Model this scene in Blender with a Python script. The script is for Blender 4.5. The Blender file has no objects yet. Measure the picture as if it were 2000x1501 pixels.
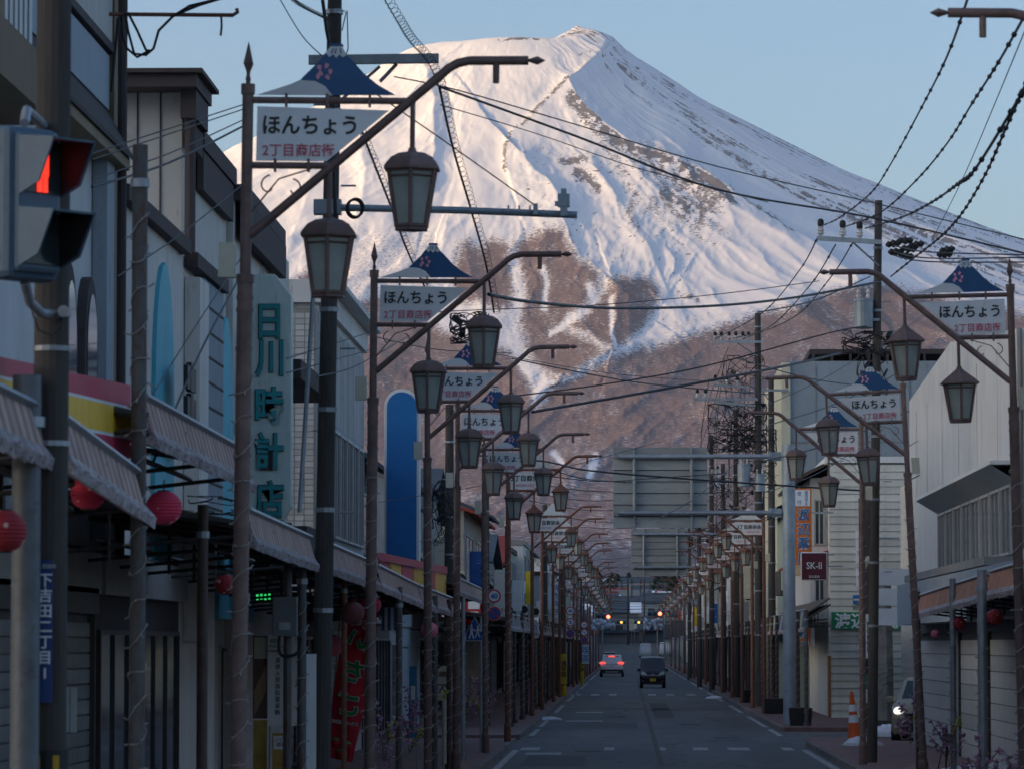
import bpy, math, random
import numpy as np
from mathutils import Vector, Matrix, Euler

SC = bpy.context.scene
COL = SC.collection
R = math.radians

# ------------------------------------------------------------------ camera
CAM_H = 2.45
F = 8100.0                      # focal length in pixels of the 2000 px wide photograph
PITCH = math.atan(507.5 / F)
YAW = math.atan(226.0 / F * math.cos(PITCH))
cam_data = bpy.data.cameras.new('camera')
cam = bpy.data.objects.new('camera', cam_data)
COL.objects.link(cam)
cam.location = (0, 0, CAM_H)
cam.rotation_euler = (math.pi / 2 + PITCH, 0, YAW)
cam_data.sensor_width = 36.0
cam_data.lens = F / 2000.0 * 36.0
cam_data.clip_start = 0.5
cam_data.clip_end = 60000.0
cam_data.dof.use_dof = True
cam_data.dof.focus_distance = 190.0
cam_data.dof.aperture_fstop = 9.0
SC.camera = cam

# ------------------------------------------------------------------ light
SUN_EL = R(8.5)
SUN_A = R(20.0)                 # how far behind the left shoulder the sun stands
sun_dir = Vector((-math.cos(SUN_A) * math.cos(SUN_EL), -math.sin(SUN_A) * math.cos(SUN_EL), math.sin(SUN_EL)))
world = bpy.data.worlds.new('World')
SC.world = world
world.use_nodes = True
wn = world.node_tree
wn.nodes.clear()
sky = wn.nodes.new('ShaderNodeTexSky')
sky.sky_type = 'NISHITA'
sky.sun_disc = False
sky.sun_elevation = SUN_EL
sky.sun_rotation = math.atan2(sun_dir.x, sun_dir.y)
sky.altitude = 800
sky.air_density = 0.80
sky.dust_density = 4.2
sky.ozone_density = 1.85
bg = wn.nodes.new('ShaderNodeBackground')
bg.inputs['Strength'].default_value = 0.15
wo = wn.nodes.new('ShaderNodeOutputWorld')
wn.links.new(sky.outputs[0], bg.inputs[0])
wn.links.new(bg.outputs[0], wo.inputs[0])
sun_data = bpy.data.lights.new('sun', 'SUN')
sun_data.energy = 2.55
sun_data.angle = R(0.5)
sun_data.color = (1.0, 0.575, 0.235)
sun = bpy.data.objects.new('sun', sun_data)
COL.objects.link(sun)
sun.location = (-30, -10, 60)
sun.rotation_euler = (-sun_dir).to_track_quat('-Z', 'Y').to_euler()
SC.view_settings.view_transform = 'Standard'
SC.view_settings.look = 'None'
SC.view_settings.gamma = 1.0
SC.view_settings.use_curve_mapping = False
SC.view_settings.exposure = 0.86
SC.cycles.max_bounces = 6
SC.cycles.transparent_max_bounces = 12
SC.cycles.use_denoising = True

# ------------------------------------------------------------------ helpers
_m = Euler((math.pi / 2 + PITCH, 0, YAW)).to_matrix()
def at(px, py, Y):
    """world point on the plane y=Y seen at photograph pixel (px,py)"""
    d = _m @ Vector((px - 1000.0, -(py - 750.5), -F))
    return Vector((d.x / d.y * Y, Y, CAM_H + d.z / d.y * Y))
def atx(px, py, X):
    """world point on the plane x=X seen at photograph pixel"""
    d = _m @ Vector((px - 1000.0, -(py - 750.5), -F))
    k = X / d.x
    return Vector((X, d.y * k, CAM_H + d.z * k))
# ------------------------------------------------------------------ noise (numpy)
def _hash(ix, iy, seed):
    ix = (ix.astype(np.int64) & 0xffffffff).astype(np.uint64); iy = (iy.astype(np.int64) & 0xffffffff).astype(np.uint64)
    h = (ix * np.uint64(374761393) + iy * np.uint64(668265263) + np.uint64(seed * 974711 + 17)) & np.uint64(0xffffffff)
    h = ((h ^ (h >> np.uint64(13))) * np.uint64(1274126177)) & np.uint64(0xffffffff)
    h = h ^ (h >> np.uint64(16))
    return (h & np.uint64(0xffffff)).astype(np.float64) / 16777215.0
def vnoise(x, y, seed=0):
    ix = np.floor(x); iy = np.floor(y); fx = x - ix; fy = y - iy
    fx = fx * fx * fx * (fx * (fx * 6 - 15) + 10); fy = fy * fy * fy * (fy * (fy * 6 - 15) + 10)
    a = _hash(ix, iy, seed); b = _hash(ix + 1, iy, seed); c = _hash(ix, iy + 1, seed); d = _hash(ix + 1, iy + 1, seed)
    return (a + (b - a) * fx) * (1 - fy) + (c + (d - c) * fx) * fy
def fbm(x, y, oct=5, seed=0, gain=0.5):
    s = 0.0; a = 1.0; n = 0.0
    for k in range(oct):
        s = s + a * (vnoise(x, y, seed + k * 7) * 2 - 1); n += a; a *= gain; x = x * 2.03 + 3.1; y = y * 2.03 + 1.7
    return s / n
def ridged(x, y, oct=5, seed=0, gain=0.5):
    s = 0.0; a = 1.0; n = 0.0
    for k in range(oct):
        s = s + a * (1 - np.abs(vnoise(x, y, seed + k * 7) * 2 - 1)); n += a; a *= gain; x = x * 2.07 + 5.3; y = y * 2.07 + 9.1
    return s / n
def sstep(a, b, x):
    t = np.clip((x - a) / (b - a), 0, 1); return t * t * (3 - 2 * t)

# ------------------------------------------------------------------ the snow covered volcano
def build_mountain():
    D0 = 15000.0
    U = D0 / F
    Xc = (1008 - 1226) / F * D0
    tab = [(165, 70), (186, 82), (263, 127), (317, 158), (407, 216), (497, 261), (587, 310), (677, 358), (767, 393), (857, 433), (992, 489), (1250, 580),
           (1550, 680), (2000, 800), (2600, 920), (3400, 1030), (4500, 1130), (5500, 1200), (6500, 1238), (7300, 1249), (7750, 1262)]
    tr = np.array([t[0] for t in tab], float) * U
    tz = (1258 - np.array([t[1] for t in tab], float)) * U + CAM_H
    rs = np.linspace(tr[0], tr[-1], 6000)
    # smooth profile
    zs = np.interp(rs, tr, tz)
    ker = np.hanning(161); ker /= ker.sum()
    zp = np.concatenate([np.linspace(zs[0] + (zs[0] - zs[1]) * 80, zs[0], 80, endpoint=False), zs, np.linspace(zs[-1], zs[-1] - (zs[-2] - zs[-1]) * 80, 80)])
    zs = np.convolve(zp, ker, 'valid')[:6000]
    pys = 1258 - F * (zs - CAM_H) / (D0 - rs)
    NR = 640
    order = np.argsort(pys)
    targets = np.linspace(pys.min(), pys.max(), NR)
    r = np.interp(targets, pys[order], rs[order]); r = np.maximum.accumulate(r)
    z = np.interp(r, rs, zs)
    NI = 960; NO = 26
    Dr = D0 - r
    lo = (-40 - 1226) / F * Dr; hi = (2040 - 1226) / F * Dr
    thl = -np.arcsin(np.clip((Xc - lo) / r, 0, 1)); thh = np.arcsin(np.clip((hi - Xc) / r, 0, 1))
    kk = np.hanning(83); kk /= kk.sum()
    sm = lambda v: np.convolve(np.concatenate([np.full(41, v[0]), v, np.full(41, v[-1])]), kk, 'valid')
    thl = sm(sm(thl)); thh = sm(sm(thh))
    s = np.linspace(0, 1, NI)
    TH_in = thl[:, None] + (thh - thl)[:, None] * s[None, :]
    so = np.linspace(0, 1, NO + 1)[:-1] ** 1.0
    TH_l = -math.pi + (thl[:, None] + math.pi) * (1 - (1 - so[None, :]) ** 3)
    TH_r = thh[:, None] + (math.pi - thh)[:, None] * (1 - so[None, ::-1]) ** 3
    TH = np.concatenate([TH_l, TH_in, TH_r + 0], axis=1)
    Rr = np.repeat(r[:, None], TH.shape[1], axis=1)
    Z = np.repeat(z[:, None], TH.shape[1], axis=1)
    # rim
    front = np.cos(TH) > -0.2
    xr = np.sin(TH) * 165
    rim = np.interp(xr, [-165, -155, -120, -84, -43, -2, 42, 56, 74, 106, 122, 144, 165], [84, 79, 76, 80, 72, 70, 76, 79, 70, 54, 43, 57, 73])
    Y0 = D0 - r[0] * np.cos(TH)
    py0 = 1258 - F * (z[0] - CAM_H) / Y0
    Z = Z + np.where(front, (py0 - rim) * Y0 / F, -14 * U) * np.exp(-(Rr / U - 165) / 30.0)
    X = Xc + Rr * np.sin(TH); Y = D0 - Rr * np.cos(TH)
    PX = 1226 + F * X / Y; PY = 1258 - F * (Z - CAM_H) / Y
    # image-side coordinates in which the mountain's own features are laid out
    wob = 5.0
    QX = PX + wob * fbm(PX / 26, PY / 26, 4, 11); QY = PY + wob * fbm(PX / 26, PY / 26, 4, 23)
    def dist(poly):
        best = np.full(PX.shape, 1e9); side = np.zeros(PX.shape)
        for (x0, y0), (x1, y1) in zip(poly[:-1], poly[1:]):
            dx, dy = x1 - x0, y1 - y0; L = dx * dx + dy * dy
            t = np.clip(((QX - x0) * dx + (QY - y0) * dy) / L, 0, 1)
            ex = QX - (x0 + t * dx); ey = QY - (y0 + t * dy)
            d = np.hypot(ex, ey); c = dx * ey - dy * ex
            m = d < best; best = np.where(m, d, best); side = np.where(m, np.sign(c), side)
        return best, side            # side>0: to the left of the polyline drawn downwards is screen-left
    Rel = np.zeros(PX.shape)
    def ridge(poly, amp, wl, wr, p=1.0):
        nonlocal Rel
        d, sd = dist(poly)
        w = np.where(sd > 0, wl, wr)
        Rel = Rel + amp * np.exp(-(d / w) ** p)
    # radial ribs that run down the cone
    lr = np.log(Rr / U / 165.0)
    k = np.clip(Rr / U / 900.0, 0.12, 2.0)
    warp = 0.35 * fbm(TH * 3, lr * 3, 3, 5)
    calm = 1 - 0.8 * sstep(890, 930, PX) * sstep(1090, 1040, PX) * sstep(420, 330, PY)
    Rel = Rel + 34 * k * calm * (ridged(TH * 6 + warp + 40, lr * 1.1 + 3, 4, 3, .42) - 0.72)
    Rel = Rel + 7 * k * calm * (ridged(TH * 26 + warp * 4 + 40, lr * 3.0 + 3, 3, 31, .45) - 0.72)
    Rel = Rel - 12 * sstep(0, 260, Rr / U - 165)
    Rel = Rel + 9 * (fbm(PX / 60, PY / 60, 4, 77, 0.42)) * sstep(0, 300, Rr / U - 165) * sstep(1600, 1250, PX)
    rough = sstep(560, 700, PX) * 0 + sstep(230, 300, PY) * sstep(960, 1000, PX) * sstep(1430, 1330, PX) * sstep(690, 600, PY)
    rough = np.maximum(rough, sstep(420, 470, PY) * sstep(940, 880, PX) * sstep(640, 560, PY) * 0.7)
    Rel = Rel + rough * 7 * (ridged(PX / 30 + PY / 60, PY / 34 - PX / 90, 5, 91, 0.6) - .5)
    # main arete below the summit and the long dark ridge to the lower right
    ridge([(1130, 53), (1160, 78), (1150, 100), (1128, 130), (1103, 148), (1120, 185), (1170, 240), (1242, 288), (1325, 312), (1380, 345), (1412, 372), (1462, 405), (1500, 430), (1530, 455), (1580, 475), (1610, 505), (1650, 545)], 46, 90, 38)
    ridge([(1412, 372), (1400, 390), (1430, 440), (1480, 500), (1530, 560), (1560, 590)], 10, 40, 14)
    # the bowl between the west rim and the arete
    ridge([(1103, 148), (1060, 190), (1035, 220), (1000, 250), (985, 280), (985, 320), (992, 345)], -12, 40, 60)
    ridge([(1103, 150), (1062, 192), (1037, 222), (1002, 252), (988, 282), (988, 322), (996, 348)], 15, 9, 50)
    ridge([(1020, 300), (1045, 330), (1070, 350), (1090, 380), (1102, 427), (1122, 475), (1140, 505), (1173, 532)], 40, 80, 26)
    ridge([(1125, 480), (1150, 520), (1182, 545)], -10, 10, 26)
    ridge([(1240, 330), (1290, 380), (1340, 420), (1420, 470), (1500, 520), (1560, 560)], 14, 50, 22)
    ridge([(1160, 330), (1200, 380), (1235, 430), (1260, 470), (1275, 500)], 14, 40, 20)
    ridge([(1310, 490), (1318, 510), (1312, 535)], 10, 14, 7)
    ridge([(1180, 545), (1172, 575), (1150, 600), (1110, 628)], -6, 14, 14)
    ridge([(1190, 535), (1200, 570), (1200, 620), (1190, 680)], 20, 14, 45)
    ridge([(1225, 560), (1222, 610), (1232, 660)], 12, 22, 30)
    ridge([(1290, 600), (1262, 640), (1230, 668), (1195, 688)], -12, 16, 40)
    ridge([(1340, 555), (1352, 575)], 10, 16, 12)
    ridge([(1390, 565), (1402, 590)], 9, 12, 10)
    ridge([(905, 470), (915, 520), (930, 570), (940, 620)], 14, 30, 40)
    ridge([(1045, 540), (1050, 560), (1035, 580)], 12, 20, 12)
    # rib and hollow shaped to throw the long blue shadow on the west side
    ridge([(850, 140), (880, 200), (890, 260), (880, 330), (862, 400)], -16, 60, 22)
    ridge([(835, 130), (850, 200), (850, 290), (835, 360)], 30, 60, 22)
    ridge([(700, 260), (712, 320), (700, 400)], 14, 40, 24)
    ridge([(600, 330), (585, 400), (560, 470), (540, 520)], 14, 50, 22)
    ridge([(760, 430), (730, 480), (680, 540), (640, 590)], 12, 40, 24)
    ridge([(870, 440), (862, 480), (850, 520)], 14, 30, 18)
    # the wooded shoulder in front, and its spurs
    sh = [(1100, 745), (1196, 692), (1284, 668), (1332, 658), (1412, 634), (1448, 622), (1500, 606), (1556, 590), (1612, 574), (1660, 557), (1717, 553), (1800, 568), (1900, 590), (2040, 620)]
    d, sd = dist(sh)
    below = sstep(-2, 12, np.where(sd > 0, -d, d))
    Rel = Rel + np.where(sd > 0, 0, 16 * np.exp(-d / 50.0)) * below
    Rel = Rel + 13 * np.exp(-(d / 12.0))
    for q in range(22):
        rr = random.Random(400 + q)
        x0 = 1040 + q * 46 + rr.uniform(-16, 16); y0 = 700 + rr.uniform(0, 150) - 0.08 * (x0 - 1040)
        L = rr.uniform(70, 170)
        ridge([(x0, y0), (x0 - L * .45, y0 + L * .28), (x0 - L, y0 + L * .72)], rr.uniform(7, 14), rr.uniform(14, 26), rr.uniform(9, 16))
    for q in range(20):
        rr = random.Random(700 + q)
        x0 = 760 + q * 34 + rr.uniform(-14, 14); y0 = 830 + rr.uniform(0, 170)
        L = rr.uniform(50, 130)
        ridge([(x0, y0), (x0 - L * .5, y0 + L * .25), (x0 - L, y0 + L * .6)], rr.uniform(6, 12), rr.uniform(12, 24), rr.uniform(9, 15))
    wood_n = fbm(PX / 18 + 7, PY / 13, 4, 55, 0.6)
    Rel = Rel * (1 + .55 * sstep(620, 800, PY)) + 5 * wood_n * sstep(640, 760, PY)
    Rel = Rel + (0.5 + 1.2 * sstep(600, 700, PY)) * fbm(PX / 5, PY / 5, 3, 66, 0.6)
    Rel = Rel * U
    fade = sstep(math.pi, 2.0, np.abs(TH)) * sstep(165, 190, Rr / U) * sstep(1245, 1130, PY)
    X = X + Rel * np.sin(TH) * fade; Y = Y - Rel * np.cos(TH) * fade
    # what covers the ground: bare rock, bare woods, snow
    def inside(poly, soft=16):
        n = len(poly); c = np.zeros(PX.shape, bool)
        for i in range(n):
            x0, y0 = poly[i]; x1, y1 = poly[(i + 1) % n]
            if y0 == y1: continue
            c ^= ((y0 > QY) != (y1 > QY)) & (QX < (x1 - x0) * (QY - y0) / (y1 - y0) + x0)
        dd, _ = dist(poly + [poly[0]])
        return 0.5 + 0.5 * np.clip(np.where(c, dd, -dd) / soft, -1, 1)
    shoulder = sh
    low = [(p[0], p[1]) for p in shoulder] + [(2100, 1300), (-100, 1300), (-100, 760), (430, 700), (520, 655), (600, 640), (675, 602), (712, 577), (745, 570), (800, 600), (860, 640), (905, 655), (958, 668), (992, 676), (1015, 705), (1042, 760), (1048, 790), (1072, 762), (1082, 745), (1060, 720), (1042, 700)]
    west = [(885, 520), (892, 475), (912, 460), (935, 482), (958, 463), (985, 468), (1002, 480), (1030, 456), (1062, 444), (1096, 440), (1112, 475), (1135, 508), (1172, 534), (1170, 560), (1160, 590), (1130, 606), (1108, 622), (1105, 640), (1150, 660), (1190, 690), (1100, 745), (1060, 720), (1042, 700), (1024, 675), (1018, 640), (1000, 610), (965, 600), (930, 590), (900, 590), (880, 560)]
    mid = [(1184, 548), (1205, 536), (1238, 545), (1262, 538), (1282, 550), (1290, 580), (1284, 604), (1262, 640), (1238, 664), (1196, 690), (1150, 662), (1112, 640), (1140, 612), (1166, 590), (1176, 566)]
    patch = [(560, 600), (562, 545), (590, 525), (615, 520), (612, 560), (600, 600)]
    forest = np.maximum.reduce([inside(low), inside(west), inside(mid), inside(patch)])
    n1 = fbm(PX / 30, PY / 22, 5, 101, 0.6)
    dens = forest * np.clip(0.97 - 0.18 * sstep(-.2, .6, n1), 0, 1)
    gully = 0.0
    for poly, w in (([(1193, 585), (1192, 620), (1196, 680)], 5), ([(1060, 520), (1070, 560), (1062, 600)], 7), ([(1005, 500), (1015, 560), (1010, 610)], 14), ([(1150, 560), (1158, 585)], 8), ([(1082, 880), (1098, 906)], 6), ([(1010, 700), (1040, 735), (1078, 748)], 4), ([(1165, 890), (1150, 930)], 7), ([(1140, 610), (1100, 635), (1075, 650)], 6)):
        d, _ = dist(poly); gully = np.maximum(gully, np.exp(-(d / w) ** 2))
    dens = dens * (1 - 0.85 * gully)
    dens = dens * (1 - 0.20 * sstep(780, 980, PY) * sstep(1130, 1060, PY) * sstep(-.4, .5, fbm(PX / 60 + 9 + PY / 70, PY / 34 - PX / 120, 4, 140)))
    # the scattered trees on the open snow below
    open_snow = inside([(1020, 690), (960, 660), (935, 600), (990, 600), (1022, 640)], 20) * 0.25
    open_snow = np.maximum(open_snow, inside([(1290, 640), (1340, 610), (1480, 600), (1400, 632), (1320, 655), (1250, 668)], 14) * 0.28)
    open_snow = np.maximum(open_snow, inside([(520, 640), (560, 560), (700, 440), (860, 430), (870, 600), (760, 580), (680, 600)], 30) * 0.33)
    dens = np.maximum(dens, open_snow)
    rock = np.zeros(PX.shape)
    stre = ridged(TH * 42 + 9 + warp * 3, lr * 4.0, 4, 201, 0.55)
    stre2 = fbm(TH * 9 + 30, lr * 2.2, 4, 210)
    right = sstep(0.42, 0.62, np.sin(TH)) * sstep(1.0, 0.97, np.sin(TH))
    rock = np.maximum(rock, right * sstep(.60, .74, stre) * sstep(-.3, .25, stre2) * 0.9)
    stre3 = fbm(TH * 24 + 3, lr * 1.3, 3, 260)
    rock = np.maximum(rock, right * sstep(.05, .4, stre3) * sstep(-.45, .1, fbm(TH * 7, lr * 5, 3, 270)) * 0.75)
    def along(poly, w, off=0, amt=1.0, s=0):
        nonlocal rock
        d, sd = dist(poly)
        v = np.exp(-(d / w) ** 2) * amt
        if s: v = np.where(sd * s > 0, v, v * 0.15)
        rock = np.maximum(rock, v)
    along([(1125, 190), (1172, 245), (1244, 292), (1325, 318), (1385, 352), (1412, 380)], 24, s=1, amt=1.15)
    along([(1260, 310), (1330, 345), (1380, 385), (1360, 420), (1300, 380)], 36, amt=.72)
    along([(1300, 360), (1370, 430), (1420, 460)], 20, amt=.4)
    along([(1415, 372), (1462, 405), (1500, 430), (1535, 452)], 11, s=-1)
    along([(1103, 150), (1062, 192), (1037, 222), (1002, 252), (986, 285), (986, 330)], 5, amt=.75)
    along([(1100, 312), (1140, 312)], 11, amt=.9); along([(1128, 335), (1150, 350), (1165, 366)], 12, amt=.95)
    along([(1240, 380), (1225, 420), (1245, 440)], 12, amt=.6); along([(1165, 250), (1200, 320), (1240, 380), (1300, 430), (1400, 480)], 13, amt=.45)
    along([(1352, 578), (1362, 582)], 9, amt=.8); along([(970, 74), (1000, 70), (1050, 73)], 3, amt=.8)
    along([(1085, 68), (1125, 57)], 2.5, amt=.8); along([(1120, 105), (1145, 92)], 3, amt=.6)
    along([(1103, 428), (1124, 476), (1142, 506), (1170, 530)], 4, amt=.5)
    rn = fbm(PX / 9, PY / 9, 4, 301, 0.65)
    rock = rock * sstep(-.55, .1, rn)
    small = sstep(.32, .5, fbm(PX / 7 + PY / 14, PY / 9, 4, 330, .6)) * (rough * .9 + 0.12)
    rock = np.maximum(rock, small * .55)
    # crater rows
    nr, nc = X.shape
    rows = []
    for f_, dz in ((0.93, 6), (0.75, 45), (0.4, 60)):
        rows.append((Xc + r[0] * f_ * np.sin(TH[0]), D0 - r[0] * f_ * np.cos(TH[0]), Z[0] - dz * U))
    X = np.vstack([row[0] for row in rows[::-1]] + [X]); Y = np.vstack([row[1] for row in rows[::-1]] + [Y]); Z = np.vstack([row[2] for row in rows[::-1]] + [Z])
    pad = np.zeros((3, nc)); dens = np.vstack([pad, dens]); rock = np.vstack([pad, rock])
    nr += 3
    co = np.stack([X, Y, Z], -1).reshape(-1, 3).astype(np.float32)
    a = (np.arange(nr - 1)[:, None] * nc + np.arange(nc - 1)[None, :]).ravel()
    faces = np.stack([a, a + nc, a + nc + 1, a + 1], -1)
    me = bpy.data.meshes.new('volcano')
    me.vertices.add(len(co)); me.vertices.foreach_set('co', co.ravel())
    me.loops.add(faces.size); me.loops.foreach_set('vertex_index', faces.ravel().astype(np.int32))
    me.polygons.add(len(faces)); me.polygons.foreach_set('loop_start', np.arange(0, faces.size, 4, dtype=np.int32))
    me.update(calc_edges=True)
    me.polygons.foreach_set('use_smooth', np.ones(len(faces), bool))
    at1 = me.attributes.new('wood', 'FLOAT', 'POINT'); at1.data.foreach_set('value', dens.ravel().astype(np.float32))
    at2 = me.attributes.new('rock', 'FLOAT', 'POINT'); at2.data.foreach_set('value', rock.ravel().astype(np.float32))
    o = bpy.data.objects.new('mountain', me); COL.objects.link(o)
    o['kind'] = 'structure'
    m = bpy.data.materials.new('volcano_ground'); m.use_nodes = True
    nt = m.node_tree; N = nt.nodes; Lk = nt.links
    bs = N['Principled BSDF']; bs.inputs['Roughness'].default_value = 0.9
    bs.inputs['Specular IOR Level'].default_value = 0.1
    tc = N.new('ShaderNodeTexCoord')
    def noise(scale, det, rough_=0.6):
        n = N.new('ShaderNodeTexNoise'); n.inputs['Scale'].default_value = scale; n.inputs['Detail'].default_value = det; n.inputs['Roughness'].default_value = rough_
        Lk.new(tc.outputs['Object'], n.inputs['Vector']); return n.outputs['Fac']
    def math_(op, a, b, c=None, clamp=False):
        n = N.new('ShaderNodeMath'); n.operation = op; n.use_clamp = clamp
        for i, v in enumerate((a, b, c)):
            if v is None: continue
            if isinstance(v, (int, float)): n.inputs[i].default_value = v
            else: Lk.new(v, n.inputs[i])
        return n.outputs[0]
    aw = N.new('ShaderNodeAttribute'); aw.attribute_name = 'wood'
    ar = N.new('ShaderNodeAttribute'); ar.attribute_name = 'rock'
    fine = noise(0.09, 2, 0.75); mid_ = noise(0.012, 4, 0.65)
    spread = math_('MULTIPLY_ADD', math_('SUBTRACT', fine, 0.5), 3.6, 0.5)
    def mask(att, gain):
        s_ = math_('ADD', math_('SUBTRACT', att, spread), 0.0)
        return math_('MULTIPLY_ADD', s_, gain, 0.5, True)
    mw = mask(math_('MULTIPLY_ADD', aw.outputs['Fac'], 1.75, -0.46), 1.3)
    mr = mask(math_('MULTIPLY_ADD', ar.outputs['Fac'], 1.9, -0.45), 2.2)
    def mixc(f, a, b):
        n = N.new('ShaderNodeMix'); n.data_type = 'RGBA'; Lk.new(f, n.inputs[0])
        for i, v in ((6, a), (7, b)):
            if isinstance(v, tuple): n.inputs[i].default_value = (*v, 1)
            else: Lk.new(v, n.inputs[i])
        return n.outputs[2]
    snow = mixc(mid_, (.80, .83, .88), (.88, .89, .92))
    woodc = mixc(mid_, (.105, .082, .098), (.26, .185, .175))
    rockc = mixc(mid_, (.115, .12, .14), (.23, .225, .245))
    c = mixc(mr, snow, rockc); c = mixc(mw, c, woodc)
    Lk.new(c, bs.inputs['Base Color'])
    bp = N.new('ShaderNodeBump'); bp.inputs['Strength'].default_value = 1.0; bp.inputs['Distance'].default_value = 1.6
    hh = math_('ADD', math_('MULTIPLY', noise(0.012, 5, .55), 1.0), math_('MULTIPLY', math_('MULTIPLY', fine, mw), 0.9))
    Lk.new(hh, bp.inputs['Height']); Lk.new(bp.outputs[0], bs.inputs['Normal'])
    me.materials.append(m)
    return o
mountain = build_mountain()
# ------------------------------------------------------------------ ground and the hills east of the town
def grid_mesh(xs, ys, zf):
    X, Y = np.meshgrid(np.array(xs, float), np.array(ys, float)); Z = zf(X, Y)
    nr, nc = X.shape
    co = np.stack([X, Y, Z], -1).reshape(-1, 3)
    a = (np.arange(nr - 1)[:, None] * nc + np.arange(nc - 1)[None, :]).ravel()
    return co.tolist(), np.stack([a, a + 1, a + nc + 1, a + nc], -1).tolist()
def east_hills():
    ys = np.arange(-14000, 6500, 110.0); xs = np.concatenate([np.arange(-15000, -8500, 400.0), np.arange(-8500, -4800, 110.0)])
    def zf(X, Y):
        crest = 1235 + 18 * np.sin(Y / 900.0) + 22 * fbm(Y / 500, X * 0, 4, 900)
        prof = np.exp(-((X + 7000) / 1100.0) ** 2)
        return (crest * prof + 700 * sstep(-7600, -9500, X) + 90 * fbm(X / 500, Y / 500, 5, 901) * prof * (1 - prof ** 4)) * sstep(-4800, -5600, X) * sstep(6500, 5200, Y) - 3
    v, f = grid_mesh(xs, ys, zf)
    me = bpy.data.meshes.new('east_hills'); me.from_pydata(v, [], f)
    me.polygons.foreach_set('use_smooth', [True] * len(f))
    o = bpy.data.objects.new('hills', me); COL.objects.link(o); o['kind'] = 'structure'
    m = bpy.data.materials.new('hill_woods'); m.use_nodes = True
    b = m.node_tree.nodes['Principled BSDF']; b.inputs['Roughness'].default_value = .95
    n = m.node_tree.nodes.new('ShaderNodeTexNoise'); n.inputs['Scale'].default_value = 40; n.inputs['Detail'].default_value = 6
    r = m.node_tree.nodes.new('ShaderNodeValToRGB'); r.color_ramp.elements[0].color = (.05, .05, .04, 1); r.color_ramp.elements[1].color = (.16, .12, .1, 1)
    m.node_tree.links.new(n.outputs['Fac'], r.inputs[0]); m.node_tree.links.new(r.outputs[0], b.inputs['Base Color'])
    me.materials.append(m)
east_hills()
def ground():
    # one sheet under the town, out to the horizon
    xs = [-30000, -12000, -6000, -3000, -1500, -600, -200, -60, 0, 60, 200, 600, 1500, 3000, 6000, 12000, 30000]
    ys = [-20000, -8000, -3000, -1000, -300, -100, 0, 100, 200, 300, 400, 500, 600, 700, 800, 1000, 1300, 1700, 2200, 3000, 6000, 12000, 40000]
    v, f = grid_mesh(xs, ys, lambda X, Y: np.interp(Y, [500, 620, 1000, 1500, 2200, 4000], [0, 1.4, 7.0, 12.5, 15, 16]) - 0.02)
    me = bpy.data.meshes.new('ground'); me.from_pydata(v, [], f)
    o = bpy.data.objects.new('ground', me); COL.objects.link(o); o['kind'] = 'structure'
    m = bpy.data.materials.new('town_soil'); m.use_nodes = True
    b = m.node_tree.nodes['Principled BSDF']; b.inputs['Roughness'].default_value = .95
    n = m.node_tree.nodes.new('ShaderNodeTexNoise'); n.inputs['Scale'].default_value = 0.6; n.inputs['Detail'].default_value = 6
    tc = m.node_tree.nodes.new('ShaderNodeTexCoord'); m.node_tree.links.new(tc.outputs['Object'], n.inputs['Vector'])
    r = m.node_tree.nodes.new('ShaderNodeValToRGB'); r.color_ramp.elements[0].color = (.07, .065, .06, 1); r.color_ramp.elements[1].color = (.16, .15, .14, 1)
    m.node_tree.links.new(n.outputs['Fac'], r.inputs[0]); m.node_tree.links.new(r.outputs[0], b.inputs['Base Color'])
    me.materials.append(m)
ground()
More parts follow.
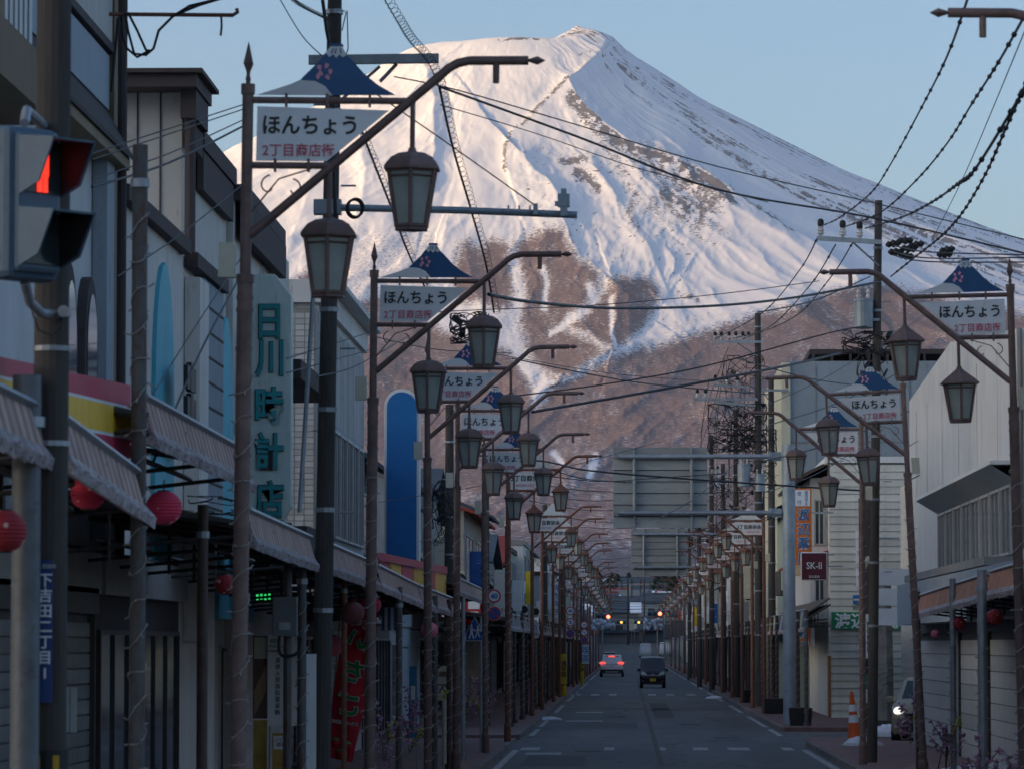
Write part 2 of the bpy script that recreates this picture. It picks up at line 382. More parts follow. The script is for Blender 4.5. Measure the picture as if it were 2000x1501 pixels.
# ------------------------------------------------------------------ materials
_mats = {}
def mat(name, col, rough=0.7, metal=0.0, var=0.25, scale=3.0, bump=0.0, spec=0.4, dirt=None, dirt_amt=0.0, emit=None, es=0.0, stretch=None, bscale=None):
    if name in _mats: return _mats[name]
    m = bpy.data.materials.new(name); m.use_nodes = True
    nt = m.node_tree; N = nt.nodes; L = nt.links; b = N['Principled BSDF']
    b.inputs['Roughness'].default_value = rough; b.inputs['Metallic'].default_value = metal
    b.inputs['Specular IOR Level'].default_value = spec
    tc = N.new('ShaderNodeTexCoord'); src = tc.outputs['Object']
    if stretch:
        mp = N.new('ShaderNodeMapping'); mp.inputs['Scale'].default_value = stretch; L.new(src, mp.inputs[0]); src = mp.outputs[0]
    n = N.new('ShaderNodeTexNoise'); n.inputs['Scale'].default_value = scale; n.inputs['Detail'].default_value = 6; n.inputs['Roughness'].default_value = 0.65
    L.new(src, n.inputs['Vector'])
    cr = N.new('ShaderNodeValToRGB')
    cr.color_ramp.elements[0].position = 0.3; cr.color_ramp.elements[1].position = 0.7
    cr.color_ramp.elements[0].color = tuple(c * (1 - var) for c in col) + (1,)
    cr.color_ramp.elements[1].color = tuple(min(1, c * (1 + var * .6)) for c in col) + (1,)
    L.new(n.outputs['Fac'], cr.inputs[0]); out = cr.outputs[0]
    if dirt:
        n2 = N.new('ShaderNodeTexNoise'); n2.inputs['Scale'].default_value = scale * 2.3; n2.inputs['Detail'].default_value = 8; n2.inputs['Roughness'].default_value = 0.75
        L.new(src, n2.inputs['Vector'])
        c2 = N.new('ShaderNodeValToRGB'); c2.color_ramp.elements[0].position = 0.62 - dirt_amt * .35; c2.color_ramp.elements[1].position = 0.78 - dirt_amt * .3
        L.new(n2.outputs['Fac'], c2.inputs[0])
        mx = N.new('ShaderNodeMix'); mx.data_type = 'RGBA'; L.new(c2.outputs[0], mx.inputs[0]); L.new(out, mx.inputs[6]); mx.inputs[7].default_value = (*dirt, 1); out = mx.outputs[2]
    oi = N.new('ShaderNodeObjectInfo'); hs = N.new('ShaderNodeHueSaturation'); mr_ = N.new('ShaderNodeMapRange')
    mr_.inputs['To Min'].default_value = 0.84; mr_.inputs['To Max'].default_value = 1.14; L.new(oi.outputs['Random'], mr_.inputs['Value']); L.new(mr_.outputs[0], hs.inputs['Value']); L.new(out, hs.inputs['Color']); out = hs.outputs[0]
    L.new(out, b.inputs['Base Color'])
    if bump:
        bp = N.new('ShaderNodeBump'); bp.inputs['Strength'].default_value = 1; bp.inputs['Distance'].default_value = bump
        n3 = N.new('ShaderNodeTexNoise'); n3.inputs['Scale'].default_value = bscale or scale * 6; n3.inputs['Detail'].default_value = 4; L.new(src, n3.inputs['Vector'])
        L.new(n3.outputs['Fac'], bp.inputs['Height']); L.new(bp.outputs[0], b.inputs['Normal'])
    if emit:
        b.inputs['Emission Color'].default_value = (*emit, 1); b.inputs['Emission Strength'].default_value = es
    _mats[name] = m; return m
def glass_mat(name, col=(.05, .07, .08), rough=0.06, spec=0.8):
    return mat(name, col, rough, 0.0, .3, 1.5, spec=spec)
M = dict(
 lamp=mat('brown_lamp_paint', (.185, .12, .105), .5, .0, .35, 7, dirt=(.16, .075, .05), dirt_amt=.15, bump=.002),
 rust=mat('rusted_lamp_paint', (.19, .085, .06), .7, .0, .4, 9, dirt=(.28, .11, .06), dirt_amt=.45, bump=.003),
 black=mat('black_rubber', (.018, .018, .02), .6, 0, .3, 8),
 galv=mat('galvanised_steel', (.34, .37, .40), .45, .55, .25, 5, dirt=(.20, .17, .15), dirt_amt=.12),
 steel_blue=mat('painted_steel_grey', (.30, .35, .39), .45, .3, .2, 3, dirt=(.22, .16, .12), dirt_amt=.1),
 concrete=mat('pole_concrete', (.082, .074, .067), .9, 0, .3, 3, dirt=(.04, .035, .03), dirt_amt=.3, bump=.004, stretch=(1, 1, .15)),
 rustpost=mat('rusty_post', (.12, .125, .125), .65, .2, .3, 5, dirt=(.13, .05, .025), dirt_amt=.42, stretch=(1, 1, .4), bump=.003),
 brownpost=mat('brown_post', (.085, .055, .048), .6, .05, .4, 6, dirt=(.14, .07, .045), dirt_amt=.25),
 darkgalv=mat('dull_steel', (.13, .145, .16), .5, .3, .25, 5, dirt=(.07, .06, .055), dirt_amt=.2),
 white=mat('white_sign_paint', (.74, .76, .76), .45, 0, .08, 2, dirt=(.55, .53, .48), dirt_amt=.05),
 whiterust=mat('weathered_sign_white', (.68, .69, .68), .6, 0, .1, 3, dirt=(.36, .20, .11), dirt_amt=.12, stretch=(3, 3, .5)),
 blue=mat('sign_blue', (.012, .085, .22), .4, 0, .12, 3),
 pink=mat('petal_pink', (.75, .33, .42), .5, 0, .1, 4),
 blacktext=mat('black_lettering', (.02, .02, .025), .5, 0, .1, 4),
 pinktext=mat('pink_lettering', (.62, .13, .19), .5, 0, .1, 4),
 whitetext=mat('white_lettering', (.75, .77, .78), .5, 0, .05, 4),
 bluetext=mat('blue_lettering', (.02, .16, .42), .5, 0, .1, 4),
 redtext=mat('red_lettering', (.55, .03, .04), .5, 0, .1, 4),
 browntext=mat('brown_lettering', (.16, .10, .08), .6, 0, .1, 4),
 wire=mat('cable_sheath', (.02, .02, .022), .55, 0, .3, 10),
 insul=mat('porcelain', (.62, .60, .56), .25, 0, .1, 5),
 bulbwire=mat('clear_light_wire', (.42, .40, .36), .4, 0, .3, 12),
 window=glass_mat('window_glass', (.045, .06, .07)),
 frame=mat('window_frame_grey', (.42, .43, .43), .5, .2, .15, 4),
 framedark=mat('window_frame_dark', (.06, .055, .05), .5, .2, .2, 4),
 snow=mat('snow_heap', (.82, .85, .9), .8, 0, .08, 6, bump=.02),
 cream=mat('cream_box', (.55, .53, .42), .5, 0, .15, 4, dirt=(.3, .26, .2), dirt_amt=.1),
)
def pane_mat():
    m = bpy.data.materials.new('frosted_lantern_glass'); m.use_nodes = True
    nt = m.node_tree; b = nt.nodes['Principled BSDF']
    b.inputs['Roughness'].default_value = 0.35; b.inputs['Transmission Weight'].default_value = 0.35; b.inputs['IOR'].default_value = 1.45
    n = nt.nodes.new('ShaderNodeTexNoise'); n.inputs['Scale'].default_value = 5; n.inputs['Detail'].default_value = 4
    tc = nt.nodes.new('ShaderNodeTexCoord'); nt.links.new(tc.outputs['Object'], n.inputs['Vector'])
    r = nt.nodes.new('ShaderNodeValToRGB'); r.color_ramp.elements[0].color = (.28, .32, .29, 1); r.color_ramp.elements[1].color = (.62, .66, .60, 1)
    nt.links.new(n.outputs['Fac'], r.inputs[0]); nt.links.new(r.outputs[0], b.inputs['Base Color']); return m
M['pane'] = pane_mat()

# ------------------------------------------------------------------ mesh builder
class MB:
    def __init__(s): s.v = []; s.f = []
    def add(s, vs, fs):
        o = len(s.v); s.v += [tuple(p) for p in vs]; s.f += [tuple(i + o for i in f) for f in fs]; return s
    def box(s, c, d, rz=0.0, ry=0.0, rx=0.0):
        m = Euler((rx, ry, rz)).to_matrix(); c = Vector(c); vs = []
        for z in (-.5, .5):
            for x, y in ((-.5, -.5), (.5, -.5), (.5, .5), (-.5, .5)):
                vs.append(c + m @ Vector((x * d[0], y * d[1], z * d[2])))
        return s.add(vs, [(0, 3, 2, 1), (4, 5, 6, 7), (0, 1, 5, 4), (1, 2, 6, 5), (2, 3, 7, 6), (3, 0, 4, 7)])
    def bx(s, x0, x1, y0, y1, z0, z1): return s.box(((x0 + x1) / 2, (y0 + y1) / 2, (z0 + z1) / 2), (abs(x1 - x0), abs(y1 - y0), abs(z1 - z0)))
    def tube(s, pts, r, n=8, cap=True):
        pts = [Vector(p) for p in pts]; k = len(pts)
        rs = r if isinstance(r, (list, tuple)) else [r] * k
        rings = []; prev = None
        for i, p in enumerate(pts):
            t = (pts[min(i + 1, k - 1)] - pts[max(i - 1, 0)]).normalized()
            if prev is None:
                a = Vector((0, 0, 1)) if abs(t.z) < .9 else Vector((1, 0, 0)); u = t.cross(a).normalized()
            else:
                u = (prev - t * prev.dot(t))
                u = u.normalized() if u.length > 1e-6 else t.orthogonal().normalized()
            prev = u; w = t.cross(u)
            rings.append([p + (u * math.cos(2 * math.pi * j / n) + w * math.sin(2 * math.pi * j / n)) * rs[i] for j in range(n)])
        o = len(s.v)
        for rg in rings: s.v += [tuple(q) for q in rg]
        for i in range(k - 1):
            for j in range(n):
                a = o + i * n + j; b = o + i * n + (j + 1) % n; s.f.append((a, b, b + n, a + n))
        if cap: s.f.append(tuple(o + j for j in range(n))[::-1]); s.f.append(tuple(o + (k - 1) * n + j for j in range(n)))
        return s
    def lathe(s, prof, n=12, c=(0, 0, 0), rot=0.0):
        o = len(s.v)
        for r, z in prof:
            for j in range(n):
                a = 2 * math.pi * j / n + rot; s.v.append((c[0] + r * math.cos(a), c[1] + r * math.sin(a), c[2] + z))
        for i in range(len(prof) - 1):
            for j in range(n):
                a = o + i * n + j; b = o + i * n + (j + 1) % n; s.f.append((a, b, b + n, a + n))
        s.f.append(tuple(o + j for j in range(n))[::-1]); s.f.append(tuple(o + (len(prof) - 1) * n + j for j in range(n)))
        return s
    def prism(s, poly, y0, y1):
        """polygon in x,z extruded between two y"""
        n = len(poly); vs = [(x, y0, z) for x, z in poly] + [(x, y1, z) for x, z in poly]
        a = sum(poly[i][0] * poly[(i + 1) % n][1] - poly[(i + 1) % n][0] * poly[i][1] for i in range(n))
        fr = tuple(range(n)); bk = tuple(range(2 * n - 1, n - 1, -1))
        if a < 0: fr, bk = fr[::-1], bk[::-1]
        fs = [fr, bk] + [((i + 1) % n, i, i + n, (i + 1) % n + n) if a > 0 else (i, (i + 1) % n, (i + 1) % n + n, i + n) for i in range(n)]
        return s.add(vs, fs)
    def slab(s, quad, t):
        """four 3D corners thickened by t along the normal"""
        q = [Vector(p) for p in quad]; nrm = (q[1] - q[0]).cross(q[3] - q[0]).normalized() * t
        return s.add(q + [p + nrm for p in q], [(3, 2, 1, 0), (4, 5, 6, 7), (0, 1, 5, 4), (1, 2, 6, 5), (2, 3, 7, 6), (3, 0, 4, 7)])
    def mesh(s, name, m, smooth=False):
        me = bpy.data.meshes.new(name); me.from_pydata(s.v, [], s.f)
        if m: me.materials.append(m)
        if smooth:
            me.polygons.foreach_set('use_smooth', [True] * len(me.polygons))
            me.set_sharp_from_angle(angle=R(40))
        me.update(); return me
    def obj(s, name, m, parent=None, smooth=False, bevel=0.0):
        o = bpy.data.objects.new(name, s.mesh(name, m, smooth)); COL.objects.link(o)
        if parent: o.parent = parent
        if bevel:
            b = o.modifiers.new('bevel', 'BEVEL'); b.width = bevel; b.segments = 2; b.limit_method = 'ANGLE'
        return o
def put(name, me, parent=None, loc=(0, 0, 0), rot=(0, 0, 0), scale=(1, 1, 1)):
    o = bpy.data.objects.new(name, me); COL.objects.link(o); o.location = loc; o.rotation_euler = rot; o.scale = scale
    if parent: o.parent = parent
    return o
def tag(o, label, cat, group=None):
    o['label'] = label; o['category'] = cat
    if group: o['group'] = group
    return o
def empty(name, loc, label=None, cat=None, group=None, rz=0.0):
    o = bpy.data.objects.new(name, None); COL.objects.link(o); o.location = loc; o.rotation_euler = (0, 0, rz); o.empty_display_size = .1
    if label: tag(o, label, cat, group)
    return o
def struct(o): o['kind'] = 'structure'; return o
def stuff(o): o['kind'] = 'stuff'; return o
def dup(o, parent=None):
    c = o.copy(); COL.objects.link(c)
    if parent is not None: c.parent = parent
    for ch in o.children: dup(ch, c)
    return c
_txt = {}
def text_mesh(body, size=1.0, bold=0.0, m=None, depth=0.004, line=1.0, sx=1.0, align='CENTER'):
    key = (body, size, bold, m.name if m else '', depth, line, sx, align)
    if key in _txt: return _txt[key]
    c = bpy.data.curves.new('lettering', 'FONT'); c.body = body; c.size = size; c.offset = bold; c.extrude = depth; c.space_line = line
    c.align_x = align; c.align_y = 'CENTER'; c.resolution_u = 3
    o = bpy.data.objects.new('t', c); COL.objects.link(o)
    dg = bpy.context.evaluated_depsgraph_get(); dg.update()
    me = bpy.data.meshes.new_from_object(o.evaluated_get(dg)); me.name = 'lettering'
    bpy.data.objects.remove(o)
    co = np.zeros(len(me.vertices) * 3); me.vertices.foreach_get('co', co); co = co.reshape(-1, 3)
    if align == 'CENTER' and len(co):
        mid = (co.max(0) + co.min(0)) / 2; co[:, 0] -= mid[0]; co[:, 1] -= mid[1]
    co[:, 0] *= sx
    me.vertices.foreach_set('co', co.ravel()); me.materials.clear()
    if m: me.materials.append(m)
    me.update(); _txt[key] = me; return me
def letters(body, size, m, parent, loc, bold=0.0, line=1.0, sx=1.0, rz=0.0, name='lettering', depth=0.003):
    return put(name, text_mesh(body, size, bold, m, depth, line, sx), parent, loc, (math.pi / 2, 0, rz))
# ------------------------------------------------------------------ road, kerbs and pavements
KL, KR = -2.80, 4.30
def asphalt():
    m = bpy.data.materials.new('street_asphalt'); m.use_nodes = True
    nt = m.node_tree; N = nt.nodes; L = nt.links; b = N['Principled BSDF']; b.inputs['Roughness'].default_value = .75; b.inputs['Specular IOR Level'].default_value = .35
    tc = N.new('ShaderNodeTexCoord')
    def noise(sc, det, st=(1, 1, 1)):
        mp = N.new('ShaderNodeMapping'); mp.inputs['Scale'].default_value = st; L.new(tc.outputs['Object'], mp.inputs[0])
        n = N.new('ShaderNodeTexNoise'); n.inputs['Scale'].default_value = sc; n.inputs['Detail'].default_value = det; L.new(mp.outputs[0], n.inputs[0]); return n.outputs['Fac']
    r = N.new('ShaderNodeValToRGB'); e = r.color_ramp.elements; e[0].position = .3; e[1].position = .72
    e[0].color = (.058, .059, .060, 1); e[1].color = (.14, .139, .137, 1)
    mx = N.new('ShaderNodeMath'); mx.operation = 'MULTIPLY_ADD'; L.new(noise(.5, 6, (1, .12, 1)), mx.inputs[0]); mx.inputs[1].default_value = .7
    m2 = N.new('ShaderNodeMath'); m2.operation = 'MULTIPLY'; L.new(noise(3, 8, (1, .2, 1)), m2.inputs[0]); m2.inputs[1].default_value = .35
    L.new(m2.outputs[0], mx.inputs[2]); L.new(mx.outputs[0], r.inputs[0])
    # sealed cracks
    v = N.new('ShaderNodeTexVoronoi'); v.feature = 'DISTANCE_TO_EDGE'; v.inputs['Scale'].default_value = .22
    mp = N.new('ShaderNodeMapping'); mp.inputs['Scale'].default_value = (1, .35, 1)
    nv = N.new('ShaderNodeTexNoise'); nv.inputs['Scale'].default_value = 1.2; L.new(tc.outputs['Object'], nv.inputs[0])
    ad = N.new('ShaderNodeVectorMath'); ad.operation = 'MULTIPLY_ADD'; L.new(nv.outputs['Color'], ad.inputs[0]); ad.inputs[1].default_value = (1.4, 1.4, 0); L.new(tc.outputs['Object'], ad.inputs[2])
    L.new(ad.outputs[0], mp.inputs[0]); L.new(mp.outputs[0], v.inputs['Vector'])
    lt = N.new('ShaderNodeMath'); lt.operation = 'LESS_THAN'; L.new(v.outputs['Distance'], lt.inputs[0]); lt.inputs[1].default_value = .006
    mc = N.new('ShaderNodeMix'); mc.data_type = 'RGBA'; L.new(lt.outputs[0], mc.inputs[0]); L.new(r.outputs[0], mc.inputs[6]); mc.inputs[7].default_value = (.022, .022, .024, 1)
    L.new(mc.outputs[2], b.inputs['Base Color'])
    bp = N.new('ShaderNodeBump'); bp.inputs['Distance'].default_value = .004; L.new(noise(60, 3), bp.inputs['Height']); L.new(bp.outputs[0], b.inputs['Normal'])
    return m
M['asphalt'] = asphalt()
M['paint'] = mat('worn_road_paint', (.50, .51, .50), .7, 0, .3, 4, dirt=(.08, .08, .08), dirt_amt=.55)
M['paint_orange'] = mat('worn_orange_paint', (.30, .13, .05), .8, 0, .4, 2, dirt=(.05, .05, .05), dirt_amt=.95)
M['paver'] = mat('red_pavement', (.23, .13, .12), .85, 0, .3, 2.5, dirt=(.12, .09, .085), dirt_amt=.3, bump=.004)
M['kerb'] = mat('kerb_concrete', (.24, .20, .19), .9, 0, .3, 2.5, dirt=(.1, .09, .085), dirt_amt=.35)
mb = MB()
ys = [-20] + list(range(0, 600, 20)) + [620, 660]
gz = lambda y: float(np.interp(y, [500, 620, 1000], [0, 1.4, 7.0]))
for a, b in zip(ys[:-1], ys[1:]):
    mb.add([(KL - .05, a, gz(a)), (KR + .05, a, gz(a)), (KR + .05, b, gz(b)), (KL - .05, b, gz(b))], [(0, 1, 2, 3)])
struct(mb.obj('road', M['asphalt']))
# side street mouth and parking yard on the right
struct(MB().add([(KR + .05, 82, .004), (40, 82, .004), (40, 117.6, .004), (KR + .05, 117.6, .004)], [(0, 1, 2, 3)]).obj('parking_yard', M['asphalt']))
def pavement(x0, x1, y0, y1, kerb_side):
    kx = 0.14
    if kerb_side > 0: a, b, k0, k1 = x0, x1 - kx, x1 - kx + .004, x1
    else: a, b, k0, k1 = x0 + kx, x1, x0, x0 + kx - .004
    p = struct(MB().bx(a, b, y0 + .004, y1 - .004, -.05, .115).obj('pavement', M['paver']))
    # kerb stones one by one where they can be told apart
    y = y0; n = 0; me = None
    L = 1.2
    me = MB().box((0, L / 2, .06), (k1 - k0, L - .015, .13)).mesh('kerb_stone', M['kerb'])
    while y < min(y1, 190) - .01:
        if y > 70:
            l = min(L, y1 - y)
            put('kerb_stone', me, p, ((k0 + k1) / 2, y, random.uniform(-.004, .004)), (0, 0, 0), (1, l / L, 1))
        y += L
    r = MB()
    if y0 < 70: r.bx(k0, k1, y0, min(70, y1), -.05, .122)
    if y1 > 190: r.bx(k0, k1, max(190, y0), y1, -.05, .122)
    if r.v: r.obj('kerb', M['kerb'], p)
random.seed(3)
pavement(-6.3, KL, 2, 103, 1)
pavement(-7.5, KL, 108, 500, 1)
pavement(KR, 7.6, 2, 101, -1)
pavement(KR, 7.6, 118, 500, -1)
struct(MB().prism([(KR + .2, -.05), (7.6, -.05), (7.6, .06), (KR + .3, .06)], 101.01, 108).obj('ramp', M['paver']))
struct(MB().prism([(-6.3, -.05), (KL - .1, -.05), (KL - .1, .03), (-6.3, .03)], 103.01, 107.99).obj('ramp', M['paver']))
def road_mark(x0, x1, y0, y1, m='paint', z=.004): return MB().add([(x0, y0, z), (x1, y0, z), (x1, y1, z), (x0, y1, z)], [(0, 1, 2, 3)]).obj('road_marking', M[m])
for x in (KL + .12, KR - .27):
    for a, b in ((60, 78), (80, 97), (112, 121), (124, 142), (150, 168), (180, 215), (230, 270), (290, 340), (350, 480)):
        struct(road_mark(x, x + .15, a, b))
for y in (204, 98, 268):
    for px in ((1018, 1055, 1180, 1200, 1288, 1300, 1352, 1380, 1420, 1460, 1525, 1545) if y == 98 else (1117, 1135, 1155, 1171, 1190, 1204, 1265, 1280, 1300, 1315, 1340, 1357)):
        pass
for a, b in ((1018, 1055), (1180, 1200), (1288, 1300), (1352, 1382), (1420, 1462), (1525, 1546)):
    struct(road_mark((a - 1226) / 82.4, (b - 1226) / 82.4, 96.8, 99.4))
for a, b in ((1117, 1135), (1155, 1171), (1190, 1204), (1265, 1281), (1300, 1316), (1340, 1357)):
    struct(road_mark((a - 1226) / 39.6, (b - 1226) / 39.6, 201, 207))
for a, b, y in ((-1.9, -.9, 150), (-2.0, -.8, 133), (-2.3, -1.5, 93)):
    struct(road_mark(a, b, y, y + 1.6))
struct(road_mark(.62, .74, 84, 170, 'paint_orange', .006)); struct(road_mark(.62, .74, 180, 300, 'paint_orange', .006))

# manhole covers and asphalt repairs
M['iron'] = mat('cast_iron', (.05, .045, .04), .6, .5, .3, 12, bump=.004)
for x, y in ((-.9, 96), (1.9, 128), (-.4, 143), (2.6, 110), (.2, 176)):
    MB().tube([(x, y, -.01), (x, y, .009)], .32, 20).obj('manhole_cover', M['iron'], bpy.data.objects['road'])
M['patch'] = mat('asphalt_repair', (.072, .072, .073), .85, 0, .25, 3, bump=.003)
M['patch_old'] = mat('older_asphalt_repair', (.105, .104, .10), .85, 0, .25, 3, bump=.003)
for x0, x1, y0, y1, m in ((-2.2, -.9, 84, 92, 'patch'), (-1.6, .3, 122, 131, 'patch_old'), (2.7, 3.7, 88, 97, 'patch_old'), (-2.5, 4.0, 158, 160, 'patch'), (.9, 1.6, 140, 175, 'patch'), (-2.4, -1.4, 180, 200, 'patch_old')):
    MB().add([(x0, y0, .002), (x1, y0, .002), (x1, y1, .002), (x0, y1, .002)], [(0, 1, 2, 3)]).obj('asphalt_patch', M[m], bpy.data.objects['road'])
# ------------------------------------------------------------------ decorative street lamps
def hexroof(dome):
    b = MB()
    if dome: prof = [(.245, 0), (.245, .022), (.225, .05), (.185, .095), (.12, .13), (.04, .145), (.03, .175)]
    else: prof = [(.262, -.005), (.262, .012), (.19, .07), (.105, .13), (.04, .18), (.03, .21)]
    return b.lathe(prof, 6, rot=math.pi / 6)
def lantern_meshes(m, dome):
    roof = hexroof(dome).mesh('lantern_roof', m)
    cage = MB(); T, Bt, H = .205, .13, .44
    for j in range(6):
        a = 2 * math.pi * j / 6 + math.pi / 6; a2 = a + math.pi / 3
        p = Vector((T * math.cos(a), T * math.sin(a), 0)); q = Vector((Bt * math.cos(a), Bt * math.sin(a), -H))
        p2 = Vector((T * math.cos(a2), T * math.sin(a2), 0)); q2 = Vector((Bt * math.cos(a2), Bt * math.sin(a2), -H))
        cage.tube([p, q], .017, 5); cage.tube([p, p2], .018, 4); cage.tube([q, q2], .02, 4)
        cage.tube([p + (q - p) * .12, p2 + (q2 - p2) * .12], .008, 4)
    cage.lathe([(Bt + .012, -H - .03), (Bt + .012, -H - .012)], 6, rot=math.pi / 6)
    cage = cage.mesh('lantern_frame', m)
    a = math.pi / 6; a2 = a + math.pi / 3; k = .955
    P = [Vector((T * k * math.cos(a), T * k * math.sin(a), 0)), Vector((T * k * math.cos(a2), T * k * math.sin(a2), 0)), Vector((Bt * k * math.cos(a2), Bt * k * math.sin(a2), -H)), Vector((Bt * k * math.cos(a), Bt * k * math.sin(a), -H))]
    pane = MB().slab(P, .004).mesh('glass_pane', M['pane'])
    tube = MB().lathe([(.03, -.38), (.035, -.3), (.035, -.12), (.02, -.05)], 8).mesh('lamp_bulb', mat('lamp_bulb', (.6, .6, .55), .3, 0, .05, 3), True)
    return roof, cage, pane, tube
LM = {}
for k, mm in (('lamp', M['lamp']), ('rust', M['rust'])):
    for dome in (0, 1): LM[k, dome] = lantern_meshes(mm, dome)
def lantern(parent, x, z, kind, dome, detail=True, rz=0.0):
    """z = height of the roof rim"""
    roof, cage, pane, tube = LM[kind, dome]
    r = put('lantern', cage, parent, (x, 0, z), (0, 0, rz))
    put('lantern_roof', roof, r)
    for j in range(6): put('glass_pane', pane, r, (0, 0, 0), (0, 0, j * math.pi / 3))
    put('lamp_bulb', tube, r)
    return r
FUJI_OUT = [(.07, 6.715), (.21, 6.76), (.33, 6.80), (.40, 6.83), (.47, 6.90), (.55, 6.98), (.615, 7.07), (.64, 7.10), (.73, 7.10), (.755, 7.07), (.80, 7.0), (.90, 6.89), (1.01, 6.80), (1.15, 6.72)]
def lamp_parts(kind, side, variant, board):
    """side +1: arm towards +x"""
    m = M[kind]; s = side; P = {}
    X = lambda x: s * x
    b = MB().tube([(0, 0, -.3), (0, 0, .5)], .085, 12).tube([(0, 0, .5), (0, 0, .56)], [.085, .065], 12).tube([(0, 0, .56), (0, 0, 5.25)], .062, 12)
    b.tube([(0, 0, 5.25), (0, 0, 5.31), (0, 0, 5.32)], [.07, .07, .046], 12).tube([(0, 0, 5.32), (0, 0, 6.76)], .044, 12).tube([(0, 0, 6.72), (0, 0, 6.80)], .055, 12)
    for z in (5.02, 4.72, 5.12, 3.9, 3.2): b.tube([(0, 0, z), (0, 0, z + .03)], .068, 12)
    P['pole'] = b.mesh('pole', m, True)
    P['finial'] = MB().lathe([(.02, 6.80), (.028, 6.84), (.018, 6.87), (.022, 6.90), (.052, 6.96), (.04, 7.0), (.012, 7.10), (.002, 7.13)], 4, rot=math.pi / 4).mesh('finial', m)
    arm = [(X(.03), 0, 5.62), (X(.8), 0, 6.28), (X(1.5), 0, 6.88), (X(1.56), 0, 6.935), (X(1.63), 0, 6.975), (X(1.72), 0, 6.995), (X(2.18), 0, 7.0)]
    b = MB().tube(arm, .036, 10).tube([(X(1.93), 0, 6.98), (X(1.93), 0, 6.82)], .026, 8)
    P['arm'] = b.mesh('arm', m, True)
    P['spear'] = MB().tube([(X(2.18), 0, 7.0), (X(2.2), 0, 7.0), (X(2.25), 0, 7.0), (X(2.31), 0, 7.0)], [.012, .018, .034, .003], 4).mesh('spear_tip', m)
    P['bar1'] = MB().tube([(X(.04), 0, 6.675), (X(1.28), 0, 6.675)], .027, 8).mesh('sign_bar', m, True)
    P['bar2'] = MB().tube([(X(.04), 0, 6.165), (X(.64), 0, 6.165)], .027, 8).mesh('sign_bar', m, True)
    P['hang1'] = MB().tube([(X(1.285), 0, 6.68), (X(1.285), 0, 6.28)], .02, 8).mesh('hanger', m, True)
    P['hang2'] = MB().tube([(X(.645), 0, 6.16), (X(.645), 0, 5.76)], .02, 8).mesh('hanger', m, True)
    P['clip'] = MB().box((0, 0, 0), (.018, .07, .10)).mesh('clamp', m)
    # wrought scrolls under the lower bar
    sc = MB()
    for cx, cz, r0, tn in ((.18, 6.0, .09, 1), (.36, 5.98, .08, -1)):
        pts = []
        for i in range(22):
            a = i / 21 * 4.2 * tn + math.pi / 2; r = r0 * (1 - i / 26.0); pts.append((X(cx + r * math.cos(a)), 0, cz + r * math.sin(a)))
        sc.tube(pts, .007, 5)
    sc.tube([(X(.04), 0, 5.8), (X(.25), 0, 6.06), (X(.5), 0, 6.14)], .007, 5)
    P['scroll'] = sc.mesh('scroll', m)
    # sign panel
    poly = [(.075, 6.625), (1.10, 6.60), (.62, 6.20), (.07, 6.20)] if side > 0 else [(-.075, 6.625), (-1.10, 6.60), (-.62, 6.20), (-.07, 6.20)]
    P['panel'] = MB().prism(poly, -.012, .004).mesh('sign_panel', M['white'] if board == 2 else M['whiterust'])
    cx = .53 if side > 0 else -.44
    if board == 2:
        P['text1'] = (text_mesh('ほんちょう', .165, .0035, M['blacktext'], .002, 1, .93), (.485 if side > 0 else -.50, -.016, 6.48))
        P['text2'] = (text_mesh('2丁目商店街', .108, .0015, M['pinktext'], .002, 1, .95), (.40 if side > 0 else -.41, -.016, 6.285))
    else:
        P['text1'] = (text_mesh('3丁目商栄会', .16, .003, M['blacktext'], .002, 1, .95), (.5 if side > 0 else -.50, -.016, 6.47))
        P['text2'] = (text_mesh('HONCHO', .10, 0, M['pinktext'], .002, 1, 1.0), (cx - .1 if side > 0 else cx + .08, -.016, 6.30))
    off = 0.0 if side > 0 else -1.22
    fo = [(x + off, z) for x, z in FUJI_OUT]
    if board == 2:
        P['white_hill'] = MB().prism([(x + off, z) for x, z in [(.07, 6.715), (.21, 6.76), (.33, 6.80), (.40, 6.832), (.52, 6.825), (.6, 6.785), (.66, 6.715)]], -.010, .004).mesh('white_foothill', M['white'])
        body = [(x + off, z) for x, z in [(.66, 6.716), (.6, 6.787), (.52, 6.827), (.405, 6.834), (.47, 6.90), (.55, 6.98), (.60, 7.05), (.63, 7.012), (.66, 7.035), (.685, 7.005), (.71, 7.035), (.735, 7.01), (.765, 7.03), (.80, 7.0), (.90, 6.89), (1.01, 6.80), (1.15, 6.72)]]
        P['blue'] = MB().prism(body, -.012, .004).mesh('blue_mountain', M['blue'])
        P['cap'] = MB().prism([(x + off, z) for x, z in [(.602, 7.052), (.63, 7.014), (.66, 7.037), (.685, 7.007), (.71, 7.037), (.735, 7.012), (.767, 7.033), (.728, 7.10), (.642, 7.10)]], -.014, .006).mesh('snow_cap', M['white'])
        st = MB()
        for x, z, dx in ((.66, 7.062, -.012), (.682, 7.062, -.006), (.712, 7.062, .012)):
            st.prism([(x + off - .006 + dx, z - .02), (x + off + .004 + dx, z - .02), (x + off + .006, z + .02), (x + off - .002, z + .02)], -.018, -.0145)
        st.prism([(x + off, z) for x, z in [(.628, 7.098), (.742, 7.098), (.732, 7.118), (.64, 7.118)]], -.016, .006)
        P['strokes'] = st.mesh('crater_strokes', M['blue'])
        pt = MB()
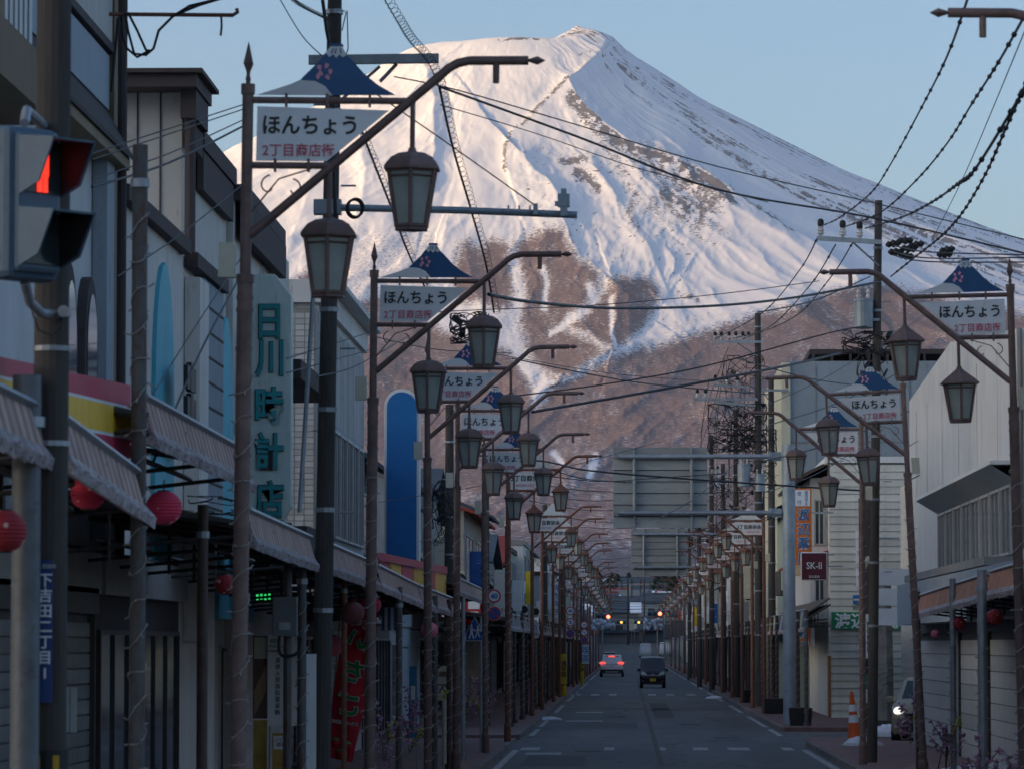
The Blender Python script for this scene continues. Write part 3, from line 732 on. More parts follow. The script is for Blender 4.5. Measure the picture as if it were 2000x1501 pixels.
        for i, (x, z, a) in enumerate(((.555, 6.93, .3), (.61, 6.945, -.4), (.565, 6.885, .9), (.64, 6.90, 0), (.62, 6.855, .6), (.545, 6.86, -.2), (.67, 6.95, 1.2), (.52, 6.895, .5))[:6]):
            ca, sa = math.cos(a), math.sin(a); pp = [(0, -.026), (.015, -.005), (.017, .012), (.006, .024), (0, .014), (-.006, .024), (-.017, .012), (-.015, -.005)]
            pt.prism([(x + off + u * ca - v * sa, z + u * sa + v * ca) for u, v in pp], -.016, -.0125)
        P['petals'] = pt.mesh('cherry_petals', M['pink'])
    else:
        P['blue'] = MB().prism(fo, -.010, .004).mesh('mountain_board', M['whiterust'])
    P['box'] = MB().box((X(-.14), -.02, 5.42), (.13, .10, .27)).mesh('meter_box', M['cream'])
    return P
_lp = {}
def street_lamp(x, y, side, kind='lamp', board=2, dome=1, label='', group='', lean=0.0, dz=0.0, wrap=True):
    key = (kind, side, board)
    if key not in _lp: _lp[key] = lamp_parts(kind, side, 0, board)
    P = _lp[key]
    t = empty('street_lamp', (x, y, dz), label, 'street lamp', group)
    t.rotation_euler = (0, lean, 0)
    put('pole', P['pole'], t); put('finial', P['finial'], t); arm = put('arm', P['arm'], t); put('spear_tip', P['spear'], arm)
    put('sign_bar', P['bar1'], t); put('sign_bar', P['bar2'], t); 
    for cx_, z_ in ((.3, 6.675), (.62, 6.675), (.95, 6.675), (.22, 6.165), (.48, 6.165)): put('clamp', P['clip'], t, (side * cx_, -.01, z_))
    if y < 160: put('scroll', P['scroll'], t); put('meter_box', P['box'], t)
    p = put('sign_panel', P['panel'], t)
    for k in ('text1', 'text2'): put('lettering', P[k][0], p, P[k][1], (math.pi / 2, 0, 0))
    f = put('mountain_board', P['blue'], t)
    for k, nm in (('white_hill', 'white_foothill'), ('cap', 'snow_cap'), ('strokes', 'crater_strokes'), ('petals', 'cherry_petals')):
        if k in P: put(nm, P[k], f)
    put('hanger', P['hang1'], t); put('hanger', P['hang2'], t)
    for dx, z in ((1.285, 6.135), (.645, 5.61)):
        lantern(t, side * dx, z, kind, dome, rz=random.uniform(-.06, .06))
    if wrap and y < 130: light_wrap(t, .075, .6, 4.6, y)
    return t
def light_wrap(parent, r, z0, z1, y=50):
    """string of clear fairy lights wound round a post"""
    b = MB(); n = int((z1 - z0) / .24 * 10); pts = []
    ph = random.uniform(0, 6)
    for i in range(n):
        a = i / 10 * 2 * math.pi + ph
        pts.append(((r + .008 * math.sin(i * 1.7)) * math.cos(a), (r + .008) * math.sin(a), z0 + (z1 - z0) * i / n + .03 * math.sin(i * .9)))
    b.tube(pts, .0045, 4)
    for i in range(0, n - 1, 3):
        p = Vector(pts[i]); o = Vector((p.x, p.y, 0)).normalized(); b.tube([p, p + o * .035 + Vector((0, 0, random.uniform(-.03, .03)))], .006, 4)
    return b.obj('fairy_light_string', M['bulbwire'], parent)
random.seed(11)
rnd_l = random.Random(77)
ordn = ['nearest', 'second', 'third', 'fourth', 'fifth', 'sixth', 'seventh', 'eighth', 'ninth', 'tenth', 'eleventh', 'twelfth', 'thirteenth', 'fourteenth', 'fifteenth', 'sixteenth', 'seventeenth', 'eighteenth', 'nineteenth', 'twentieth', 'twenty-first', 'twenty-second', 'twenty-third', 'twenty-fourth', 'twenty-fifth', 'twenty-sixth', 'twenty-seventh', 'twenty-eighth', 'twenty-ninth', 'thirtieth', 'thirty-first', 'thirty-second', 'thirty-third', 'thirty-fourth', 'thirty-fifth', 'thirty-sixth', 'thirty-seventh', 'thirty-eighth', 'thirty-ninth', 'fortieth', 'forty-first', 'forty-second', 'forty-third', 'forty-fourth', 'forty-fifth', 'forty-sixth', 'forty-seventh', 'forty-eighth', 'forty-ninth', 'fiftieth']
left = [(32.0, -3.02), (48.1, -3.0), (63.5, -3.05), (75, -3.1), (90, -3.08), (100.3, -2.9), (137, -3.15), (150, -3.1), (171, -3.05), (186, -3.05), (201, -3.05), (229, -3.0), (247, -3.0), (266, -3.0), (286, -3.0), (308, -3.0), (332, -3.0), (360, -3.0), (392, -3.0), (430, -3.0)]
for i, (y, x) in enumerate(left):
    b2 = i < 5
    street_lamp(x, y, 1, 'lamp' if i in (0, 1, 2, 3, 4) else 'rust', 2 if b2 else 3, 1 if i != 5 else 0,
                ('brown street lamp with blue mountain sign, %s from the camera on the left kerb' if b2 else 'rusty street lamp with white 3-chome sign, %s from the camera on the left kerb') % ordn[i],
                'street lamps along the left kerb', lean={0: .011, 1: .008}.get(i, rnd_l.uniform(-.006, .006)))
rightl = [(29.8, 4.5), (50.2, 4.78), (69.2, 4.92), (81.6, 4.60), (142, 4.66), (155, 4.64), (168, 4.62), (184, 4.62), (203, 4.6), (224, 4.6), (246, 4.6), (268, 4.6), (290, 4.6), (314, 4.6), (340, 4.6), (370, 4.6), (404, 4.6), (440, 4.6)]
for i, (y, x) in enumerate(rightl):
    b2 = i < 4
    street_lamp(x, y, -1, 'lamp' if b2 else 'rust', 2 if b2 else 3, 0 if i in (0, 1) or i > 6 else 1,
                ('brown street lamp with blue mountain sign, %s from the camera on the right kerb' if b2 else 'rusty street lamp with white 3-chome sign, %s from the camera on the right kerb') % ordn[i],
                'street lamps along the right kerb', lean={1: -.021, 2: -.048}.get(i, 0.0))
# ------------------------------------------------------------------ buildings
def wallmat(name, col, **k):
    k.setdefault('dirt', tuple(c * .55 for c in col)); k.setdefault('dirt_amt', .15)
    k.setdefault('stretch', (1, 1, .35)); k.setdefault('scale', 1.3); k.setdefault('bump', .004)
    return mat(name, col, .85, 0, k.pop('var', .12), k.pop('scale'), k.pop('bump'), **k)
W = dict(
 beige=wallmat('beige_render', (.58, .56, .52)), ivory=wallmat('ivory_render', (.69, .66, .61)), white=wallmat('white_render', (.70, .70, .69)),
 bluegrey=wallmat('blue_grey_panel', (.33, .38, .42)), grey=wallmat('grey_render', (.30, .30, .29)), tile=wallmat('pale_tile', (.52, .52, .50), bump=.001),
 siding=wallmat('cream_siding', (.64, .63, .56)), green=wallmat('pale_green_siding', (.36, .43, .36)), tan=wallmat('tan_metal_wall', (.33, .30, .27)),
 dark=wallmat('dark_brown_trim', (.075, .06, .06)), yellow=wallmat('pale_yellow_wall', (.62, .58, .43)), browntile=wallmat('brown_tile', (.27, .20, .13), dirt=(.15, .11, .08)),
 wood=wallmat('old_dark_timber', (.10, .08, .065)), redroof=wallmat('red_metal_roof', (.32, .05, .04)), slate=wallmat('blue_slate_roof', (.07, .09, .11)), roof=wallmat('grey_roof_sheet', (.17, .18, .18)),
 teal=mat('teal_paint', (.08, .42, .52), .6, 0, .12, 2, dirt=(.05, .2, .24), dirt_amt=.1), mint=mat('mint_steel', (.16, .40, .36), .6, 0, .15, 2),
 shutter=mat('steel_shutter', (.22, .22, .21), .55, .4, .2, 3, dirt=(.12, .11, .10), dirt_amt=.25), shutterw=mat('white_shutter', (.52, .53, .52), .55, .1, .12, 3, dirt=(.3, .29, .27), dirt_amt=.15),
)
def window(parent, face, a0, a1, z0, z1, p, bars=1, fm='frame', rails=0, name='window'):
    """face 'x+'/'x-': wall plane x=p looking to +x / -x, a is y;  face 'y-': wall plane y=p looking to the camera, a is x"""
    t = .05; d = .05
    def bx(b, u0, u1, w0, w1, e0, e1):
        if face == 'y-': b.bx(u0, u1, p - e1, p - e0, w0, w1)
        elif face == 'x+': b.bx(p + e0, p + e1, u0, u1, w0, w1)
        else: b.bx(p - e1, p - e0, u0, u1, w0, w1)
    b = MB()
    bx(b, a0, a1, z1 - t, z1, 0.002, d); bx(b, a0, a1, z0, z0 + t, 0.002, d + .03); bx(b, a0, a0 + t, z0 + t, z1 - t, 0.002, d); bx(b, a1 - t, a1, z0 + t, z1 - t, 0.002, d)
    for i in range(1, bars + 1):
        u = a0 + (a1 - a0) * i / (bars + 1); bx(b, u - .02, u + .02, z0 + t, z1 - t, 0.002, d - .01)
    for i in range(1, rails + 1):
        u = z0 + (z1 - z0) * i / (rails + 1); bx(b, a0 + t, a1 - t, u - .02, u + .02, 0.002, d - .012)
    o = b.obj(name, M[fm], parent)
    g = MB(); bx(g, a0 + t, a1 - t, z0 + t, z1 - t, .003, .015); g.obj('window_pane', M['window'], o)
    return o
def shutter(parent, face, a0, a1, z0, z1, p, m='shutter', pitch=.12):
    def mk(b, u0, u1, w0, w1, e0, e1):
        if face == 'y-': b.bx(u0, u1, p - e1, p - e0, w0, w1)
        elif face == 'x+': b.bx(p + e0, p + e1, u0, u1, w0, w1)
        else: b.bx(p - e1, p - e0, u0, u1, w0, w1)
    b = MB(); mk(b, a0, a1, z1, z1 + .25, .002, .12); mk(b, a0 - .05, a0, z0, z1, .002, .08); mk(b, a1, a1 + .05, z0, z1, .002, .08)
    s = b.obj('shutter', M['framedark'], parent)
    n = int((z1 - z0) / pitch); q = MB(); mk(q, a0, a1, -pitch / 2 + .008, pitch / 2 - .008, .004, .03)
    me = q.mesh('shutter_slat', W[m])
    for i in range(n): put('shutter_slat', me, s, (0, 0, z0 + (i + .5) * pitch))
    g = MB(); mk(g, a0, a1, z0, z1, .0015, .006); g.obj('shutter_backing', M['framedark'], s)
    return s
def building(label, cat, xf, xb, y0, y1, h, wall, base='building', coping='dark', cop_h=.35, group=None):
    """xf facade plane, xb rear plane; camera-facing end wall at y0"""
    t = empty(base, ((xf + xb) / 2, y0, 0), label, cat, group)
    inv = Vector(((xf + xb) / 2, y0, 0))
    o = MB().bx(xf, xb, y0, y1, -.1, h).obj('wall', W[wall], t); o.location = -inv
    if coping:
        s = 1 if xf < 0 else -1
        e = .08 * s
        c = MB().bx(xf + e, xb - e, y0 - .08, y1 + .08, h + .003, h + cop_h).obj('coping', W[coping], t); c.location = -inv
    t['_o'] = 0
    del t['_o']
    ctx = empty('x', (0, 0, 0)); bpy.data.objects.remove(ctx)
    return t, inv
class Bld:
    """collects parts laid out in world coordinates under one empty"""
    def __init__(s, label, cat, loc, name='building', group=None):
        s.t = empty(name, loc, label, cat, group); s.loc = Vector(loc)
    def part(s, mb, name, m, parent=None, bevel=0):
        o = mb.obj(name, m, parent or s.t, bevel=bevel)
        if parent is None: o.location = -s.loc
        return o
    def window(s, *a, **k):
        o = window(s.t, *a, **k); o.location = -s.loc; return o
    def shutter(s, *a, **k):
        o = shutter(s.t, *a, **k); o.location = -s.loc; return o
    def text(s, body, size, m, loc, **k):
        o = letters(body, size, m, s.t, Vector(loc) - s.loc, **k); return o

G = 0.0
# --- L0: near left building with brown tile band
b = Bld('near left white building with brown tile edging and hood over its upper wall', 'building', (-5.5, 31, 0))
xw = -5.5
b.part(MB().bx(xw, -14, 27, 44, -.1, 14), 'wall', W['white'])
b.part(MB().bx(xw + .002, xw + .10, 43.3, 44.05, -.1, 13), 'corner_tiles', W['browntile'])
b.part(MB().prism([(xw, 7.42), (xw, 7.98), (xw + .05, 7.98), (xw + .27, 7.55), (xw + .27, 7.42)], 27.5, 43.3), 'hood', W['browntile'])
b.part(MB().prism([(xw + .05, 7.99), (xw + .05, 8.03), (xw + .30, 7.58), (xw + .30, 7.53)], 27.4, 43.35), 'hood_edge', W['dark'])
b.part(MB().bx(xw + .003, xw + .06, 37.0, 43.2, 8.05, 8.62), 'upper_panel', W['bluegrey'])
b.part(MB().bx(xw + .003, xw + .10, 36.6, 43.3, 8.66, 8.74), 'panel_frame', W['dark'])
b.part(MB().bx(xw + .003, xw + .09, 36.6, 43.2, 8.76, 13.9), 'upper_tiles', W['beige'])
b.part(MB().bx(xw + .003, xw + .3, 27, 35.9, 7.5, 13.8), 'upper_bay', W['white'])
for k in range(6): b.part(MB().bx(xw + .301, xw + .315, 34.2 + k * .28, 34.22 + k * .28, 7.5, 13.8), 'bay_joint', W['grey'])
b.part(MB().bx(xw + .301, xw + .33, 31, 34.1, 7.5, 13.8), 'bay_tiles', W['browntile'])
b.part(MB().bx(xw + .01, xw + .5, 27, 36.1, 7.0, 7.48), 'bay_tiles', W['browntile'])
def arch_poly(a0, a1, z0, z1, n=10):
    c = (a0 + a1) / 2; r = (a1 - a0) / 2; zc = z1 - r * 1.6
    return [(a0, z0), (a1, z0)] + [(c + r * math.cos(math.pi * i / n), zc + r * 1.6 * math.sin(math.pi * i / n)) for i in range(n + 1)]
def arch(bd, x, a0, a1, z0, z1, e0, e1, m, name, parent=None):
    q = MB(); P = arch_poly(a0, a1, z0, z1); n = len(P)
    q.add([(x + e0, u, w) for u, w in P] + [(x + e1, u, w) for u, w in P], [tuple(range(n - 1, -1, -1)), tuple(range(n, 2 * n))] + [(i, (i + 1) % n, (i + 1) % n + n, i + n) for i in range(n)])
    return bd.part(q, name, m, parent)
for a in (39.5, 41.1):
    o = arch(b, xw, a, a + 1.0, 4.4, 6.15, .002, .10, W['dark'], 'arched_window')
    q = arch(b, xw, a + .12, a + .88, 4.5, 5.98, .101, .112, M['window'], 'window_pane', o)
b.part(MB().bx(xw + .01, xw + .16, 42.3, 42.9, 3.5, 7.6), 'pale_column', W['bluegrey'])
# rain pipes
b.part(MB().tube([(xw + .2, 43.2, 13), (xw + .2, 43.2, 3)], .05, 8), 'drain_pipe', W['dark'])
# small red flags
fl = MB()
for i, (px, py) in enumerate(((136, 350), (150, 380), (165, 405), (180, 418), (190, 410))):
    p = atx(px, py, xw + .5); fl.box(p, (.015, .26, .22), rx=.5 * (i % 2) - .3)
# --- L1: beige building with teal arches
b = Bld('beige building with brown parapet and tall teal arches on its front', 'building', (-6, 50, 0))
b.part(MB().bx(-6, -15, 55.5, 56.9, -.1, 9.88), 'wall', W['beige'])
b.part(MB().bx(-6.001, -15, 56.91, 61.7, -.1, 9.3), 'wall', W['beige'])
b.part(MB().bx(-5.75, -15, 54.9, 57.0, 9.885, 10.06), 'coping', W['dark'])
b.part(MB().bx(-5.66, -15, 54.8, 57.1, 10.063, 10.12), 'coping_cap', W['dark'])
b.part(MB().bx(-5.78, -5.99, 55.2, 56.8, 9.5, 9.88), 'parapet_end', W['dark'])
b.part(MB().bx(-5.86, -5.99, 55.5, 56.9, 9.15, 9.49), 'parapet_end', W['dark'])
b.part(MB().bx(-5.85, -15, 57.01, 61.8, 9.302, 9.56), 'coping', W['dark'])
for x in (-6.6, -6.29): b.part(MB().bx(x - .012, x + .012, 55.485, 55.499, 5, 10), 'wall_joint', W['dark'])
b.part(MB().tube([(-5.88, 55.42, 10.0), (-5.88, 55.42, 5.6)], .075, 8), 'drain_pipe', W['dark'])
b.part(MB().bx(-5.97, -5.88, 57.2, 61.6, 8.75, 9.29), 'fascia', W['dark'])
b.part(MB().bx(-5.9, -15, 61.75, 72, -.1, 9.1), 'wall', W['beige'])
b.part(MB().bx(-5.7, -15, 61.8, 68.9, 9.1, 9.34), 'coping', W['dark'])
b.part(MB().bx(-5.82, -5.70, 62.0, 69.0, 8.55, 9.09), 'fascia', W['dark'])
# lower arched wing
b.part(MB().bx(-5.5, -9, 44.6, 55.2, -.1, 7.25), 'arched_wing', W['ivory'])
b.part(MB().bx(-5.38, -9.1, 44.5, 50.9, 7.25, 7.42), 'wing_coping', W['dark'])
b.part(MB().bx(-5.49, -5.30, 51.2, 52.3, 2.5, 7.0), 'wing_pier', W['ivory'])
b.part(MB().bx(-5.49, -5.38, 52.4, 55.0, 4.0, 7.1), 'louvre_panel', W['bluegrey'])
b.part(MB().bx(-5.32, -5.49, 51.1, 55.1, 7.12, 7.3), 'wing_cornice', W['dark'])
arch(b, -5.5, 47.7, 49.7, 2.8, 6.95, .002, .05, W['teal'], 'teal_arch')
arch(b, -5.5, 55.3, 57.2, 2.8, 6.9, -.2, .05, W['teal'], 'teal_arch')
arch(b, -6.0, 62.8, 64.6, 2.8, 6.6, .11, .18, W['teal'], 'teal_arch')
for z in np.arange(4.2, 7.0, .32): b.part(MB().bx(-5.379, -5.37, 52.45, 54.95, z, z + .03), 'louvre_line', W['dark'])
for i, (px, py) in enumerate(((371, 740), (371, 800), (373, 860))):
    p = atx(px, py, -5.2); b.part(MB().box(p, (.05, 1.0, .28)).box(p + Vector((0, 0, .02)), (.06, .3, .34)), 'shop_letter', M['blacktext'])
b.part(MB().bx(-5.85, -5.4, 62.5, 64.4, 6.3, 7.2), 'black_box_sign', M['black'])
b.part(MB().bx(-5.9, -5.0, 64.6, 70.6, 3.9, 4.3).bx(-5.9, -5.1, 64.6, 71.2, 6.6, 6.9), 'ledge', W['dark'])
b.shutter('x+', 51.4, 57.2, .1, 2.9, -5.3, pitch=.14) if False else None
# ground floor shop fronts under the left arcade
def shopfront(x, y0, y1, kind, label, s=1, wall='grey', h=3.4):
    """row of shop fronts behind the posts"""
    bb = Bld(label, 'shop front', (x, y0, 0), 'shop_front')
    depth = .5
    bb.part(MB().bx(x - s * depth, x, y0, y1, -.05, h), 'front_wall', W[wall])
    f = 'x+' if s > 0 else 'x-'
    L = y1 - y0
    if kind == 'shutter': bb.shutter(f, y0 + .3, y1 - .3, .12, 2.75, x, pitch=.15)
    elif kind == 'wshutter': bb.shutter(f, y0 + .3, y1 - .3, .12, 2.75, x, 'shutterw', .22)
    elif kind == 'glass': bb.window(f, y0 + .3, y1 - .3, .3, 2.6, x, bars=max(1, int(L / 1.5)), fm='framedark', name='shop_window')
    elif kind == 'door':
        bb.window(f, y0 + .3, y0 + L * .55, .5, 2.5, x, bars=1, fm='frame', name='shop_window'); bb.window(f, y0 + L * .6, y1 - .3, .05, 2.4, x, bars=1, fm='framedark', name='shop_door')
    bb.part(MB().bx(x, x + s * .12, y0 + .1, y1 - .1, 2.95, 3.35), 'signboard', random.choice([W['dark'], W['wood'], W['tan'], W['bluegrey']]))
    return bb
random.seed(5)
yy = 33.0
fronts = [('shutter', 'dark shop front with a lowered shutter beside the traffic signal pole', 'wood', 8), ('glass', 'dark glazed shop front left of the ribbed shutter', 'dark', 8), ('shutter', 'grey ribbed shutter shop front under the striped awning', 'dark', 8.4), ('door', 'cream walled shop front with narrow door by the white notice', 'grey', 6.5),
          ('wshutter', 'pale shutter shop front behind the white notice', 'grey', 8), ('glass', 'dark glazed shop front behind the red strawberry banner', 'wood', 9), ('shutter', 'shutter shop front right of the red strawberry banner', 'wood', 8), ('door', 'shop front behind the brown entrance sign', 'tan', 8), ('glass', 'shop front behind the school crossing sign', 'wood', 8)]
for k, lb, w, L in fronts:
    shopfront(-6.02 if yy > 44.5 else -5.3, yy, yy + L - .1, k, lb, 1, w); yy += L
# --- L4 white tile building
b = Bld('white tiled building with tall window strip behind the clock shop sign', 'building', (-6, 80, 0))
b.part(MB().bx(-6, -14, 80, 94, -.1, 9.05), 'wall', W['tile'])
b.part(MB().bx(-5.9, -14, 79.85, 94, 9.053, 9.5), 'parapet', W['white'])
b.part(MB().bx(-6.4, -6.55, 79.98, 80.0, 8.6, 9.0), 'vent', W['grey'])
tl = MB(); tj = MB().bx(-7.2, -6.02, 79.985, 79.999, 3.2, 8.95)
b.part(tj, 'tile_joints', W['grey'])
tm = MB().bx(-.085, .085, -.012, 0, -.048, .048).mesh('wall_tile', W['tile'])
p = bpy.data.objects.new('tile_panel', None); COL.objects.link(p); p.parent = b.t; p.location = -b.loc
n = 0
for i in range(6):
    for j in range(48): put('wall_tile', tm, p, (-7.1 + i * .19, 79.985, 3.4 + j * .115)); n += 1
b.part(MB().add([(-5.99, 80.1, 8.9), (-5.99, 93.9, 8.9), (-5.99, 93.9, 3), (-5.99, 80.1, 3)], [(3, 2, 1, 0)]), 'street_wall', W['bluegrey'])
for y in np.arange(81, 94, .5): b.part(MB().bx(-5.985, -5.95, y, y + .06, 6.9, 8.85), 'panel_rib', W['white'])
b.part(MB().bx(-5.6, -6, 80.05, 94.1, 9.5, 9.6), 'roof_edge', W['white'])
for k in range(5): b.window('x+', 84 + k * 1.9, 85.7 + k * 1.9, 4.6, 6.8, -5.98, bars=1)
# --- blue rounded sign tower
b = Bld('tall blue sign tower with rounded white rim', 'sign', (-5.45, 100, 0), 'sign_tower')
def rounded(cx, hw, z0, z1, n=14): return [(cx - hw, z0), (cx + hw, z0)] + [(cx + hw * math.cos(math.pi * i / n), z1 - hw + hw * math.sin(math.pi * i / n)) for i in range(n + 1)]
b.part(MB().prism(rounded(-5.45, .43, 3.5, 8.62), 100, 100.6), 'white_rim', W['white'])
b.part(MB().prism(rounded(-5.45, .36, 3.52, 8.54), 99.97, 100.0), 'blue_face', mat('tower_blue', (.012, .15, .42), .5, 0, .15, 1.5))
# --- clock shop blade sign
b = Bld('tall pale projecting sign with teal characters of a watch shop', 'shop sign', (-5.25, 60, 3.9), 'blade_sign')
s_ = 135.0
bl = MB().prism([(-5.62, 4.25), (-5.62, 7.82), (-5.12, 7.82), (-4.88, 7.50), (-4.88, 4.45), (-5.0, 4.25)], 60, 60.35)
b.part(bl, 'board', mat('pale_green_sign', (.50, .59, .55), .6, 0, .12, 2.5, dirt=(.28, .26, .2), dirt_amt=.15, stretch=(2, 2, .4)), bevel=.01)
tealt = mat('teal_lettering', (.02, .26, .28), .5, 0, .15, 4)
for ch, py in (('日', 640), ('川', 665), ('時', 780), ('計', 880), ('店', 965)): pass
for ch, py in (('日', 628), ('川', 700), ('時', 792), ('計', 880), ('店', 975)):
    q = at(527, py, 60)
    b.text(ch, .56, M['blacktext'], (q.x - .01, 59.985, q.z), bold=.022, sx=.78, depth=.010)
    b.text(ch, .56, tealt, (q.x, 59.965, q.z), bold=.012, sx=.78, depth=.012)
b.part(MB().tube([(-5.35, 60.1, 7.82), (-5.35, 60.1, 7.92), (-5.30, 60.1, 7.92), (-5.30, 60.1, 7.82)], .01, 6), 'lifting_eye', M['galv'])
# --- more buildings down the left side
def generic(label, xf, xb, y0, y1, h, wall, roof='flat', rm='roof', wins=2, floors=2, s=1, rh=1.4, group=None, name='house', z0=3.9, fm='frame', endwin=True):
    b = Bld(label, 'building', (xf, y0, 0), name, group)
    b.part(MB().bx(xf, xb, y0, y1, -.1, h), 'wall', W[wall])
    if roof == 'flat':
        b.part(MB().bx(xf + s * .1, xb, y0 - .1, y1 + .1, h + .002, h + .28), 'coping', W['dark' if wall != 'white' else 'grey'])
    elif roof == 'gable':      # ridge along x: gable end faces the street
        ym = (y0 + y1) / 2
        q = MB(); q.slab([(xf + s * .4, y0 - .4, h - .15), (xb, y0 - .4, h - .15), (xb, ym, h + rh), (xf + s * .4, ym, h + rh)], .1 * (-s)); q.slab([(xf + s * .4, ym, h + rh), (xb, ym, h + rh), (xb, y1 + .4, h - .15), (xf + s * .4, y1 + .4, h - .15)], .1 * (-s))
        b.part(q, 'roof', W[rm])
        g = MB().add([(xf - s * .02, y0, h), (xf - s * .02, y1, h), (xf - s * .02, ym, h + rh - .05), (xb, y0, h), (xb, y1, h), (xb, ym, h + rh - .05)], [(0, 1, 2), (3, 5, 4)])
        b.part(g, 'gable_wall', W[wall])
    else:                       # ridge along y: gable faces the camera
        xm = xf - s * 3.2; xe = xf - s * 6.4
        q = MB(); q.slab([(xf + s * .5, y0 - .4, h - .2), (xf + s * .5, y1 + .4, h - .2), (xm, y1 + .4, h + rh), (xm, y0 - .4, h + rh)], .1); q.slab([(xm, y0 - .4, h + rh), (xm, y1 + .4, h + rh), (xe - s * .5, y1 + .4, h - .2), (xe - s * .5, y0 - .4, h - .2)], .1)
        b.part(q, 'roof', W[rm])
        b.part(MB().prism([(xf, h), (xm, h + rh - .04), (xe, h)], y0 + .01, y0 + .2), 'gable_wall', W[wall])
    f = 'x+' if s > 0 else 'x-'
    L = (y1 - y0) / wins
    fh = (h - z0) / floors
    for fl in range(floors):
        for k in range(wins):
            a = y0 + L * k + L * .18; b.window(f, a, a + L * .64, z0 + fh * fl + .25, z0 + fh * fl + fh * .75, xf, bars=1, fm=fm)
        if endwin:
            for e in (1.2, 3.4):
                xa = xf - s * e; b.window('y-', min(xa, xa - s * 1.1), max(xa, xa - s * 1.1), z0 + fh * fl + .35, z0 + fh * fl + fh * .72, y0, bars=1, fm=fm)
    return b
generic('low dark timber house between the tiled building and the blue sign tower', -6.6, -14, 95, 108, 7.0, 'wood', 'camera', 'slate', 2, 1, group=None)
generic('grey house with slanting boards beyond the blue sign tower', -6.2, -14, 113, 124, 6.9, 'bluegrey', 'camera', 'slate', 2, 1)
generic('white two-storey house with dark roof beyond the speed limit sign', -6.3, -14, 126, 140, 6.6, 'grey', 'gable', 'slate', 2, 1)
b = generic('tan metal clad shop with a red roof on the left', -6.0, -16, 152, 172, 7.4, 'tan', 'camera', 'redroof', 2, 1, endwin=False, rh=1.0)
bb = Bld('red advertising sign with white characters on the tan shop', 'sign', (-8, 151, 4), 'wall_sign')
bb.part(MB().bx(-8.3, -5.15, 151.5, 151.7, 2.85, 4.35), 'board', mat('sign_red', (.45, .03, .035), .5, 0, .12, 2))
for k in range(4): bb.part(MB().bx(-6.3 - .55 * k - .42 + .9, -6.3 - .55 * k + .9, 151.47, 151.499, 3.75, 4.22), 'white_square', M['white'])
bb.text('飲む包装紙専門', .36, M['whitetext'], (-6.7, 151.47, 3.5), bold=.006)
bb.text('パッケージショップ', .30, M['whitetext'], (-6.7, 151.47, 3.08), bold=.006)
rnd = random.Random(21)
walls = ['beige', 'white', 'grey', 'tan', 'bluegrey', 'ivory', 'siding', 'green']
y = 175
i = 0
while y < 600:
    L = rnd.uniform(10, 17); h = rnd.uniform(5.8, 9.0)
    wl = rnd.choice(walls); rf = rnd.choice(['flat', 'camera', 'gable'])
    generic('%s %s shop house, %s building beyond the red roofed shop on the left' % (wl if wl != 'bluegrey' else 'blue', {'flat': 'flat roofed', 'camera': 'pitched roof', 'gable': 'gabled'}[rf], ordn[i]), rnd.uniform(-7.0, -6.1), -15, y, y + L, h, wl, rf, rnd.choice(['slate', 'roof', 'redroof', 'slate']), 2, 1 if h < 7 else 2, group='far shop houses on the left')
    y += L + rnd.uniform(.3, 2.5); i += 1
# --- right side
b = Bld('large white building with sloping gable edge and recessed window strip on the right', 'building', (7, 60, 0))
b.part(MB().bx(7, 18, 46, 72.8, -.1, 7.8), 'wall', W['white'])
q = MB()
b.part(MB().prism([(7.0, -.1), (7.0, 7.9), (9.6, 8.62), (12, 8.62), (12, -.1)], 73, 73.4), 'end_wall', W['white'])
sw = MB(); pw = [(73.1, 3.55), (101, 3.55), (101, 8.35), (88, 8.85), (73.1, 8.0)]; nn = len(pw)
sw.add([(6.86, u, w) for u, w in pw] + [(7.02, u, w) for u, w in pw], [tuple(range(nn)), tuple(range(2 * nn - 1, nn - 1, -1))] + [(i, i + nn, (i + 1) % nn + nn, (i + 1) % nn) for i in range(nn)])
b.part(sw, 'street_wall', W['white'])
for u in (77, 81.5, 86, 90.5, 95, 98.5): b.part(MB().bx(6.853, 6.86, u, u + .02, 5.8, 7.95), 'cladding_joint', W['bluegrey'])
b.part(MB().bx(7.03, 18, 73.5, 101, -.1, 7.9), 'rear_block', W['white'])
# recessed window strip with sloping hood
b.part(MB().bx(6.38, 7.0, 73.2, 92, 5.62, 5.69), 'hood', W['white'])
b.part(MB().add([(6.38, 73.2, 5.62), (6.38, 92, 5.62), (6.86, 92, 5.33), (6.86, 73.2, 5.33)], [(0, 1, 2, 3)]), 'hood_soffit', W['bluegrey'])
for k in range(8): b.window('x-', 74 + k * 2.2, 75.9 + k * 2.2, 4.05, 5.3, 6.85, bars=1, rails=0)
b.part(MB().bx(6.25, 6.85, 73, 94, 3.85, 4.0), 'window_ledge', W['grey'])
b.part(MB().bx(6.15, 6.8, 66, 95, 2.9, 3.8), 'sign_fascia', W['bluegrey'])
b.part(MB().bx(6.15, 7.6, 65.6, 65.98, 2.95, 3.95), 'sign_end_panel', W['white'])
b.part(MB().tube([(6.9, 73.0, 8.0), (6.9, 73.0, 3.6)], .05, 8), 'drain_pipe', W['grey'])
wl = Bld('white gridded shutter wall under the right arcade', 'shop front', (6.9, 56, 0), 'shop_front')
wl.part(MB().bx(6.9, 7.4, 52, 100.8, -.05, 3.3), 'front_wall', W['grey'])
for y0, y1 in ((53, 61), (62, 70), (71, 79), (80, 86), (88, 99)): wl.shutter('x-', y0, y1, .15, 2.7, 6.9, 'shutterw', .3)
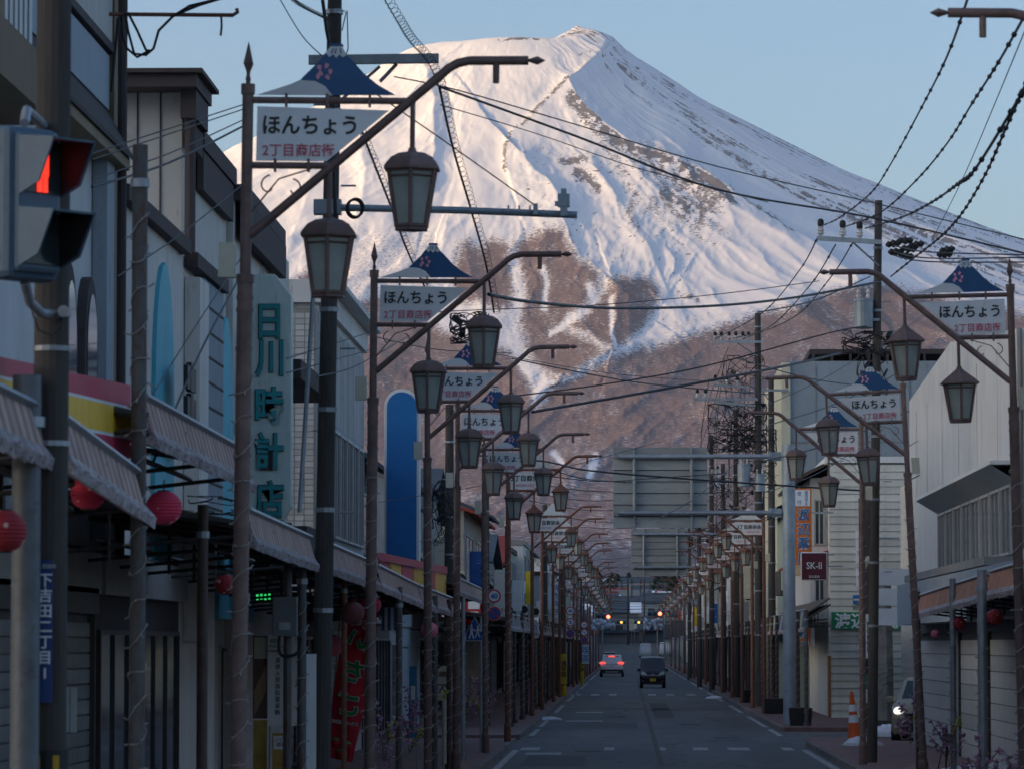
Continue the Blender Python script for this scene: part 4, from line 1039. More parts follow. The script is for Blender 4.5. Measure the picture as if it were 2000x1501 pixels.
# cream siding pharmacy
b = Bld('cream horizontal siding pharmacy building facing the parking yard', 'building', (6.5, 134, 0), 'pharmacy')
b.part(MB().bx(6.55, 11.5, 134, 150, -.1, 8.2), 'wall', W['siding'])
me = MB().add([(6.5, 134, 0), (11.5, 134, 0), (11.5, 134, .23), (6.5, 134, .23), (6.5, 133.95, 0), (11.5, 133.95, 0), (11.5, 133.985, .23), (6.5, 133.985, .23)], [(4, 5, 6, 7), (0, 3, 7, 4), (1, 5, 6, 2), (0, 4, 5, 1), (3, 2, 6, 7)]).mesh('siding_board', W['siding'])
sp = bpy.data.objects.new('siding', None); COL.objects.link(sp); sp.parent = b.t; sp.location = -b.loc
for k in range(34): put('siding_board', me, sp, (0, 0, .1 + k * .24))
b.part(MB().bx(6.4, 11.7, 133.9, 150, 8.3, 8.5), 'coping', W['white'])
b.part(MB().bx(6.45, 6.53, 133.94, 134.5, 0, 2.1), 'wooden_post', mat('orange_timber', (.36, .17, .07), .7, 0, .2, 3))
b2 = Bld('green sign with white pharmacy name on the siding wall', 'shop sign', (7.7, 133.9, 3), 'wall_sign')
b2.part(MB().bx(6.56, 8.80, 133.80, 133.9, 2.95, 3.5), 'board', mat('sign_green', (.015, .26, .11), .45, 0, .1, 2))
b2.text('渡辺薬局', .52, M['whitetext'], (7.68, 133.79, 3.22), bold=.012, sx=1.0)
b2 = Bld('small blue and white notice on the siding wall above the green sign', 'sign', (7.2, 133.9, 4), 'wall_sign')
b2.part(MB().bx(7.25, 7.6, 133.84, 133.9, 3.75, 4.05), 'blue_board', M['bluetext']); b2.part(MB().bx(7.27, 7.58, 133.83, 133.84, 3.87, 3.93), 'white_bar', M['whitetext']); b2.text('飲む薬', .13, M['blacktext'], (7.43, 133.9, 3.62))
b = Bld('narrow white house front with small tiled hood beside the siding pharmacy', 'building', (6, 140, 0), 'house')
b.part(MB().bx(5.98, 6.54, 136, 151, 3.2, 7.9), 'wall', W['white']); b.window('y-', 6.1, 6.45, 5.7, 7.2, 136, bars=1); b.window('y-', 6.1, 6.45, 3.7, 4.9, 136, bars=1)
b.part(MB().slab([(5.5, 135.4, 5.1), (6.54, 135.4, 5.45), (6.54, 151, 5.45), (5.5, 151, 5.1)], .08), 'tiled_hood', W['redroof']); b.part(MB().slab([(5.5, 135.4, 7.8), (6.54, 135.4, 8.3), (6.54, 151, 8.3), (5.5, 151, 7.8)], .1), 'roof', W['wood'])
# mint steel frame shop between
b = Bld('mint green framed shop behind the stone pillar', 'building', (8, 118, 0))
b.part(MB().bx(8.6, 15, 122, 131, -.1, 7.4), 'wall', W['beige'])
for x in (8.05, 8.75): b.part(MB().bx(x, x + .22, 108, 108.3, -.05, 6.6), 'mint_column', W['mint'])
b.part(MB().prism([(8.0, 6.4), (8.5, 7.7), (9.3, 6.5), (9.1, 6.45), (8.5, 7.3), (8.2, 6.4)], 108, 108.25), 'mint_gable', W['mint'])
b.part(MB().bx(7.7, 8.5, 107.7, 107.9, 4.3, 5.4), 'sign_board', M['white']); b.text('三和酒店', .2, M['blacktext'], (8.1, 107.69, 4.85), bold=.005)
b.part(MB().bx(8.5, 14, 108.2, 121.9, -.05, 5.8), 'side_wall', W['grey'])
# big pale building with roof structure
b = Bld('large pale blue panelled building with dark rooftop frame', 'building', (5.6, 152, 0))
b.part(MB().bx(6.6, 13.0, 168, 189, -.1, 13.9), 'wall', W['bluegrey'])
b.part(MB().bx(6.25, 6.6, 167.9, 189, 3, 13.85), 'yellow_side', W['yellow'])
for x in (7.6, 9.6, 11.4): b.part(MB().bx(x, x + .04, 167.97, 167.995, 3, 13.8), 'panel_joint', W['grey'])
for z in (7.5, 10.6): b.part(MB().bx(6.6, 12.95, 167.975, 167.998, z, z + .04), 'panel_joint', W['grey'])
b.part(MB().bx(7.4, 13.0, 168.2, 188, 14.2, 14.4), 'roof_deck', W['dark'])
for x in np.arange(7.5, 13, .75): b.part(MB().bx(x, x + .1, 168.1, 168.25, 13.9, 14.2), 'roof_post', W['dark'])
# house column with balconies left of the pharmacy
b = Bld('pale green two-storey house with small balcony behind the gantry pole', 'building', (6, 152.5, 0), 'house')
b.part(MB().bx(6.0, 9, 152.5, 166.5, -.1, 7.6), 'wall', W['green'])
b.part(MB().add([(5.5, 152, 7.5), (7.8, 152, 8.3), (7.8, 167, 8.3), (5.5, 167, 7.5)], [(0, 1, 2, 3)]).add([(5.5, 152, 7.4), (7.8, 152, 8.2), (7.8, 167, 8.2), (5.5, 167, 7.4)], [(3, 2, 1, 0)]), 'roof', W['roof'])
b.window('y-', 6.2, 6.9, 5.2, 6.6, 152.5); b.window('x-', 154, 157, 4.9, 6.6, 6.0)
b.part(MB().bx(5.6, 6.0, 153, 158, 4.3, 4.45).bx(5.6, 5.64, 153, 158, 4.45, 5.2), 'balcony', W['wood'])
y = 190; i = 0
rnd = random.Random(33)
while y < 600:
    L = rnd.uniform(10, 17); h = rnd.uniform(5.8, 9.4)
    wl = rnd.choice(walls); rf = rnd.choice(['flat', 'camera', 'gable'])
    generic('%s %s shop house, %s building beyond the pale blue block on the right' % (wl if wl != 'bluegrey' else 'blue', {'flat': 'flat roofed', 'camera': 'pitched roof', 'gable': 'gabled'}[rf], ordn[i]), rnd.uniform(7.0, 7.9), 15, y, y + L, h, wl, rf, rnd.choice(['slate', 'roof', 'redroof', 'slate']), 2, 1 if h < 7 else 2, s=-1, group='far shop houses on the right')
    y += L + rnd.uniform(.3, 2.5); i += 1
# ------------------------------------------------------------------ arcades over the pavements
def stripe_mat(name, c1, c2, per, width=.5, axis='Y'):
    m = bpy.data.materials.new(name); m.use_nodes = True
    nt = m.node_tree; b = nt.nodes['Principled BSDF']; b.inputs['Roughness'].default_value = .7
    tc = nt.nodes.new('ShaderNodeTexCoord'); sp = nt.nodes.new('ShaderNodeSeparateXYZ'); nt.links.new(tc.outputs['Object'], sp.inputs[0])
    def mth(op, a, v=None):
        n = nt.nodes.new('ShaderNodeMath'); n.operation = op; nt.links.new(a, n.inputs[0])
        if v is not None: n.inputs[1].default_value = v
        return n.outputs[0]
    f = mth('LESS_THAN', mth('FRACT', mth('DIVIDE', sp.outputs[axis], per)), width)
    n = nt.nodes.new('ShaderNodeTexNoise'); n.inputs['Scale'].default_value = 3; n.inputs['Detail'].default_value = 6; nt.links.new(tc.outputs['Object'], n.inputs[0])
    mx = nt.nodes.new('ShaderNodeMix'); mx.data_type = 'RGBA'; nt.links.new(f, mx.inputs[0]); mx.inputs[6].default_value = (*c1, 1); mx.inputs[7].default_value = (*c2, 1)
    m2 = nt.nodes.new('ShaderNodeMix'); m2.data_type = 'RGBA'; m2.blend_type = 'MULTIPLY'; m2.inputs[0].default_value = .6
    nt.links.new(mx.outputs[2], m2.inputs[6]); r = nt.nodes.new('ShaderNodeValToRGB'); r.color_ramp.elements[0].position = .3; r.color_ramp.elements[0].color = (.45, .42, .4, 1); r.color_ramp.elements[1].position = .65
    nt.links.new(n.outputs['Fac'], r.inputs[0]); nt.links.new(r.outputs[0], m2.inputs[7]); nt.links.new(m2.outputs[2], b.inputs['Base Color'])
    return m
SM = dict(left=stripe_mat('awning_beige_mauve', (.56, .41, .31), (.34, .20, .21), .30, .38), right=stripe_mat('awning_orange', (.62, .30, .18), (.46, .22, .15), .22, .4),
          grey=stripe_mat('awning_grey', (.30, .30, .31), (.22, .22, .23), .4, .4), blue=stripe_mat('awning_blue_yellow', (.50, .46, .26), (.02, .12, .32), 3.4, .5))
M['trim'] = mat('snowy_awning_trim', (.52, .45, .45), .8, 0, .35, 9, dirt=(.14, .10, .10), dirt_amt=.4, bump=.02)
M['under'] = mat('awning_underside', (.16, .13, .10), .85, 0, .35, 2, dirt=(.07, .05, .04), dirt_amt=.4)
def arcade(xf, xw, y0, y1, zt, m, label, fh=.42, z_slope=0.0, sheet=True, group=None, detail=True):
    s = 1 if xf < 0 else -1        # outward direction is towards the road
    t = empty('arcade_canopy', (xf, y0, 0), label, 'canopy', group)
    L = y1 - y0; z1 = zt + z_slope
    # corrugated fascia panel
    b = MB(); per = .15; n = max(4, int(L / per * 2)) if detail else 2
    for i in range(n + 1):
        y = L * i / n; z = zt + z_slope * i / n; d = .012 * (i % 2)
        b.v += [(s * (.03 + d), y, z - fh), (s * (-.04 + d), y, z), (s * (-.02 + d), y, z - fh), (s * (-.07 + d), y, z)]
    for i in range(n):
        a = i * 4; c = a + 4; b.f += [(a, c, c + 1, a + 1), (a + 2, a + 3, c + 3, c + 2), (a + 1, c + 1, c + 3, a + 3)]
    b.f += [(0, 1, 3, 2), (n * 4, n * 4 + 2, n * 4 + 3, n * 4 + 1)]
    b.obj('fascia_panel', SM[m], t)
    MB().slab([(s * -.06, -.02, zt + .0), (s * -.06, L + .02, z1), (s * .0, L + .02, z1 + .03), (s * .0, -.02, zt + .03)], .03).obj('top_rail', M['galv'], t)
    # drooping scalloped trim under it
    b = MB(); n = int(L / .12) if detail else 3
    for i in range(n + 1):
        y = L * i / n; z = zt + z_slope * i / n - fh
        w = .05 * math.sin(i * 1.9) + random.uniform(-.03, .03)
        b.v += [(s * .035, y, z + .02), (s * (.08 + w * .4), y, z - .05), (s * (.06 + w * .6), y, z - .11 - w * .5), (s * -.03, y, z - .07)]
    for i in range(n):
        a = i * 4; c = a + 4
        for k in range(4): b.f.append((a + k, c + k, c + (k + 1) % 4, a + (k + 1) % 4))
    b.f += [(0, 3, 2, 1), (n * 4, n * 4 + 1, n * 4 + 2, n * 4 + 3)]
    b.obj('scalloped_trim', M['trim'], t, True)
    D = abs(xw - xf)
    MB().slab([(-s * .06, 0, zt - .1), (-s * D, 0, zt + .35), (-s * D, L, z1 + .35), (-s * .06, L, z1 - .1)], .04).obj('roof_sheet', M['under'], t)
    nb = max(2, int(L / 1.9))
    bm = MB().tube([(0, 0, -fh * .55), (-s * D, 0, .18)], .035, 6).tube([(0, 0, -fh * .9), (-s * D, 0, -.45)], .02, 6).tube([(-s * D * .5, 0, .0), (-s * D * .5, 0, -.45)], .02, 6).mesh('rafter', M['framedark'])
    for i in range(nb + 1): put('rafter', bm, t, (0, L * i / nb, zt + z_slope * i / nb))
    for k in (.25, .55, .85): MB().tube([(-s * D * k, 0, zt - .25), (-s * D * k, L, z1 - .25)], .022, 6).obj('purlin', M['framedark'], t)
    return t
def post(x, y, h, m, r, label, group, wrap=True, base=0.0):
    t = empty('arcade_post', (x, y, base), label, 'post', group)
    MB().tube([(0, 0, -.1), (0, 0, h)], r, 10).obj('shaft', M[m], t, True)
    MB().tube([(0, 0, 0), (0, 0, .12)], r * 1.7, 10).obj('foot', M[m], t)
    MB().tube([(0, 0, h - .3), (0, 0, h - .24)], r * 1.25, 10).obj('band', M['galv'], t)
    if wrap: light_wrap(t, r + .006, .4, h - .4)
    return t
random.seed(8)
LG = 'striped awning canopies over the left pavement'
segs = [(13, 24.0, 1.50, -.13, 'left', 'awning canopy nearest the camera at the left edge, striped beige'), (24.9, 29.0, 1.38, -.19, 'left', 'striped awning canopy below the red and yellow board'),
        (29.3, 36.9, 1.75, -.03, 'left', 'striped awning canopy over the round red paper lantern'), (37.3, 44.7, 1.21, -.06, 'left', 'striped awning canopy left of the big utility pole'),
        (47, 56, 1.15, -.06, 'left', 'striped awning canopy right of the big utility pole'), (56.7, 67.6, 1.08, -.12, 'left', 'striped awning canopy over the dark lantern and strawberry banner'),
        (68, 80.4, .96, -.06, 'left', 'striped awning canopy over the small pink lantern'), (82.7, 98, 1.34, -.05, 'left', 'striped awning canopy just before the speed limit sign')]
for y0, y1, z, sl, m, lb in segs: arcade(-3.4, -5.95 if y0 > 30 else -5.4, y0, y1, z + CAM_H, m, lb, .25, sl, group=LG)
y = 118; k = 0
while y < 400:
    L = 14.5; arcade(-3.35, -6.4, y, y + L, .88 + CAM_H - .0006 * (y - 118), 'grey', 'grey canopy over the left pavement, %s beyond the speed limit sign' % ordn[k], .36, 0, group='grey canopies farther down the left pavement', detail=y < 200); y += L + .8; k += 1
RG = 'canopies over the right pavement'
for y0, y1, z, sl, m, lb in ((33, 46, 1.1, -.05, 'right', 'orange awning canopy at the right edge of the picture'), (46.4, 60, 1.12, -.1, 'right', 'orange awning canopy right of the canopy joint'), (60.5, 75.5, 1.0, -.16, 'right', 'orange awning canopy left of the canopy joint'), ):
    arcade(5.2, 6.9, y0, y1, z + CAM_H, m, lb, .27, sl, group=RG)
arcade(5.2, 5.95, 122, 134, 1.0 + CAM_H, 'blue', 'blue and yellow striped awning behind the gantry pole', .5, 0, group=RG)
arcade(5.2, 5.95, 135, 152, .98 + CAM_H, 'blue', 'blue and yellow striped awning left of the gantry pole', .5, 0, group=RG)
y = 153; k = 0
while y < 400:
    L = 14.5; arcade(5.2, 7.4, y, y + L, .95 + CAM_H - .0006 * (y - 118), 'grey', 'grey canopy over the right pavement, %s beyond the blue and yellow awning' % ordn[k], .36, 0, group='grey canopies farther down the right pavement', detail=y < 200); y += L + .8; k += 1
# posts
pl = 'posts of the left arcade'
random.seed(9)
def pside(px, D): return (px - 1226) / F * D
near = [(48, 23.8, 3.9, 'darkgalv', .085, 'smooth grey canopy post left of the traffic signal pole', False), (268, 28.9, 5.85, 'rustpost', .055, 'tall rusty pipe post right of the traffic signal', True),
        (673, 52.5, 3.3, 'rust', .035, 'thin rusty brown post in front of the strawberry banner', False),
        (590, 44.6, 3.3, 'rustpost', .05, 'grey pipe post left of the big utility pole', True), (780, 61, 3.2, 'rustpost', .05, 'grey post right of the strawberry banner', True),
        (850, 72, 3.2, 'rustpost', .05, 'grey post beside the pink lantern', True), (905, 84, 3.3, 'galv', .045, 'pale post left of the school crossing sign', True), (946, 97, 3.4, 'galv', .05, 'pale post right of the school crossing sign', True),
        (878, 78, 3.2, 'brownpost', .05, 'brown post behind the entrance sign', True), (395, 37, 3.6, 'brownpost', .05, 'slim brown post behind the striped awning', False)]
for px, D, h, m, r, lb, w in near: post(pside(px, D), D, h, m, r, lb, pl, w, .1)
t = post(-2.97, 104, 6.5, 'rust', .05, 'rusty brown pole standing alone beside the speed limit sign', None, False, .02)
y = 119; k = 0
while y < 330:
    post(-3.35 + random.uniform(-.05, .05), y, 3.35, 'brownpost' if k % 3 else 'rustpost', .055, 'brown canopy post on the left pavement, %s in the far row' % ordn[k], 'far posts of the left arcade', y < 170, .1) 
    y += 5.2 + random.uniform(-.8, .8); k += 1
random.seed(10)
for px, D, h, m, r, lb, w in ((1858, 66, 3.4, 'galv', .05, 'grey post beside the red lanterns on the right', True), (1915, 58.5, 3.4, 'galv', .07, 'thicker grey post under the canopy joint on the right', True), (1790, 74.5, 3.3, 'brownpost', .05, 'brown post at the end of the orange awning', True)):
    post(pside(px, D), D, h, m, r, lb, 'posts of the right arcade', w, .1)
y = 120; k = 0
while y < 330:
    post(5.15 + random.uniform(-.08, .08), y, 3.35, 'brownpost' if k % 3 else 'rustpost', .06, 'brown canopy post on the right pavement, %s in the far row' % ordn[k], 'far posts of the right arcade', y < 170, .1) 
    y += 5.4 + random.uniform(-.8, .8); k += 1
# far shop fronts behind the posts
random.seed(12)
for s, x, nm in ((1, -6.25, 'left'), (-1, 7.05, 'right')):
    y = 109 if s > 0 else 151.6; k = 0
    while y < 260:
        L = random.uniform(7, 11)
        shopfront(x, y, y + L - .15, random.choice(['shutter', 'glass', 'door', 'glass']), 'shop front on the %s pavement, %s beyond the side street' % (nm, ordn[k]), s, random.choice(['wood', 'grey', 'dark', 'tan'])); y += L; k += 1
# red and yellow boards on the left canopies
b = Bld('red and yellow striped board above the awning beside the traffic signal', 'shop sign', (-4.2, 27, 4), 'striped_board')
ry = {'r': mat('board_red', (.55, .03, .09), .5, 0, .12, 3), 'y': mat('board_yellow', (.80, .48, .03), .5, 0, .12, 3), 'w': M['white']}
def band(p0, p1, z0a, z1a, z0b, z1b, x, m, nm, bd):
    bd.part(MB().slab([(x, p0, z0a), (x, p1, z0b), (x, p1, z1b), (x, p0, z1a)], -.04), nm, ry[m])
A = atx(-20, 690, -3.64); Bq = atx(255, 772, -3.64)
def zat(py0, py1):  # same plane, photograph rows at the two ends
    return atx(-20, py0, -3.64).z, atx(255, py1, -3.64).z
for (a0, a1), (c0, c1), m in (((692, 752), (728, 794), 'r'), ((728, 794), (734, 800), 'w'), ((734, 800), (800, 852), 'y'), ((800, 852), (806, 858), 'w'), ((806, 858), (880, 895), 'r')):
    zt0, zt1 = zat(a0, a1); zb0, zb1 = zat(c0, c1); band(A.y, Bq.y, zb0, zt0, zb1, zt1, -3.64, m, {'r': 'red_band', 'w': 'white_line', 'y': 'yellow_band'}[m], b)
b = Bld('red and yellow chequered board above the far striped awning', 'shop sign', (-4.2, 70, 4), 'striped_board')
X_ = -3.62
for i in range(6):
    p0, p1 = 742 + i * 22, 742 + (i + 1) * 22 - 2
    zt = lambda px: 1078 + (px - 742) * .21
    a = atx(p0, zt(p0) + 16, X_); c = atx(p1, zt(p1) + 16, X_); d = atx(p1, zt(p1) + 62, X_); e = atx(p0, zt(p0) + 62, X_)
    b.part(MB().slab([tuple(e), tuple(d), tuple(c), tuple(a)], -.03), 'yellow_panel' if i % 2 else 'red_panel', ry['y' if i % 2 else 'r'])
a = atx(740, 1077, X_ + .06); c = atx(874, 1106, X_ + .06); d = atx(874, 1120, X_ + .06); e = atx(740, 1092, X_ + .06)
b.part(MB().slab([tuple(e), tuple(d), tuple(c), tuple(a)], -.04), 'red_top_band', ry['r'])
# ------------------------------------------------------------------ poles, gantries, signals
def Q(px, py, D): return at(px, py, D)
# near pedestrian signal on a concrete pole
b = Bld('concrete pole at the left edge carrying the address plate and striped guard', 'utility pole', (-3.36, 24, 0), 'signal_pole')
xp = pside(96, 24)
b.part(MB().tube([(xp - .005, 24, -.2), (xp, 24, 8)], [.105, .10], 16), 'shaft', M['concrete'])
for z in (4.35, 4.15, 3.6): b.part(MB().tube([(xp, 24, z), (xp, 24, z + .03)], .112, 16), 'clamp_band', M['galv'])
pz = Q(92, 1232, 24)
b.part(MB().box((pz.x, 23.87, pz.z), (.10, .015, .82)), 'address_plate', mat('plate_blue', (.008, .05, .20), .45, 0, .1, 3))
b.text('下\n吉\n田\n二\n丁\n目\n1', .085, M['whitetext'], (pz.x + .008, 23.858, pz.z + .03), bold=.0015, line=1.05)
b.text('富士吉田市', .028, M['whitetext'], (pz.x, 23.858, pz.z + .375))
q = Q(86, 1480, 24)
b.part(MB().tube([(xp, 24, q.z - .6), (xp, 24, q.z + .05)], .112, 16), 'black_guard', M['black'])
for dx in (-.055, .055): b.part(MB().box((xp + dx, 23.895, q.z - .28), (.035, .012, .6)), 'yellow_stripe', mat('guard_yellow', (.55, .36, .02), .5, 0, .1, 3))
b = Bld('two-light pedestrian signal showing red, at the left edge of the picture', 'traffic light', (-3.5, 23, 5), 'pedestrian_signal')
S = empty('signal_head', Q(48, 400, 23)); S.parent = b.t; S.location = Q(48, 400, 23) - b.loc; S.rotation_euler = (0, 0, R(52))
M['sigbody'] = mat('signal_housing', (.09, .145, .205), .45, .1, .12, 3)
# local frame: front is -y, lenses stacked
MB().box((0, 0, 0), (.40, .17, .86)).obj('housing', M['sigbody'], S, bevel=.045)
MB().box((0, -.10, 0), (.33, .05, .78)).obj('door_panel', M['sigbody'], S, bevel=.03)
for z, col, nm in ((.2, 'on', 'upper'), (-.2, 'off', 'lower')):
    hb = MB(); T = .012
    x0, x1, zb, zt, y0, y1 = -.165, .165, z - .16, z + .17, -.125, -.40
    # hood: top, two sloping cheeks
    hb.slab([(x0, y0, zt), (x1, y0, zt), (x1 - .02, y1, zt - .03), (x0 + .02, y1, zt - .03)], T)
    for xx, sg in ((x0, 1), (x1 - T, 1)):
        hb.add([(xx, y0, zt), (xx, y0, zb), (xx, y1 + .12, zb + .06), (xx, y1, zt - .03), (xx + T, y0, zt), (xx + T, y0, zb), (xx + T, y1 + .12, zb + .06), (xx + T, y1, zt - .03)],
               [(0, 1, 2, 3), (7, 6, 5, 4), (0, 4, 5, 1), (1, 5, 6, 2), (2, 6, 7, 3), (3, 7, 4, 0)])
    hb.obj('hood', M['sigbody'], S)
    hi = MB().slab([(x0 + .014, y0, zt - .004), (x1 - .014, y0, zt - .004), (x1 - .03, y1 + .01, zt - .036), (x0 + .03, y1 + .01, zt - .036)], -.004)
    for xx in (x0 + .014, x1 - .018): hi.add([(xx, y0, zt - .01), (xx, y0, zb + .01), (xx, y1 + .13, zb + .07), (xx, y1 + .01, zt - .045)], [(0, 1, 2, 3)])
    hi.obj('hood_lining', M['black'], S)
    lm = mat('red_lamp_lit', (.5, .02, .01), .3, 0, .05, 3, emit=(1, .04, .02), es=.8) if col == 'on' else mat('dark_signal_lens', (.03, .045, .05), .15, 0, .2, 8)
    MB().box((0, -.13, z), (.29, .012, .29)).obj('lens', mat('dark_signal_lens', (.03, .045, .05), .15, 0, .2, 8), S, bevel=.004)
    if col == 'on':
        MB().lathe([(.028, .075), (.03, .09), (.02, .115), (.004, .12)], 10, (0, -.142, z)).box((0, -.142, z + .01), (.09, .01, .12)).box((-.022, -.142, z - .09), (.03, .01, .1)).box((.022, -.142, z - .09), (.03, .01, .1)).obj('standing_figure', lm, S)
for z in (.30, -.30): MB().tube([(-.20, .02, z), (-.225, .02, z)], .02, 8).obj('hinge_bolt', M['galv'], S)
u = Q(60, 560, 23.3); w_ = Q(120, 612, 24)
b.part(MB().tube([Q(48, 550, 23), Q(58, 590, 23.2), Q(80, 612, 23.6), Q(110, 615, 23.9)], .028, 8), 'lower_bracket', M['galv'])
b.part(MB().tube([Q(48, 240, 23), Q(52, 215, 23.2), Q(85, 245, 23.9)], .028, 8), 'upper_bracket', M['galv'])
b.part(MB().tube([Q(124, 608, 23.75), Q(124, 608, 23.95)], .035, 12), 'bracket_cap', M['galv'])
b.part(MB().tube([Q(60, 600, 23.8), Q(75, 645, 23.8), Q(100, 655, 23.8), Q(118, 640, 23.8), Q(124, 605, 23.9)], .006, 6), 'cable_loop', M['wire'])
# overhead direction sign gantries seen from behind
def gantry(D, xp, label, w=2.75, hh=2.36, scale=1.0, zc=None, rail_end=4.55):
    k = F / D
    t = Bld(label, 'road sign gantry', (xp, D, 0), 'sign_gantry', 'road sign gantries reaching over the street')
    t.part(MB().tube([(xp, D, -.1), (xp, D, 8.22)], .185, 20).tube([(xp, D, 8.22), (xp, D, 8.26)], .195, 20), 'column', M['steel_blue'])
    t.part(MB().tube([(xp, D, 3.5), (xp, D, 3.54)], .19, 20), 'weld_band', M['steel_blue'])
    x1 = xp - .2; xl = xp - 4.95 * 1.0
    for z in (7.92, 6.28):
        t.part(MB().tube([(x1 - .35, D, z), (xl, D, z)], .07, 12), 'arm', M['galv'])
        t.part(MB().tube([(xl - .012, D, z), (xl, D, z)], .075, 12), 'end_cap', M['galv'])
        t.part(MB().tube([(x1 - .38, D, z), (x1 - .3, D, z)], .14, 12).box((x1 - .16, D, z), (.3, .05, .26)).box((x1 - .16, D, z), (.3, .24, .05)), 'flange', M['steel_blue'])
    xa, xb = xp - 5.12, xp - 5.12 + w
    for x in (xa + .62, xb - .46):
        t.part(MB().tube([(x, D + .10, 6.0 - .25), (x, D + .10, 8.22)], .035, 8), 'upright', M['steel_blue'])
        t.part(MB().tube([(x, D - .0, 6.35), (x, D - .0, 7.85)], .05, 10), 'brace_tube', M['galv'])
    z0 = 5.86
    for i in range(7):
        z = z0 + hh * i / 7
        t.part(MB().add([(xa, D + .16, z), (xb, D + .16, z), (xb, D + .16, z + hh / 7 - .02), (xa, D + .16, z + hh / 7 - .02), (xa, D + .22, z), (xb, D + .22, z), (xb, D + .22, z + hh / 7 - .02), (xa, D + .22, z + hh / 7 - .02), (xa, D + .12, z), (xb, D + .12, z)],
                        [(0, 1, 2, 3), (7, 6, 5, 4), (0, 3, 7, 4), (1, 5, 6, 2), (2, 6, 7, 3), (0, 4, 5, 1), (8, 9, 1, 0)]), 'back_panel', mat('sign_back_aluminium', (.33, .34, .33), .55, .2, .15, 1.2, dirt=(.22, .22, .2), dirt_amt=.2, stretch=(1, 1, 3)), bevel=.008)
    t.part(MB().bx(xa, xb, D + .222, D + .226, z0 + .01, z0 + hh - .03), 'sign_face', M['bluetext'])
    return t
gantry(121, 4.70, 'near grey steel gantry holding the large sign seen from behind')
gantry(206, 5.3, 'far grey steel gantry holding the smaller sign seen from behind')
# utility poles
def utility_pole(px_top, py_top, D, r, label, x=None, lean=0, m='concrete', arms=(), cans=(), z_extra=0, bands=True):
    p = Q(px_top, py_top, D); X = p.x; H = p.z
    t = Bld(label, 'utility pole', (X, D, 0), 'utility_pole', 'utility poles along the street')
    xb = X - lean
    t.part(MB().tube([(xb, D, -.2), (xb + lean * .5, D, H * .5), (X, D, H)], [r, r * .85, r * .68], 14), 'shaft', M[m])
    if bands:
        for z in np.arange(2.8, H - .2, max(.7, H / 9)): t.part(MB().tube([(xb + lean * z / H, D, z), (xb + lean * z / H, D, z + .05)], r * 1.02 - .02 * z / H, 12), 'steel_band', M['galv'])
        n = int((H - 3) / .9)
        for i in range(n): t.part(MB().tube([(X + (1 if i % 2 else -1) * r * .6, D, 3 + i * .9), (X + (1 if i % 2 else -1) * (r + .12), D, 3 + i * .9)], .012, 6), 'step_bolt', M['galv'])
    for (pa, pb, py, ins, dz) in arms:
        a = Q(pa, py, D - .15); c = Q(pb, py + dz, D - .15)
        arm = t.part(MB().slab([(a.x, D - .2, a.z - .045), (c.x, D - .2, c.z - .045), (c.x, D - .2, c.z + .045), (a.x, D - .2, a.z + .045)], .08), 'crossarm', M['galv'])
        for pi in ins:
            q = Q(pi, py, D - .15); k = (pi - pa) / max(1, (pb - pa)); zz = a.z + (c.z - a.z) * k
            t.part(MB().lathe([(.015, 0), (.045, .05), (.075, .07), (.05, .1), (.075, .13), (.05, .16), (.06, .2)], 10, (q.x, D - .16, zz + .04)), 'insulator', M['insul'])
            t.part(MB().lathe([(.055, .21), (.065, .26), (.06, .33), (.03, .36)], 8, (q.x, D - .16, zz + .04)), 'insulator_cap', M['black'])
        if abs(pb - pa) > 40:
            mid = Q((pa + px_top) / 2, py, D); t.part(MB().tube([(mid.x, D - .2, a.z), (X, D - .1, a.z - .55)], .02, 6), 'arm_strut', M['galv'])
    for (pc, py0, py1, rr) in cans:
        q = Q(pc, py1, D); z1 = Q(pc, py0, D).z
        c = t.part(MB().lathe([(rr * .9, 0), (rr, .02), (rr, z1 - q.z - .06), (rr * 1.05, z1 - q.z - .05), (rr * .95, z1 - q.z)], 16, (q.x, D - .1, q.z)), 'transformer', M['steel_blue'])
        for sg in (-.5, .5): t.part(MB().lathe([(.03, 0), (.05, .05), (.03, .1), (.05, .14), (.02, .2)], 8, (q.x + sg * rr, D - .1, z1)), 'bushing', M['insul'])
        t.part(MB().bx(min(q.x, X), max(q.x, X), D - .12, D - .02, q.z + .15, q.z + .2), 'bracket', M['galv'])
    return t
utility_pole(1716, 392, 83, .11, 'tall utility pole with three insulators on its top arm, right side', lean=.2, arms=((1596, 1722, 466, (1603, 1646, 1679), 8),), cans=((1686, 585, 642, .19),))
utility_pole(1480, 612, 158, .17, 'utility pole tangled with cables left of the pale blue block', arms=((1392, 1492, 668, (1397, 1409, 1424, 1437, 1451, 1462), 0), (1394, 1460, 752, (1397, 1420, 1440), 4), (1355, 1480, 780, (1362, 1378), 0), (1396, 1475, 786, (), 6)), cans=((1453, 905, 950, .24), (1484, 925, 960, .2)))
utility_pole(1506, 740, 168, .17, 'second utility pole close behind the cable tangled one', arms=((1470, 1540, 762, (), 0),))
utility_pole(1437, 800, 185, .16, 'slim utility pole left of the transformer cans', arms=((1400, 1470, 838, (1404, 1430), 0),))
utility_pole(1389, 850, 215, .15, 'utility pole behind the right end of the near gantry sign')
utility_pole(1346, 1005, 290, .15, 'far utility pole above the far gantry sign', arms=((1290, 1352, 1030, (1295, 1310, 1330), 0),))
up = utility_pole(655, -60, 45.5, .115, 'big dark utility pole in front of the tiled building, left side', lean=.16, m='concrete')
utility_pole(948, 895, 120, .15, 'concrete utility pole with the speed limit sign on the left', m='concrete')
utility_pole(770, 700, 92, .14, 'utility pole with frayed wires left of the blue tower') if False else None
